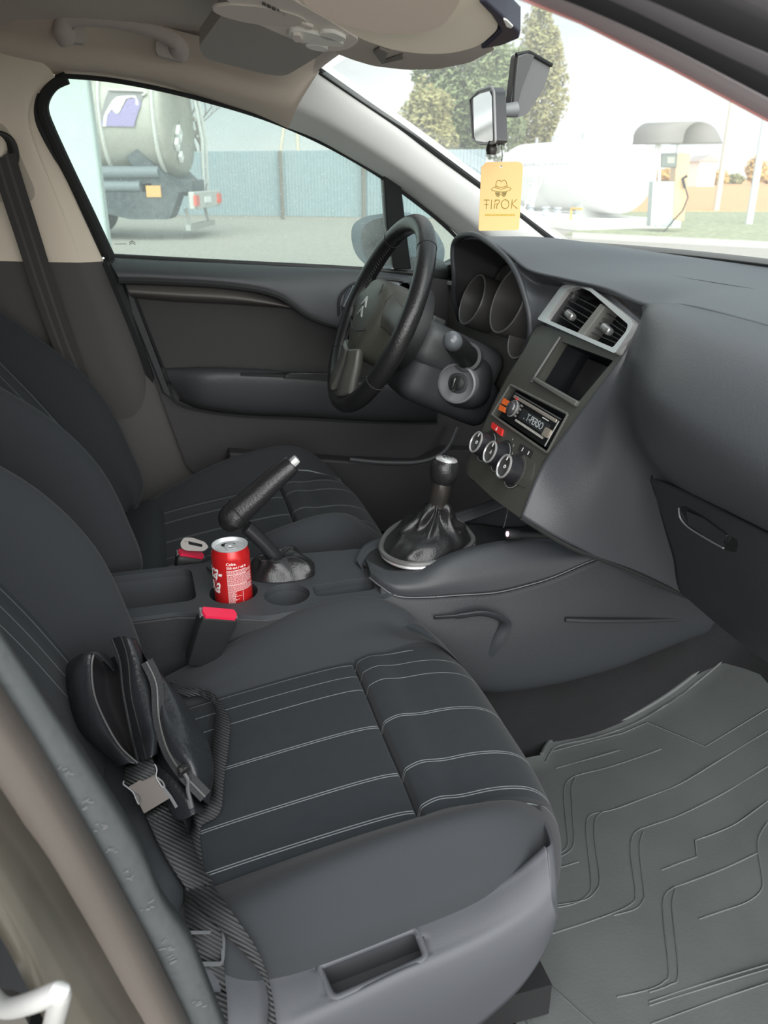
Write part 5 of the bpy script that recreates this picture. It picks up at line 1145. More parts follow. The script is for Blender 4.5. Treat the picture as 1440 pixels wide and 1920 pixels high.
# forward part: raised gear surround flowing up to the stack
SRm = mat('surround_plastic', (.036, .039, .044), .5, bump=(420, .4, .0007))
xs = [.262, .285, .32, .36, .40, .45, .52, .60, .68, .78]
nearE = [U(*p, 'y', y) for p, y in (((692, 1082), -.06), ((712, 1098), -.085), ((745, 1117), -.103), ((800, 1119), -.108), ((860, 1115), -.110), ((930, 1110), -.111), ((990, 1096), -.112), ((1040, 1080), -.113), ((1110, 1050), -.114), ((1170, 1030), -.114))]
ridg = [U(*p, 'y', y) for p, y in (((690, 1060), -.035), ((708, 1070), -.06), ((738, 1082), -.085), ((785, 1078), -.092), ((830, 1058), -.092), ((880, 1040), -.088), ((950, 1025), -.084), ((1020, 1018), -.082), ((1080, 1028), -.083), ((1140, 1030), -.085))]
inn_ = [p + Vector((0, .020, .002)) for p in ridg]
hole_n = [(.268, -.02, .380), (.285, -.04, .388), (.318, -.063, .397), (.355, -.070, .402), (.395, -.066, .405), (.45, -.058, .405), (.52, -.060, .372), (.60, -.062, .372), (.68, -.062, .38), (.78, -.06, .39)]
rows = [[p - Vector((0, -.002, .14)) for p in nearE], nearE, [a.lerp(b, .5) + Vector((0, -.008, .004)) for a, b in zip(nearE, ridg)], ridg, inn_, [Vector(p) for p in hole_n]]
patch('gear_surround', [rows[1], rows[2], rows[3], rows[4]], SRm, con, nu=5, nv=6, solid=.003)
# far rim and floor of the tray ahead of the lever
farr = [Vector(p) for p in ((.262, .0, .378), (.285, .035, .385), (.33, .055, .39), (.38, .070, .395), (.43, .078, .40), (.49, .088, .408), (.56, .10, .42), (.64, .105, .43), (.72, .105, .44), (.80, .105, .45))]
farl = [p + Vector((0, .014, -.02)) for p in farr]; fari = [p + Vector((.004, -.014, -.006)) for p in farr]; farb = [p + Vector((0, .016, -.22)) for p in farr]
patch('far_rim', [farb, farl, farr, fari], SRm, con, nu=4, nv=6, solid=.003)
deckz = [.384, .388, .392, .396, .398, .392, .372, .37, .372, .38]
deck0 = [Vector((a.x, a.y, z)) for a, z in zip([p + Vector((0, .014, 0)) for p in ridg], deckz)]; deck1 = [Vector((a.x, a.y, z)) for a, z in zip(fari, deckz)]
patch('tray_deck', [deck0, [a.lerp(b, .5) for a, b in zip(deck0, deck1)], deck1], mat('tray_black', (.016, .017, .018), .6), con, nu=5, nv=6, solid=.003)
wl0 = [a - Vector((0, 0, .002)) for a in inn_]; patch('tray_wall', [wl0, deck0], mat('tray_black', (.016, .017, .018), .6), con, nu=3, nv=6)
# side skirt panel beneath
sk_t = [a - Vector((0, .001, .002)) for a in nearE[1:]] + [Vector((.90, -.114, .37))]
skb_px = [(700, 1180), (760, 1220), (820, 1250), (890, 1282), (950, 1288), (1050, 1272), (1150, 1245), (1220, 1218), (1290, 1190), (1330, 1180)]
sk_b = [U(*p, 'y', -.125) for p in skb_px]; sk_b2 = [p + Vector((0, .03, -.02)) for p in sk_b]
sk_m = [a.lerp(b, .45) + Vector((0, -.010, 0)) for a, b in zip(sk_t, sk_b)]
skirt = patch('side_skirt', [sk_t, sk_m, sk_b, sk_b2], mat('skirt_plastic', (.023, .026, .030), .58, bump=(420, .5, .0008)), con, nu=7, nv=6, solid=.003)
mb = MB(); mb.tube(spl([p + Vector((0, -.0015, 0)) for p in nearE], 6), .0011, 6); mb.build('panel_gap', mat('gap_light', (.12, .125, .13), .5), con)
mb = MB(); mb.tube([U(817, 1119, 'y', -.1105), U(819, 1165, 'y', -.121)], .0014, 6); mb.build('vertical_gap', deep, skirt)
# moulded dent in the skirt, a raised crescent rib
mb = MB(); pts = spl([U(*p, 'y', y) for p, y in (((815, 1158), -.126), ((860, 1155), -.131), ((905, 1150), -.136), ((940, 1160), -.138), ((948, 1175), -.136), ((930, 1205), -.133), ((915, 1225), -.128))], 6); mb.tube(pts, [.006] * 6 + [.009] * (len(pts) - 6), 10, flat=.4); mb.build('skirt_rib', mat('skirt_plastic', (.023, .026, .030), .58), skirt)
mb = MB(); mb.tube(spl([U(*p, 'y', y) for p, y in (((1060, 1162), -.133), ((1130, 1164), -.138), ((1220, 1163), -.135), ((1300, 1160), -.126))], 6), .004, 8); mb.build('skirt_crease', mat('skirt_plastic', (.023, .026, .030), .58), skirt)
fc = U(1318, 1163, 'y', -.118); mb = MB(); mb.lathe([(.001, .006), (.010, .005), (.013, 0), (.013, -.01)], Matrix.Translation(fc) @ Matrix.Rotation(R(90), 4, 'X'), 24); mb.build('fixing_clip', plastd, con)
# ---- gear lever
gv = thing('gear_lever', 'black gear lever with round chrome-capped knob in a leather gaiter', 'gear lever', (.385, 0, .40))
gtop = U(833, 883, 'y', 0); gbase = Vector((.385, .0, .395))
def rfold(rows_pts, amp, seed, freq=5):
    o = []
    for i, r in enumerate(rows_pts):
        o.append([p + (p - sum(r, Vector()) / len(r)).normalized() * amp * noise.noise(Vector((math.cos(6.283 * j / len(r)) * freq * .5, math.sin(6.283 * j / len(r)) * freq * .5, i * .45 + seed))) for j, p in enumerate(r)])
    return o
fro = spl([U(*p, 'z', .404) for p in ((715, 1020), (722, 1042), (760, 1058), (815, 1056), (860, 1040), (886, 1018), (880, 1000), (855, 975), (820, 962), (780, 968), (735, 992))], 4, True)
fc_ = sum(fro, Vector()) / len(fro)
neck = U(822, 938, 'y', 0)
rows = []; nr_ = len(fro)
for t in (0, .08, .2, .35, .5, .65, .8, .92, 1.0):
    rr_ = (1 - t) ** 1.5 * .86 + .14 if t > 0 else 1; z = .404 + (neck.z - .404) * (t ** 1.05) if t else .404
    c = fc_.lerp(Vector((neck.x, neck.y, 0)), min(1, t * 1.25)); rows.append([Vector((c.x + (p.x - fc_.x) * rr_ * .97, c.y + (p.y - fc_.y) * rr_ * .97, z + .010 * math.sin(math.pi * min(1, t * 3)))) for p in fro])
rows2 = rows[:1] + rfold(rows[1:-1], .030, 3.3, 6) + rows[-1:]
V, Fc = grid_from(rows2, closed=True); link('gaiter', V, Fc, leather, gv, sub=1)
mb = MB(); mb.tube([p + Vector((0, 0, .001)) for p in fro], .0045, 8, closed=True); mb.build('gaiter_frame', mat('frame_satin', (.10, .10, .10), .3), gv)
mb = MB(); mb.tube(spl([p + Vector((0, -.003, -.004)) for p in fro[2:22]], 2), .0028, 8); mb.build('frame_chrome', chrome, gv)
M_ = Plane(neck, (gtop - neck), (1, 0, 0)); h = (gtop - neck).length; M_ = Matrix.Translation(neck) @ (gtop - neck).to_track_quat('Z', 'Y').to_matrix().to_4x4()
mb = MB(); mb.lathe([(.0155, -.01), (.0155, .0), (.0165, .002), (.0160, h * .72), (.0145, h * .80)], M_, 28); mb.build('lever_collar', mat('collar_dark', (.05, .045, .042), .28, metal=.5), gv)
mb = MB(); mb.lathe([(.012, h - .022), (.018, h - .018), (.0225, h - .006), (.0235, h + .004), (.0215, h + .013), (.0175, h + .0185)], M_, 36); mb.build('knob', leather, gv, auto=60)
mb = MB(); mb.lathe([(.0175, h + .0182), (.0165, h + .0205), (.009, h + .0225), (.0003, h + .0232)], M_, 36); cap = mb.build('knob_cap', chrome, gv, auto=60)
Mt = M_ @ Matrix.Translation((0, 0, h + .0236)) @ Matrix.Rotation(R(-90), 4, 'Z')
mb = MB()
for x in (-.006, 0, .006): mb.box((x, 0, 0), (.0012, .011, .0004), Mt)
mb.box((0, 0, 0), (.012, .0012, .0004), Mt); mb.build('shift_pattern', deep, cap)
# ---- hand brake
hbk = thing('hand_brake', 'raised black hand brake lever with chrome push button', 'hand brake', (.143, .006, .375))
rod = [U(*p, 'y', .02) for p in ((528, 1062), (512, 1038), (488, 1012), (462, 988))]
mb = MB(); mb.tube(spl(rod, 5), .0095, 12, flat=1.2); mb.build('lever_rod', gloss, hbk)
gp_ = [U(*p, 'y', .02) for p in ((424, 992), (432, 975), (448, 958), (480, 930), (510, 902), (538, 878), (549, 869))]
pts = spl(gp_, 5); nP = len(pts); rad = [.011 + .0125 * min(1, i / 5) if i < 8 else (.0235 - .008 * (i - 8) / (nP - 8)) for i in range(nP)]
mb = MB(); mb.tube(pts, [r * .95 for r in rad], 18, flat=.85); mb.build('grip', leather, hbk, sub=1)
mb = MB(); c = pts[10]; tdir = (pts[11] - pts[9]).normalized(); o1 = tdir.orthogonal().normalized(); o2 = tdir.cross(o1); mb.tube([c + (o1 * math.cos(t) + o2 * math.sin(t)) * .0218 for t in [2 * math.pi * i / 24 for i in range(24)]], .0008, 6, closed=True); mb.build('grip_seam', deep, hbk)
bt2 = Matrix.Translation(U(548, 868, 'y', .02)) @ tdir.to_track_quat('Z', 'Y').to_matrix().to_4x4()
mb = MB(); V, Fc = rbox((0, 0, .0), (.016, .012, .022), .003, 3, bt2); mb.add(V, Fc); mb.build('release_button', chrome, hbk)
bo = spl([U(*p, 'z', .3765) for p in ((468, 1084), (500, 1092), (545, 1090), (588, 1080), (584, 1062), (555, 1050), (510, 1058), (478, 1068))], 4, True); bc = sum(bo, Vector()) / len(bo); rb = U(520, 1046, 'y', .02)
rows = []
for t in (0, .15, .35, .55, .75, .9, 1):
    s = (1 - t) ** .8 * .88 + .12; c = bc.lerp(rb, t); rows.append([Vector((c.x + (p.x - bc.x) * s, c.y + (p.y - bc.y) * s, bc.z + (rb.z - bc.z) * t + .018 * math.sin(math.pi * t))) for p in bo])
rows = rows[:1] + rfold(rows[1:-1], .022, 1.2, 5) + rows[-1:]
V, Fc = grid_from(rows, closed=True); link('gaiter', V, Fc, leather, hbk, sub=1)
# far rear belt buckle (driver) and near buckle (passenger)
def buckle(pTop, pBot, wdir, label, tongue, w=.038):
    t = thing('seat_belt_buckle', label, 'seat belt buckle', tuple(pBot)); up_ = (pTop - pBot).normalized(); h = (pTop - pBot).length
    wd = (Vector(wdir) - up_ * up_.dot(Vector(wdir))).normalized(); nn = wd.cross(up_)
    if nn.y > 0: nn = -nn
    M = Matrix((wd, nn, up_)).transposed().to_4x4(); M.translation = pBot
    mb = MB(); V, Fc = rbox((0, 0, h / 2), (w, .026, h), .006, 5, M, f=lambda p: Vector((p.x * (.80 + .2 * min(1, p.z / h * 1.2)), p.y, p.z))); mb.add(V, Fc); b = mb.build('buckle_body', black, t)
    mb = MB(); mb.prism(rpoly([(-w * .42, -.0095), (w * .42, -.0095), (w * .46, .0), (w * .40, .0095), (-w * .40, .0095), (-w * .46, .0)], .002), M, h - .003, h + .0035); mb.build('red_button', mat('buckle_red', (.72, .02, .07), .35), t, bevel=.0015)
    mb = MB(); mb.prism(rpoly([(-w * .48, -.0125), (w * .48, -.0125), (w * .5, .004), (-w * .5, .004)], .002), M, h - .006, h - .0005); mb.build('button_frame', mat('frame_grey', (.18, .18, .19), .4), t)
    mb = MB(); mb.lathe([(.0003, .0145), (.0025, .0142), (.003, .0125)], M @ Matrix.Translation((-w * .2, 0, h * .18)) @ Matrix.Rotation(R(90), 4, 'X'), 12); mb.build('rivet', steel, t)
    mb = MB()
    for k, row in enumerate(((-.012, -.008, -.003, .002), (-.011, -.006, -.001), (-.012, -.007, .004, .008))):
        for x in row: mb.box((x, -.0131, h * (.62 - .09 * k)), (.0032, .0004, .0034), M)
    mb.build('moulded_marks', mat('moulded_black', (.045, .045, .045), .5), t)
    return t, M, h
buckle(U(411, 1152, 'y', -.132), U(375, 1240, 'y', -.118), (1, .15, -.1), 'near black seat belt buckle with red button beside the passenger seat', False, .054)
t_, M_, h_ = buckle(U(358, 1040, 'y', .105), U(348, 1075, 'y', .105), (1, .1, -.25), 'far black seat belt buckle with red button, below the metal tongue', True, .046)
BT = Plane(U(365, 1024, 'y', .10), Vector((-.1, -.8, .55)), (1, 0, 0))
tg = thing('seat_belt_tongue', 'brushed metal seat belt tongue plate with a slot, standing in the far buckle', 'seat belt tongue', tuple(U(365, 1024, 'y', .10)))
mb = MB(); mb.prism(rpoly([BT.uv(*p) for p in ((338, 1018), (345, 1008), (360, 1008), (384, 1016), (392, 1026), (382, 1034), (350, 1033), (340, 1028))], .004), BT.mat(), -.0015, .0015, [rpoly([BT.uv(*p) for p in ((353, 1015), (380, 1021), (379, 1026), (354, 1021))], .0015)]); mb.build('plate', steel, tg, bevel=.0006)
mb = MB(); mb.tube(spl([U(384, 1058, 'y', .085), U(392, 1068, 'z', .378), U(400, 1074, 'z', .378)], 5), .0015, 6); mb.build('cable', black, t_)
# ================================================================= SEATS
INS = .156
ln_ = []
for u_, dbl in ((.148, 0), (.119, 0), (.086, 0), (.008, 1), (-.083, 1), (-.142, 1)):
    ln_ += [(u_ - .0018, None, None), (u_ + .0018, None, None)] if dbl else [(u_, None, None)]
ln_.append((-.168, .25, .42)); ln_[0] = (.148, -1.0, .30)
clothm = fabricmat('seat_insert_cloth', (.019, .023, .027), ln_)
def hermite(keys, n):
    return spl(keys, n)
def lateral(u, zi, bi, bo, wi, wo, drop):
    """cross section of a cushion, u outwards to +: the tunnel side"""
    return [(wi - .012, zi - drop), (wi, zi - .045 + bi * .25), (wi - .006, zi + bi * .55), (wi - .030, zi + bi * .98), (wi - .060, zi + bi * .72), (INS + .012, zi + bi * .22), (INS - .006, zi + .001), (.09, zi + .002), (0, zi), (-.09, zi + .002),
            (-INS + .006, zi + .001), (-INS - .012, zi + bo * .30), (-wo + .045, zi + bo * .9), (-wo + .022, zi + bo * .8), (-wo + .004, zi + bo * .1 - .01), (-wo - .002, zi - .04), (-wo + .010, zi - drop)]
KEY = [(-.17, .262, .0, .0, .215, .215, .10), (-.08, .276, .006, .004, .232, .232, .11), (0, .292, .022, .012, .243, .243, .12), (.08, .305, .046, .020, .248, .246, .12), (.16, .316, .066, .024, .246, .246, .13), (.24, .324, .070, .024, .234, .244, .13),
       (.30, .327, .050, .016, .214, .236, .13), (.345, .318, .016, .005, .196, .222, .13), (.372, .297, .002, .0, .184, .200, .13), (.384, .268, 0, 0, .176, .184, .09), (.376, .238, 0, 0, .170, .176, .06), (.345, .20, 0, 0, .165, .170, .03)]
def seat(name, y0, sgn, label, dx=0.0, dz=0.0, bos=1.9):
    t = thing(name, label, 'car seat', (.1 + dx, y0, .0))
    # finer stations round the cross seam
    kk = spl([(x, z + dz, bi, max(bo, bo * bos), wi, wo, dp) for x, z, bi, bo, wi, wo, dp in KEY], 60)
    ks = [q for j, q in enumerate(kk) if j % 5 == 0 or (.19 < q[0] < .25)]; rows = []; uv = []
    for i, (x, zi, bi, bo, wi, wo, dp) in enumerate(ks):
        cs = spl(lateral(0, zi, bi, bo, wi, wo, dp), 8); r = []
        for (u, z) in cs:
            xx = x - max(0, (x - .25) / .14) * .038 * (abs(u) / .24) ** 3
            if abs(u) < INS + .004: z -= (.012 * math.exp(-((x - .212) / .0022) ** 2) + (.006 * math.exp(-abs(x - .212) / .012) if x < .212 else .004 * math.exp(-abs(x - .212) / .006))) * max(0, min(1, (INS + .004 - abs(u)) / .012))
            if x > .214: z += .006 * math.exp(-((x - .235) / .02) ** 2) * max(0, min(1, (INS + .02 - abs(u)) / .03))
            if x < .35: z -= .005 * math.exp(-((abs(u) - INS - (.0 if x < .25 else (x - .25) * .2)) / .0055) ** 2)
            r.append(Vector((xx + dx, y0 + sgn * u, z))); uv.append((u, x))
        rows.append(r)
    V, Fc = grid_from(rows, flip=(sgn < 0)); link('cushion', V, Fc, clothm, t, uvs=uv)
    # backrest, leaning back 30 degrees
    B = Vector((-.100 + dx, 0, .285 + dz)); D = Vector((-.50, 0, .866)); Nf = Vector((.866, 0, .50))
    kb = [(0.0, -.02, .035, .035, .205, .205), (.03, -.004, .055, .055, .226, .226), (.10, 0, .078, .072, .238, .236), (.20, .006, .096, .086, .244, .242), (.30, .004, .092, .084, .246, .244), (.40, -.004, .066, .064, .244, .242), (.50, -.012, .042, .042, .230, .230), (.58, -.02, .026, .026, .205, .205), (.635, -.045, .004, .004, .165, .165), (.65, -.085, -.01, -.01, .14, .14)]
    ks = spl(kb, 12); rows = []; uv = []
    for (h, o, bi, bo, wi, wo) in ks:
        cs = [(wi - .030, o - .125), (wi - .004, o - .085), (wi + .002, o - .03 + bi * .3), (wi - .010, o + bi * .78), (wi - .034, o + bi), (wi - .062, o + bi * .70), (INS + .006, o + bi * .18), (INS - .01, o), (.08, o - .002), (0, o - .004), (-.08, o - .002), (-INS + .01, o), (-INS - .006, o + bo * .18), (-wo + .062, o + bo * .70), (-wo + .034, o + bo), (-wo + .010, o + bo * .78), (-wo - .002, o - .03 + bo * .3), (-wo + .004, o - .085), (-wo + .030, o - .125)]
        r = []
        for (u, q) in spl(cs, 7):
            q -= .005 * math.exp(-((abs(u) - INS) / .005) ** 2)
            if abs(u) < INS + .03 and h > .40: q -= .006 * math.exp(-((h - .47 + abs(u) * .2) / .006) ** 2)
            p = B + D * h + Nf * q; r.append(Vector((p.x, y0 + sgn * u, p.z))); uv.append((u, -h))
        rows.append(r)
    V, Fc = grid_from(rows, flip=(sgn > 0)); link('backrest', V, Fc, clothm, t, uvs=uv)
    # rear shell of the backrest
    mb = MB(); M = Matrix((Vector((0, 1, 0)), D, Vector((0, 1, 0)).cross(D))).transposed().to_4x4(); M.translation = Vector((B.x, y0, B.z)) + Nf * -.12
    mb.prism(rpoly([(-.19, .0), (.19, .0), (.205, .45), (.16, .64), (-.16, .64), (-.205, .45)], .04), M, -.008, .008); mb.build('rear_shell', plastd, t)
    # folded joint cloth between cushion and backrest
    mb = MB(); V, Fc = rbox((0, 0, 0), (.12, .40, .10), .03, 5, Matrix.Translation((-.085 + dx, y0, .262)) @ Matrix.Rotation(R(-20), 4, 'Y')); mb.add(V, Fc); mb.build('joint_cloth', mat('joint_cloth_dark', (.021, .025, .029), .9, bump=(900, .4, .0007)), t)
    # base frame
    mb = MB()
    for s in (-1, 1): mb.box((.1 + dx, y0 + s * .19, .055), (.52, .035, .05))
    mb.box((.28 + dx, y0, .12), (.05, .36, .12)); mb.box((-.08 + dx, y0, .12), (.05, .36, .12)); mb.build('seat_rail', deep, t)
    return t
ps = seat('car_seat', -.335, 1, 'near charcoal cloth passenger seat with pale stitched stripes, nearest the camera')
dsx = seat('car_seat', .355, -1, 'far charcoal cloth driver seat behind the console, beside the far door', -.002, .012, 2.9)
# headrest posts are out of view; valance of the near seat
vm = mat('seat_valance_plastic', (.056, .059, .068), .6, bump=(700, .25, .0005))
inn_px = [(360, 1800), (420, 1822), (480, 1828), (563, 1812), (647, 1783), (730, 1747), (813, 1715), (897, 1680), (965, 1640), (1005, 1608), (1024, 1590)]
out_px = [(380, 1960), (450, 1955), (520, 1945), (575, 1922), (660, 1884), (755, 1839), (830, 1808), (897, 1777), (960, 1742), (1010, 1708), (1033, 1684)]
a = [U(*p, 'y', -.572) for p in inn_px]; b = [U(*p, 'y', -.622 + .02 * (i / 10) ** 2) for i, p in enumerate(out_px)]
a0 = [p + Vector((0, .012, -.03)) for p in a]
am = [p.lerp(q, .25) + Vector((0, 0, .005)) for p, q in zip(a, b)]; bm_ = [p.lerp(q, .75) + Vector((0, 0, .006)) for p, q in zip(a, b)]
low = [(380, 2000), (450, 2010), (520, 2020), (620, 2030), (720, 2010), (800, 1985), (870, 1940), (930, 1890), (975, 1845), (1012, 1790), (1036, 1735)]
c = [U(*p, 'y', -.605 + .01 * (i / 10)) for i, p in enumerate(low)]
c = [Vector((p.x, p.y, p.z)) for p in c]
vl = patch('side_valance', [a0, a, am, bm_, b, [p.lerp(q, .35) + Vector((0, -.006, 0)) for p, q in zip(b, c)], c], vm, ps, nu=5, nv=6, solid=.003)
# front end cap rounding the corner
e0 = [a[-1], am[-1], bm_[-1], b[-1], b[-1].lerp(c[-1], .4), c[-1]]
e1 = [p + Vector((.012, .010, -.002)) for p in e0]; e2 = [p + Vector((.022, .05, -.012)) for p in e0]; e3 = [p + Vector((.030, .12, -.03)) for p in e0]
patch('valance_corner', [e0, e1, e2, e3], vm, ps, nu=4, nv=5, solid=.003)
# pocket with the backrest lever
PKP = [(595, 1812), (780, 1739), (802, 1797), (624, 1876)]
VP_ = fit(vl, PKP)
def vq(pts): return [VP_.uv(*p) for p in pts]
pq_ = rpoly(vq(PKP), .008); cut(vl, [scr(VP_.at(*q)) for q in pq_])
pk = well('lever_pocket', pq_, VP_, .035, mat('pocket_dark', (.020, .021, .023), .6), vl)
mb = MB(); mb.tube([VP_.at(*q, .0) for q in pq_], .0042, 10, closed=True); mb.build('pocket_rim', vm, pk)
mb = MB(); mb.prism(rpoly(vq([(628, 1862), (784, 1798), (788, 1806), (780, 1813), (632, 1873)]), .002), VP_.mat(), -.020, -.004); mb.build('lever_edge', mat('lever_grey', (.14, .145, .155), .55), pk, bevel=.0015)
# ================================================================= FLOOR MAT
def matz(x): return .022 + (0 if x < .62 else ((x - .62) ** 2 * 1.6 if x < .78 else .041 + (x - .78) * .62))
def matpt(px, py, off=0):
    r = ray(px, py); lo_, hi_ = .5, 3.0
    for _ in range(40):
        m_ = (lo_ + hi_) / 2; p = CAM + r * m_
        if p.z > matz(p.x) + off: lo_ = m_
        else: hi_ = m_
    return CAM + r * m_
def c5(pts): return [(900 + x / 2.4, 1120 + y / 2.4) for x, y in pts]
edge = [matpt(*p) for p in c5([(280, 720), (300, 680), (340, 648), (520, 605), (680, 545), (850, 445), (1000, 330), (1165, 185)])]
V = []; Fc = []
es = spl(edge, 8)
xe = [p.x for p in es]
def ye(x):
    for i in range(len(es) - 1):
        if es[i].x <= x <= es[i + 1].x: return es[i].y + (es[i + 1].y - es[i].y) * (x - es[i].x) / max(1e-6, es[i + 1].x - es[i].x)
    return es[0].y if x < es[0].x else es[-1].y
mcor = matpt(965, 1842)
rows = []
nX = 90
for i in range(nX + 1):
    x = mcor.x - .02 + (es[-1].x + .04 - mcor.x + .02) * i / nX; y1 = ye(x); r = []
    for k in range(41):
        y = y1 + (-.80 - y1) * k / 40; r.append(Vector((x, y, matz(x) + (.006 if k == 0 else 0))))
    rows.append(r)
V, Fc = grid_from(rows); k0 = len(V)
mb = MB(); mb.V = V; mb.F = Fc
for L5 in ([(310, 697), (640, 612), (755, 563), (1015, 672), (1296, 500)],): mb.tube([matpt(*p) for p in c5(L5)], .0013, 6)
for L5 in ([(340, 770), (480, 730), (630, 687)],
           [(310, 1167), (360, 1152), (395, 1110), (385, 1000), (378, 880), (392, 830), (440, 800), (560, 770), (700, 725), (815, 683)],
           [(315, 1180), (380, 1158), (422, 1105), (415, 950), (412, 860), (430, 812)],
           [(345, 1397), (430, 1377), (488, 1335), (500, 1280), (482, 1100), (478, 1020), (500, 978), (600, 955), (750, 900), (900, 840), (1100, 720), (1296, 600)],
           [(345, 1385), (470, 1362), (522, 1320), (538, 1262), (515, 1080), (520, 1000), (548, 968)],
           [(310, 1518), (460, 1470), (600, 1420), (680, 1380), (700, 1335), (680, 1180), (680, 1095), (705, 1052), (760, 1030), (900, 980), (1100, 880), (1296, 760)],
           [(600, 1432), (700, 1402), (735, 1360), (737, 1320), (718, 1130), (735, 1055)],
           [(1010, 1080), (1150, 1020), (1296, 915)], [(815, 1228), (900, 1195), (975, 1168)],
           [(615, 1800), (760, 1765), (828, 1730), (850, 1685), (828, 1480), (825, 1360), (860, 1312), (930, 1285), (1100, 1220), (1250, 1150)],
           [(760, 1778), (850, 1745), (893, 1690), (865, 1400), (880, 1315)],
           [(985, 1448), (1090, 1412), (1200, 1372), (1262, 1322), (1270, 1260), (1250, 1100), (1296, 1010)],
           [(760, 1820), (1000, 1740), (1400, 1620)], [(760, 1838), (1000, 1762), (1400, 1640)], [(770, 1920), (1100, 1800), (1400, 1700)],
           [(330, 1225), (445, 1190)], [(190, 1682), (240, 1675)]):
    mb.tube(spl([matpt(*p) for p in c5(L5)], 5), .0013, 6)
mb.tube([matpt(*p) for p in c5([(975, 1168), (968, 1095), (1010, 1080)])], .0013, 6); mb.tube([matpt(*p) for p in c5([(240, 1675), (375, 1800), (540, 1950)])], .0015, 6)
mb.tube([p + Vector((0, .001, .005)) for p in es], .0045, 8); mb.tube([p + Vector((0, -.014, .001)) for p in es], .0022, 6)
mb.tube([matpt(*p) for p in c5([(150, 1725), (185, 1830), (235, 1960)])], .003, 6)
fm = mb.build('floor_mat', mat('rubber_mat', (.082, .090, .089), .55, bump=(260, .4, .0008), var=.10), auto=60); tag(fm, 'large dark grey rubber floor mat with stepped grooves in the passenger footwell', 'floor mat'); origin(fm, (.7, -.4, .02))
# ================================================================= CAN
can = thing('drink_can', 'slim red cola can standing in the rear cup holder of the console', 'drink can', (.062, -.033, .3085))
cz = .3085; H = .146; cr0 = .0282
TC = Matrix.Translation((.062, -.033, cz))
canm = mat('can_red', (.60, .018, .02), .26, metal=.35, coat=.4); alu = mat('can_aluminium', (.72, .74, .75), .38, metal=.55)
mb = MB(); mb.lathe([(.001, .004), (.018, .004), (.020, 0), (.0225, .001), (.0270, .008), (cr0, .013), (cr0, H - .016), (.0277, H - .012), (.0255, H - .005), (.0250, H - .0028)], TC, 64); body = mb.build('can_body', canm, can, auto=70)
mb = MB(); mb.lathe([(.0250, H - .0030), (.0262, H - .0014), (.0262, H - .0003), (.0252, H), (.0243, H - .0008), (.0236, H - .0055), (.0220, H - .0062), (.0212, H - .0050), (.001, H - .0050)], TC, 64); lid = mb.build('can_lid', alu, can, auto=60)
# towards the camera the can's front faces -y
mouth = TC @ Matrix.Translation((-.002, .004, H - .0048)); mb = MB(); mb.prism(ell(0, .004, .0105, .0062, 24), mouth, 0, .0003); mb.build('can_opening', deep, lid)
tb = Matrix.Translation((.062, -.033, cz + H - .0036)) @ Matrix.Rotation(R(10), 4, 'Z'); mb = MB(); mb.prism(rpoly([(-.007, -.012), (.007, -.012), (.008, .000), (.005, .008), (-.005, .008), (-.008, 0)], .004), tb, 0, .0012, [ell(0, -.007, .0042, .003, 14)]); mb.lathe([(.003, 0), (.003, .0022), (.0004, .0024)], tb, 12); mb.build('pull_tab', alu, lid)
camdir = math.atan2(CAM.y + .033, CAM.x - .062)          # azimuth that faces the camera
def wrap(az):   # flat (x right, y up) to the can's wall at azimuth az
    def f(p): a = camdir + az + p.x / cr0; return Vector(((cr0 + .00015 + p.z) * math.cos(a), (cr0 + .00015 + p.z) * math.sin(a), p.y))
    return f
wp = mat('can_print_white', (.78, .76, .74), .5); wpp = mat('can_print_pale', (.70, .52, .52), .5)
def cantext(s, size, az, z, m_=wp, shear=0, sx=1, al='LEFT', bold=0): return text3('print', s, size, TC @ Matrix.Translation((0, 0, z)), m_, body, thick=.0001, align=al, bold=bold, shear=shear, warp=wrap(az), sx=sx)
def R_(a, b): return (a, b)
cantext('Coke.', .0062, R(-16), H - .0205, bold=.0001); cantext('330 мл / ml ℮', .0052, R(-16), H - .0265, bold=.0001)
cantext('Coca-', .034, R(-36), H - .036, shear=.6, al='RIGHT', bold=.0004, sx=.62); cantext('Cola', .036, R(-44), H - .058, shear=.5, al='RIGHT', bold=.0004, sx=.62)
rg = random.Random(3)
mb = MB()
def wbar(x0, x1, y0, y1, az):
    n = max(1, int((x1 - x0) / .002)); f = wrap(az); k = len(mb.V)
    for i in range(n + 1):
        x = x0 + (x1 - x0) * i / n; mb.V += [TC @ f(Vector((x, y0, .0001))), TC @ f(Vector((x, y1, .0001)))]
    for i in range(n): mb.F.append((k + 2 * i, k + 2 * i + 2, k + 2 * i + 3, k + 2 * i + 1))
y = H - .0315; row = 0
while y > .020:
    x = 0; frame = .060 < y < .080
    if row in (0, 4, 14): wbar(0, .030, y, y + .0012, R(-16))
    else:
        while x < (.010 if frame else .040):
            wd = rg.uniform(.0012, .0042); wbar(x, x + wd, y, y + .00085, R(-16)); x += wd + .0006
    y -= .00165; row += 1
wbar(.022, .0226, .060, .080, R(-16)); wbar(.010, .020, .073, .0736, R(-16)); wbar(.010, .016, .068, .0686, R(-16)); wbar(0, .040, .0815, .0823, R(-16))
mb.build('fine_print', wpp, body, smooth=False)
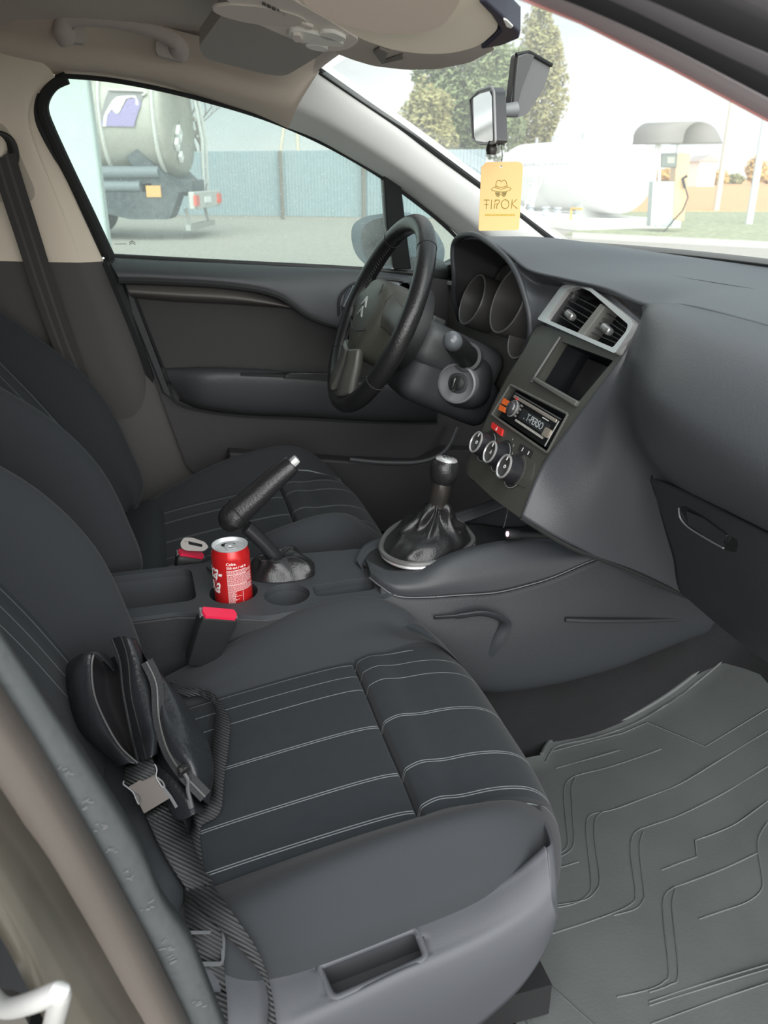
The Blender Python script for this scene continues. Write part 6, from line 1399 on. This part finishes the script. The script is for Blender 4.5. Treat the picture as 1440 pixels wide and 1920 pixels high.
# ================================================================= MIRROR, TAG
rv = thing('rear_view_mirror', 'black rear-view mirror hanging on its grey arm from the windscreen', 'mirror', tuple(W(915, 220, 1.06)))
def mdepth(px): return 1.0 + (927 - px) / (927 - 891) * .16
gq = [W(px, py, mdepth(px)) for px, py in ((891, 184), (905, 176), (922, 171), (926, 180), (929, 264), (915, 267), (898, 264), (894, 256))]
MPl = Plane(gq[4], (gq[2] - gq[4]).cross(gq[0] - gq[4]), (0, 1, 0))
gg = [((p - MPl.O).dot(MPl.ex), (p - MPl.O).dot(MPl.ey)) for p in gq]
hq = [MPl.uv(*p) for p in ((884, 186), (900, 170), (924, 163), (929, 172), (932, 266), (926, 269), (905, 270), (890, 262))]
mb = MB(); mb.prism(rpoly(hq, .006), MPl.mat(), -.013, .0015); mb.build('housing', mat('mirror_housing', (.045, .045, .05), .4), rv, bevel=.005)
mb = MB(); mb.tube([MPl.at(u, v, .002) for u, v in rpoly(hq, .006)], .0018, 8, closed=True); mb.build('bezel', mat('bezel_grey', (.35, .35, .36), .35), rv)
mb = MB(); mb.prism(rpoly(gg, .005), MPl.mat(), .002, .003); mb.build('mirror_glass', mat('mirror_silver', (.8, .8, .8), .02, metal=1), rv)
mb = MB(); mb.lathe([(.001, -.012), (.006, -.012), (.0075, -.006), (.006, 0), (.004, .004)], Matrix.Translation(W(922, 277, 1.02) + Vector((0, 0, .004))), 16); mb.build('dip_switch', mat('knob_brownblack', (.03, .025, .022), .3), rv)
mb = MB(); mb.tube([W(940, 208, 1.03), W(968, 205, 1.035)], [.0075, .0095], 16); mb.build('ball_joint', mat('joint_grey', (.22, .23, .24), .4), rv)
AP = Plane(W(985, 165, 1.05), Vector((.25, -1, -.1)), (1, 0, 0))
mb = MB(); mb.prism(rpoly([AP.uv(*p) for p in ((969, 102), (992, 98), (1033, 122), (1021, 165), (989, 214), (966, 222), (957, 205), (962, 160))], .006), AP.mat(), -.012, 0); arm_ = mb.build('mount_arm', mat('arm_grey', (.16, .16, .165), .45, bump=(400, .3, .0005)), rv, bevel=.006)
mb = MB(); mb.prism([AP.uv(*p) for p in ((968, 104), (984, 99), (1000, 104), (975, 168), (966, 210), (959, 200), (962, 160))], AP.mat(), -.004, .004); mb.build('arm_facet', mat('arm_facet_grey', (.10, .10, .105), .45), arm_, bevel=.002)
mb = MB(); mb.tube([AP.hit(968, 103, .001), AP.hit(992, 98, .001), AP.hit(1034, 122, .001)], .0028, 8); mb.build('arm_pad', black, arm_)
# hanging card
tp = W(939, 368, 1.03); th_ = (CAM - tp); th_.z = 0
TP = Plane(tp, th_.normalized() + Vector((.12, 0, .0)), (1, 0, 0))
tagc = thing('air_freshener_card', 'orange-yellow cardboard card with a hat-and-glasses logo hanging from the mirror', 'air freshener', tuple(tp))
def tq(pts): return [TP.uv(860 + x / 6.195, 140 + y / 6.195) for x, y in pts]
hole = [TP.uv(939.5 + 2.2 * math.cos(t), 312.5 + 2.6 * math.sin(t)) for t in [2 * math.pi * i / 12 for i in range(12)]]
mb = MB(); mb.prism(rpoly(tq([(262, 1072), (325, 1015), (705, 1010), (748, 1045), (700, 1803), (230, 1815)]), [.001, .002, .004, .004, .003, .003]), TP.mat(), -.0008, .0008, [hole]); cd_ = mb.build('card', mat('card_orange', (.80, .50, .22), .7), tagc, smooth=False)
ink = mat('card_ink_olive', (.26, .21, .03), .7)
mb = MB()
def st(pts, w=.00042, closed=False, n=4): mb.tube([TP.at(u, v, .0009) for u, v in (spl(tq(pts), n, closed) if n > 1 else tq(pts))], w, 5, closed=closed)
st([(380, 1335), (400, 1312), (425, 1308), (490, 1330), (560, 1308), (590, 1308), (606, 1330), (560, 1355), (490, 1362), (420, 1352)], closed=True)
st([(428, 1305), (438, 1250), (455, 1228), (480, 1228), (497, 1245), (515, 1226), (540, 1228), (556, 1255), (564, 1305)]); st([(430, 1290), (490, 1308), (562, 1290)])
st([(425, 1365), (435, 1395), (455, 1420), (475, 1400), (490, 1385), (505, 1400), (525, 1418), (545, 1395), (555, 1362)])
mb.build('hat_logo', ink, cd_)
mb = MB()
for pp in ([(425, 1365), (480, 1368), (465, 1412), (440, 1398)], [(500, 1368), (552, 1365), (540, 1398), (518, 1412)]): mb.prism(tq(pp), TP.mat(), .0008, .0011)
mb.build('glasses', mat('card_ink_brown', (.22, .17, .06), .7), cd_)
mb = MB(); S1 = dict(n=1, w=.00055)
st([(292, 1455), (358, 1455)], **S1); st([(325, 1455), (320, 1560)], **S1); st([(300, 1505), (345, 1508)], **S1)
st([(383, 1452), (378, 1560)], **S1)
st([(420, 1455), (470, 1455), (476, 1480), (455, 1500), (440, 1530), (445, 1558)], **S1); st([(414, 1480), (440, 1455)], **S1); st([(412, 1558), (418, 1500), (455, 1500)], **S1)
st(ell(540, 1503, 44, 52, 14), w=.00055, closed=True, n=2); st([(538, 1500), (541, 1506)], **S1)
st([(622, 1450), (614, 1555)], **S1); st([(675, 1448), (618, 1500), (682, 1555)], **S1)
mb.build('card_lettering', ink, cd_)
mb = MB(); x = 305
rg = random.Random(7)
while x < 650:
    wd = rg.uniform(5, 11); mb.prism(tq([(x, 1620), (x + wd, 1618), (x + wd - 1, 1640), (x - 1, 1642)]), TP.mat(), .0008, .001); x += wd + 4
mb.build('small_print', mat('card_ink_yellow', (.42, .33, .02), .7), cd_)
mb = MB(); mb.tube([W(940, 270, 1.012), W(942, 290, 1.02), W(940, 308, 1.03), W(939.5, 313, 1.031)], .0006, 5); mb.build('string', mat('string_dark', (.08, .08, .07), .8), tagc)
mb = MB(); mb.tube(spl([W(933, 272, 1.01), W(940, 269, 1.008), W(946, 272, 1.01)], 4), .0012, 5); mb.build('knot', mat('string_dark', (.08, .08, .07), .8), tagc)
# small loose lamp / charger under the stack
chg = thing('charging_plug', 'slim black plug with a glowing pinkish end lying in the tray below the stack', 'charger', tuple(U(955, 1000, 'y', -.055)))
P1, P2 = U(951, 1001, 'y', -.075), U(1012, 1008, 'y', -.075); P2 = P2 + Vector((.03, .0, 0)); Mq = Matrix.Translation(P1) @ (P2 - P1).to_track_quat('Z', 'Y').to_matrix().to_4x4(); Lh = (P2 - P1).length
mb = MB(); mb.lathe([(.001, .002), (.0065, .002), (.008, .0), (.0085, .004), (.0080, .018), (.0058, .022), (.0055, Lh), (.001, Lh)], Mq, 24); mb.build('plug_body', black, chg)
mb = MB(); mb.lathe([(.0003, -.0006), (.0042, -.0006), (.0045, .001)], Mq, 16); mb.build('glowing_end', mat('plug_pink', (.75, .45, .55), .4, emit=(.9, .5, .65, .6)), chg)
mb = MB(); mb.tube(spl([U(952, 944, 'y', -.04), U(950, 965, 'y', -.045), U(944, 990, 'y', -.05)], 5), .0011, 6); mb.build('cable', black, chg)
# ================================================================= BELT BAG
bag = thing('belt_bag', 'open black nylon belt bag lying against the near backrest with its strap over the seat', 'bag', tuple(W(290, 1400, .93)))
nyl = mat('bag_nylon', (.017, .019, .022), .36, bump=(180, .5, .0015)); nyld = mat('bag_lining_black', (.006, .006, .008), .8); zipm = mat('zip_tape', (.013, .014, .016), .6, bump=(900, .8, .001))
def c2(pts): return [(80 + x / 3.2727, 1160 + y / 3.2727) for x, y in pts]
dep = [.955, .945, .925, .90, .878, .865]
def col(pts, off): return [W(*p, d + off) for p, d in zip(c2(pts), dep)]
A0 = col([(215, 225), (145, 300), (160, 520), (235, 700), (370, 830), (465, 912)], .03)
A1 = col([(232, 218), (178, 320), (200, 520), (268, 690), (395, 820), (480, 905)], -.006)
A2 = col([(258, 215), (250, 330), (262, 500), (325, 640), (430, 770), (530, 888)], -.016)
A3 = col([(318, 200), (300, 300), (318, 470), (388, 640), (478, 790), (582, 886)], -.010)
A4 = col([(322, 206), (310, 310), (330, 470), (398, 640), (484, 788), (580, 884)], .025)
patch('rear_wall', [A0, A1, A2, A3, A4], nyl, bag, nu=6, nv=7, solid=.0015)
B0 = col([(425, 128), (470, 260), (492, 450), (540, 700), (565, 800), (585, 872)], .03)
# dark interior
C0 = col([(300, 205), (300, 320), (318, 470), (388, 640), (478, 790), (575, 880)], .018); C1 = col([(360, 260), (390, 350), (410, 480), (460, 650), (520, 780), (580, 880)], .034); C2 = col([(440, 230), (478, 330), (500, 480), (548, 700), (570, 800), (588, 870)], .022)
patch('lining', [C0, C1, C2], nyld, bag, nu=6, nv=6)
# top rim of the mouth, arching from the rear wall to the flap
mb = MB(); mb.ribbon(spl([W(*p, d) for p, d in zip(c2([(255, 225), (300, 205), (340, 205), (390, 245), (440, 300)]), (.945, .942, .943, .95, .96))], 5), .012, [cf] * 21, .002); mb.build('mouth_rim', zipm, bag)
# zip teeth line
mb = MB(); mb.tube(spl([W(*p, d - .0115) for p, d in zip(c2([(318, 200), (300, 300), (318, 470), (388, 640), (478, 790), (582, 886)]), dep)], 8), .0013, 6); mb.build('zip_edge', mat('zip_glint', (.16, .16, .16), .35, metal=.4), bag)
# middle flap
F0 = col([(422, 128), (470, 260), (492, 450), (540, 700), (565, 800), (582, 872)], .03); F1 = col([(430, 120), (478, 255), (500, 450), (548, 700), (572, 800), (590, 870)], -.004)
F2 = col([(480, 108), (522, 250), (545, 480), (598, 700), (618, 790), (635, 860)], -.020); F3 = col([(530, 115), (575, 250), (610, 450), (650, 640), (672, 750), (672, 845)], -.024); F4 = col([(572, 125), (622, 250), (668, 420), (690, 620), (704, 730), (700, 830)], -.008); F5 = col([(576, 130), (640, 270), (690, 430), (704, 620), (715, 730), (706, 835)], .03)
patch('middle_flap', [F0, F1, F2, F3, F4, F5], nyl, bag, nu=5, nv=7, solid=.0015)
mb = MB(); mb.tube(spl([W(*p, d - .021) for p, d in zip(c2([(480, 108), (522, 250), (545, 480), (598, 700), (618, 790), (635, 860)]), dep)], 8), .0012, 6); mb.build('flap_seam', deep, bag)
mb = MB(); mb.tube(spl([W(*p, d - .005) for p, d in zip(c2([(424, 126), (472, 258), (494, 450), (542, 700), (567, 800), (584, 870)]), dep)], 8), .0018, 6); mb.build('flap_zip', zipm, bag)
# front pocket
G0 = col([(585, 160), (645, 280), (690, 450), (704, 650), (700, 800), (690, 880)], .02)
G1 = col([(620, 225), (680, 330), (712, 470), (722, 640), (770, 830), (850, 1010)], -.020)
G2 = col([(640, 250), (735, 390), (760, 560), (800, 700), (880, 850), (960, 1080)], -.036)
G3 = col([(655, 262), (790, 420), (860, 580), (920, 740), (970, 900), (1000, 1120)], -.030)
G4 = col([(670, 268), (850, 480), (935, 620), (1012, 760), (1045, 930), (1020, 1140)], .0)
G5 = col([(670, 272), (850, 486), (935, 630), (1012, 775), (1045, 945), (1018, 1150)], .045)
patch('front_pocket', [G0, G1, G2, G3, G4, G5], nyl, bag, nu=6, nv=8, solid=.0015)
dep2 = [.925, .912, .90, .885, .87, .862]
H0 = [W(*p, d) for p, d in zip(c2([(690, 620), (706, 740), (680, 850), (640, 900), (700, 1050), (800, 1230)]), dep2)]
H1 = [W(*p, d - .02) for p, d in zip(c2([(712, 620), (735, 760), (760, 880), (780, 960), (830, 1090), (858, 1236)]), dep2)]
H2 = [W(*p, d - .024) for p, d in zip(c2([(722, 640), (775, 840), (840, 960), (880, 1040), (930, 1130), (935, 1196)]), dep2)]
H3 = [W(*p, d + .0) for p, d in zip(c2([(730, 640), (790, 830), (870, 980), (930, 1080), (985, 1150), (990, 1190)]), dep2)]
patch('lower_panel', [[p + cf * .04 for p in H0], H0, H1, H2, H3], nyl, bag, nu=5, nv=7, solid=.0015)
zp = spl([W(*p, d - .040) for p, d in zip(c2([(640, 262), (700, 400), (715, 600), (765, 790), (850, 930), (1000, 1090)]), dep)], 7)
mb = MB(); mb.ribbon(zp, .014, [RV] * len(zp), .0015); zt = mb.build('pocket_zip', zipm, bag)
mb = MB(); mb.tube([p - cf * .002 for p in zp], .0011, 6); mb.build('zip_teeth', mat('zip_glint', (.16, .16, .16), .35, metal=.4), zt)
sl = W(*c2([(862, 935)])[0], .832); mb = MB(); V, Fc = rbox((0, 0, 0), (.012, .006, .014), .0025, 3, Matrix.Translation(sl)); mb.add(V, Fc); pu = mb.build('zip_slider', mat('zip_black_gloss', (.012, .012, .013), .15, coat=.6), bag)
mb = MB(); mb.tube(spl([W(*p, .828) for p in c2([(870, 950), (892, 990), (890, 1040), (898, 1085), (905, 1110)])], 4), .0022, 8); mb.tube([W(*p, .830) for p in c2([(898, 1105), (912, 1160)])], .0032, 8); mb.build('zip_pull', mat('pull_grey', (.07, .07, .075), .5), pu)
# straps: woven polypropylene
strapm = mat('strap_webbing', (.028, .030, .031), .7)
t_ = strapm.node_tree; b_ = t_.nodes['Principled BSDF']; tcn = t_.nodes.new('ShaderNodeTexCoord'); wv = t_.nodes.new('ShaderNodeTexWave'); wv.inputs['Scale'].default_value = 105; wv.bands_direction = 'DIAGONAL'; bb = t_.nodes.new('ShaderNodeBump'); bb.inputs['Strength'].default_value = 1; bb.inputs['Distance'].default_value = .001
rmp = t_.nodes.new('ShaderNodeValToRGB'); rmp.color_ramp.elements[0].color = (.009, .010, .011, 1); rmp.color_ramp.elements[1].color = (.042, .045, .047, 1)
t_.links.new(tcn.outputs['Object'], wv.inputs['Vector']); t_.links.new(wv.outputs['Fac'], bb.inputs['Height']); t_.links.new(bb.outputs[0], b_.inputs['Normal']); t_.links.new(wv.outputs['Fac'], rmp.inputs[0]); t_.links.new(rmp.outputs[0], b_.inputs['Base Color'])
SEATB = tree_of([o for o in ps.children if o.type == 'MESH'])
def rest(px, py, lift=.003):
    """the place on the near seat under a picture point, lifted by the strap's gap"""
    r = ray(px, py); h = SEATB.ray_cast(CAM, r.normalized()); 
    return h[0] - r.normalized() * lift if h[0] else None
LIFT = {'buckle_strap': .012, 'loop_strap': .006, 'upper_strap': .004, 'lower_strap': .005}
def strap(name, pts, parent, th=.0018, n=5):
    """pts: (left px, left py, right px, right py, depth) edges of the strap as seen"""
    Lf = spl([W(a, b, e) for a, b, c, d, e in pts], n); Rt = spl([W(c, d, e + q) for (a, b, c, d, e), q in zip(pts, [0] * len(pts))], n)
    V = []
    def lay(p, lift):
        v = (p - CAM); k_ = v.dot(cf); q = SEATB.ray_cast(CAM, v.normalized())
        if q[0] is None: return p
        d = (q[0] - CAM).dot(cf); return CAM + v / k_ * min(d - lift, max(k_, d - .012 - lift)) if name != 'tab_strap' else p
    for l, r in zip(Lf, Rt): V += [lay(l, LIFT.get(name, .004)), lay(r, LIFT.get(name, .004))]
    F_ = [(2 * i, 2 * i + 1, 2 * i + 3, 2 * i + 2) for i in range(len(Lf) - 1)]
    return link(name, V, F_, strapm, parent, solid=th)
strap('upper_strap', [(318, 1278, 322, 1294, .965), (345, 1290, 348, 1306, .95), (372, 1290, 372, 1304, .94), (392, 1294, 388, 1306, .935)], bag)
strap('loop_strap', [(372, 1296, 378, 1304, .935), (398, 1298, 402, 1320, .925), (429, 1345, 404, 1345, .915), (428, 1400, 400, 1385, .905), (421, 1450, 396, 1430, .895), (415, 1510, 398, 1480, .888), (405, 1532, 385, 1500, .884), (376, 1552, 366, 1520, .882), (378, 1600, 354, 1575, .878), (384, 1650, 348, 1640, .872)], bag)
ls = strap('lower_strap', [(345, 1655, 392, 1640, .860), (348, 1700, 410, 1695, .842), (352, 1750, 415, 1750, .825), (358, 1800, 420, 1800, .808), (365, 1850, 423, 1850, .792), (385, 1930, 427, 1930, .775)], bag)
bs = strap('buckle_strap', [(272, 1530, 322, 1498, .868), (300, 1590, 352, 1565, .86), (336, 1648, 385, 1640, .845), (375, 1700, 420, 1690, .825), (420, 1748, 450, 1730, .805), (462, 1790, 480, 1775, .79), (492, 1830, 500, 1822, .78), (503, 1880, 512, 1878, .772), (498, 1940, 520, 1930, .765)], bag)
strap('tab_strap', [(238, 1436, 284, 1414, .865), (236, 1462, 290, 1436, .846), (240, 1480, 292, 1450, .844)], bag)
SPd = (rest(385, 1780, .010) - CAM).dot(cf); SP = Plane(W(385, 1780, SPd), -ray(385, 1780), (1, 0, 0))
mb = MB(); mb.prism(rpoly([SP.uv(*p) for p in ((349, 1745), (418, 1745), (423, 1760), (421, 1800), (416, 1812), (358, 1812), (350, 1795))], .004), SP.mat(), -.005, .0005, [rpoly([SP.uv(*p) for p in ((357, 1752), (414, 1752), (415, 1803), (360, 1803))], .002)]); mb.build('strap_slider', mat('slider_grey', (.06, .065, .07), .75), bag, bevel=.001)
BK = Plane(W(278, 1486, .842), -ray(278, 1486), (1, 0, 0))
def bq(pts): return [BK.uv(*p) for p in c2(pts)]
mb = MB(); mb.prism(rpoly(bq([(522, 1035), (690, 935), (700, 960), (725, 1010), (782, 1100), (622, 1196), (590, 1130), (560, 1075)]), .0012), BK.mat(), -.006, .002); bk = mb.build('buckle', mat('buckle_taupe', (.062, .049, .040), .5), bag, bevel=.001)
for L_2 in ([(500, 995), (495, 1015), (520, 1035), (555, 1065), (575, 1110), (590, 1138), (600, 1120), (590, 1085), (560, 1065)], [(672, 895), (690, 900), (700, 930), (695, 970), (715, 1010), (735, 1035), (748, 1030), (735, 1000), (705, 975)]):
    mb = MB(); mb.tube([BK.at(u, v, .002) for u, v in spl(bq(L_2), 4)], .0010, 6); mb.build('buckle_arm', mat('arm_steel', (.14, .14, .145), .4, metal=.5), bk)
mb = MB(); mb.tube([BK.at(u, v, .001) for u, v in bq([(735, 1030), (785, 1095), (822, 1158)])], .0018, 6); mb.build('buckle_edge', mat('edge_pale_steel', (.25, .26, .27), .4, metal=.5), bk)
# driver side sill and the floor beyond
mb = MB(); mb.prism([(-.40, -.06), (1.15, -.06), (1.15, .12), (-.40, .12)], Matrix.Translation((0, .72, 0)) @ Matrix.Rotation(R(90), 4, 'X'), -.10, .03); o = mb.build('trim_7', plastd, bevel=.01); struct(o)
mb = MB(); mb.prism([(-.30, -.05), (.10, -.05), (.10, .40), (-.06, .60), (-.14, .82), (-.30, .82)], Matrix.Translation((0, .76, 0)) @ Matrix.Rotation(R(90), 4, 'X'), -.01, .04); o = mb.build('trim_8', mat('pillar_charcoal', (.075, .072, .070))); struct(o)
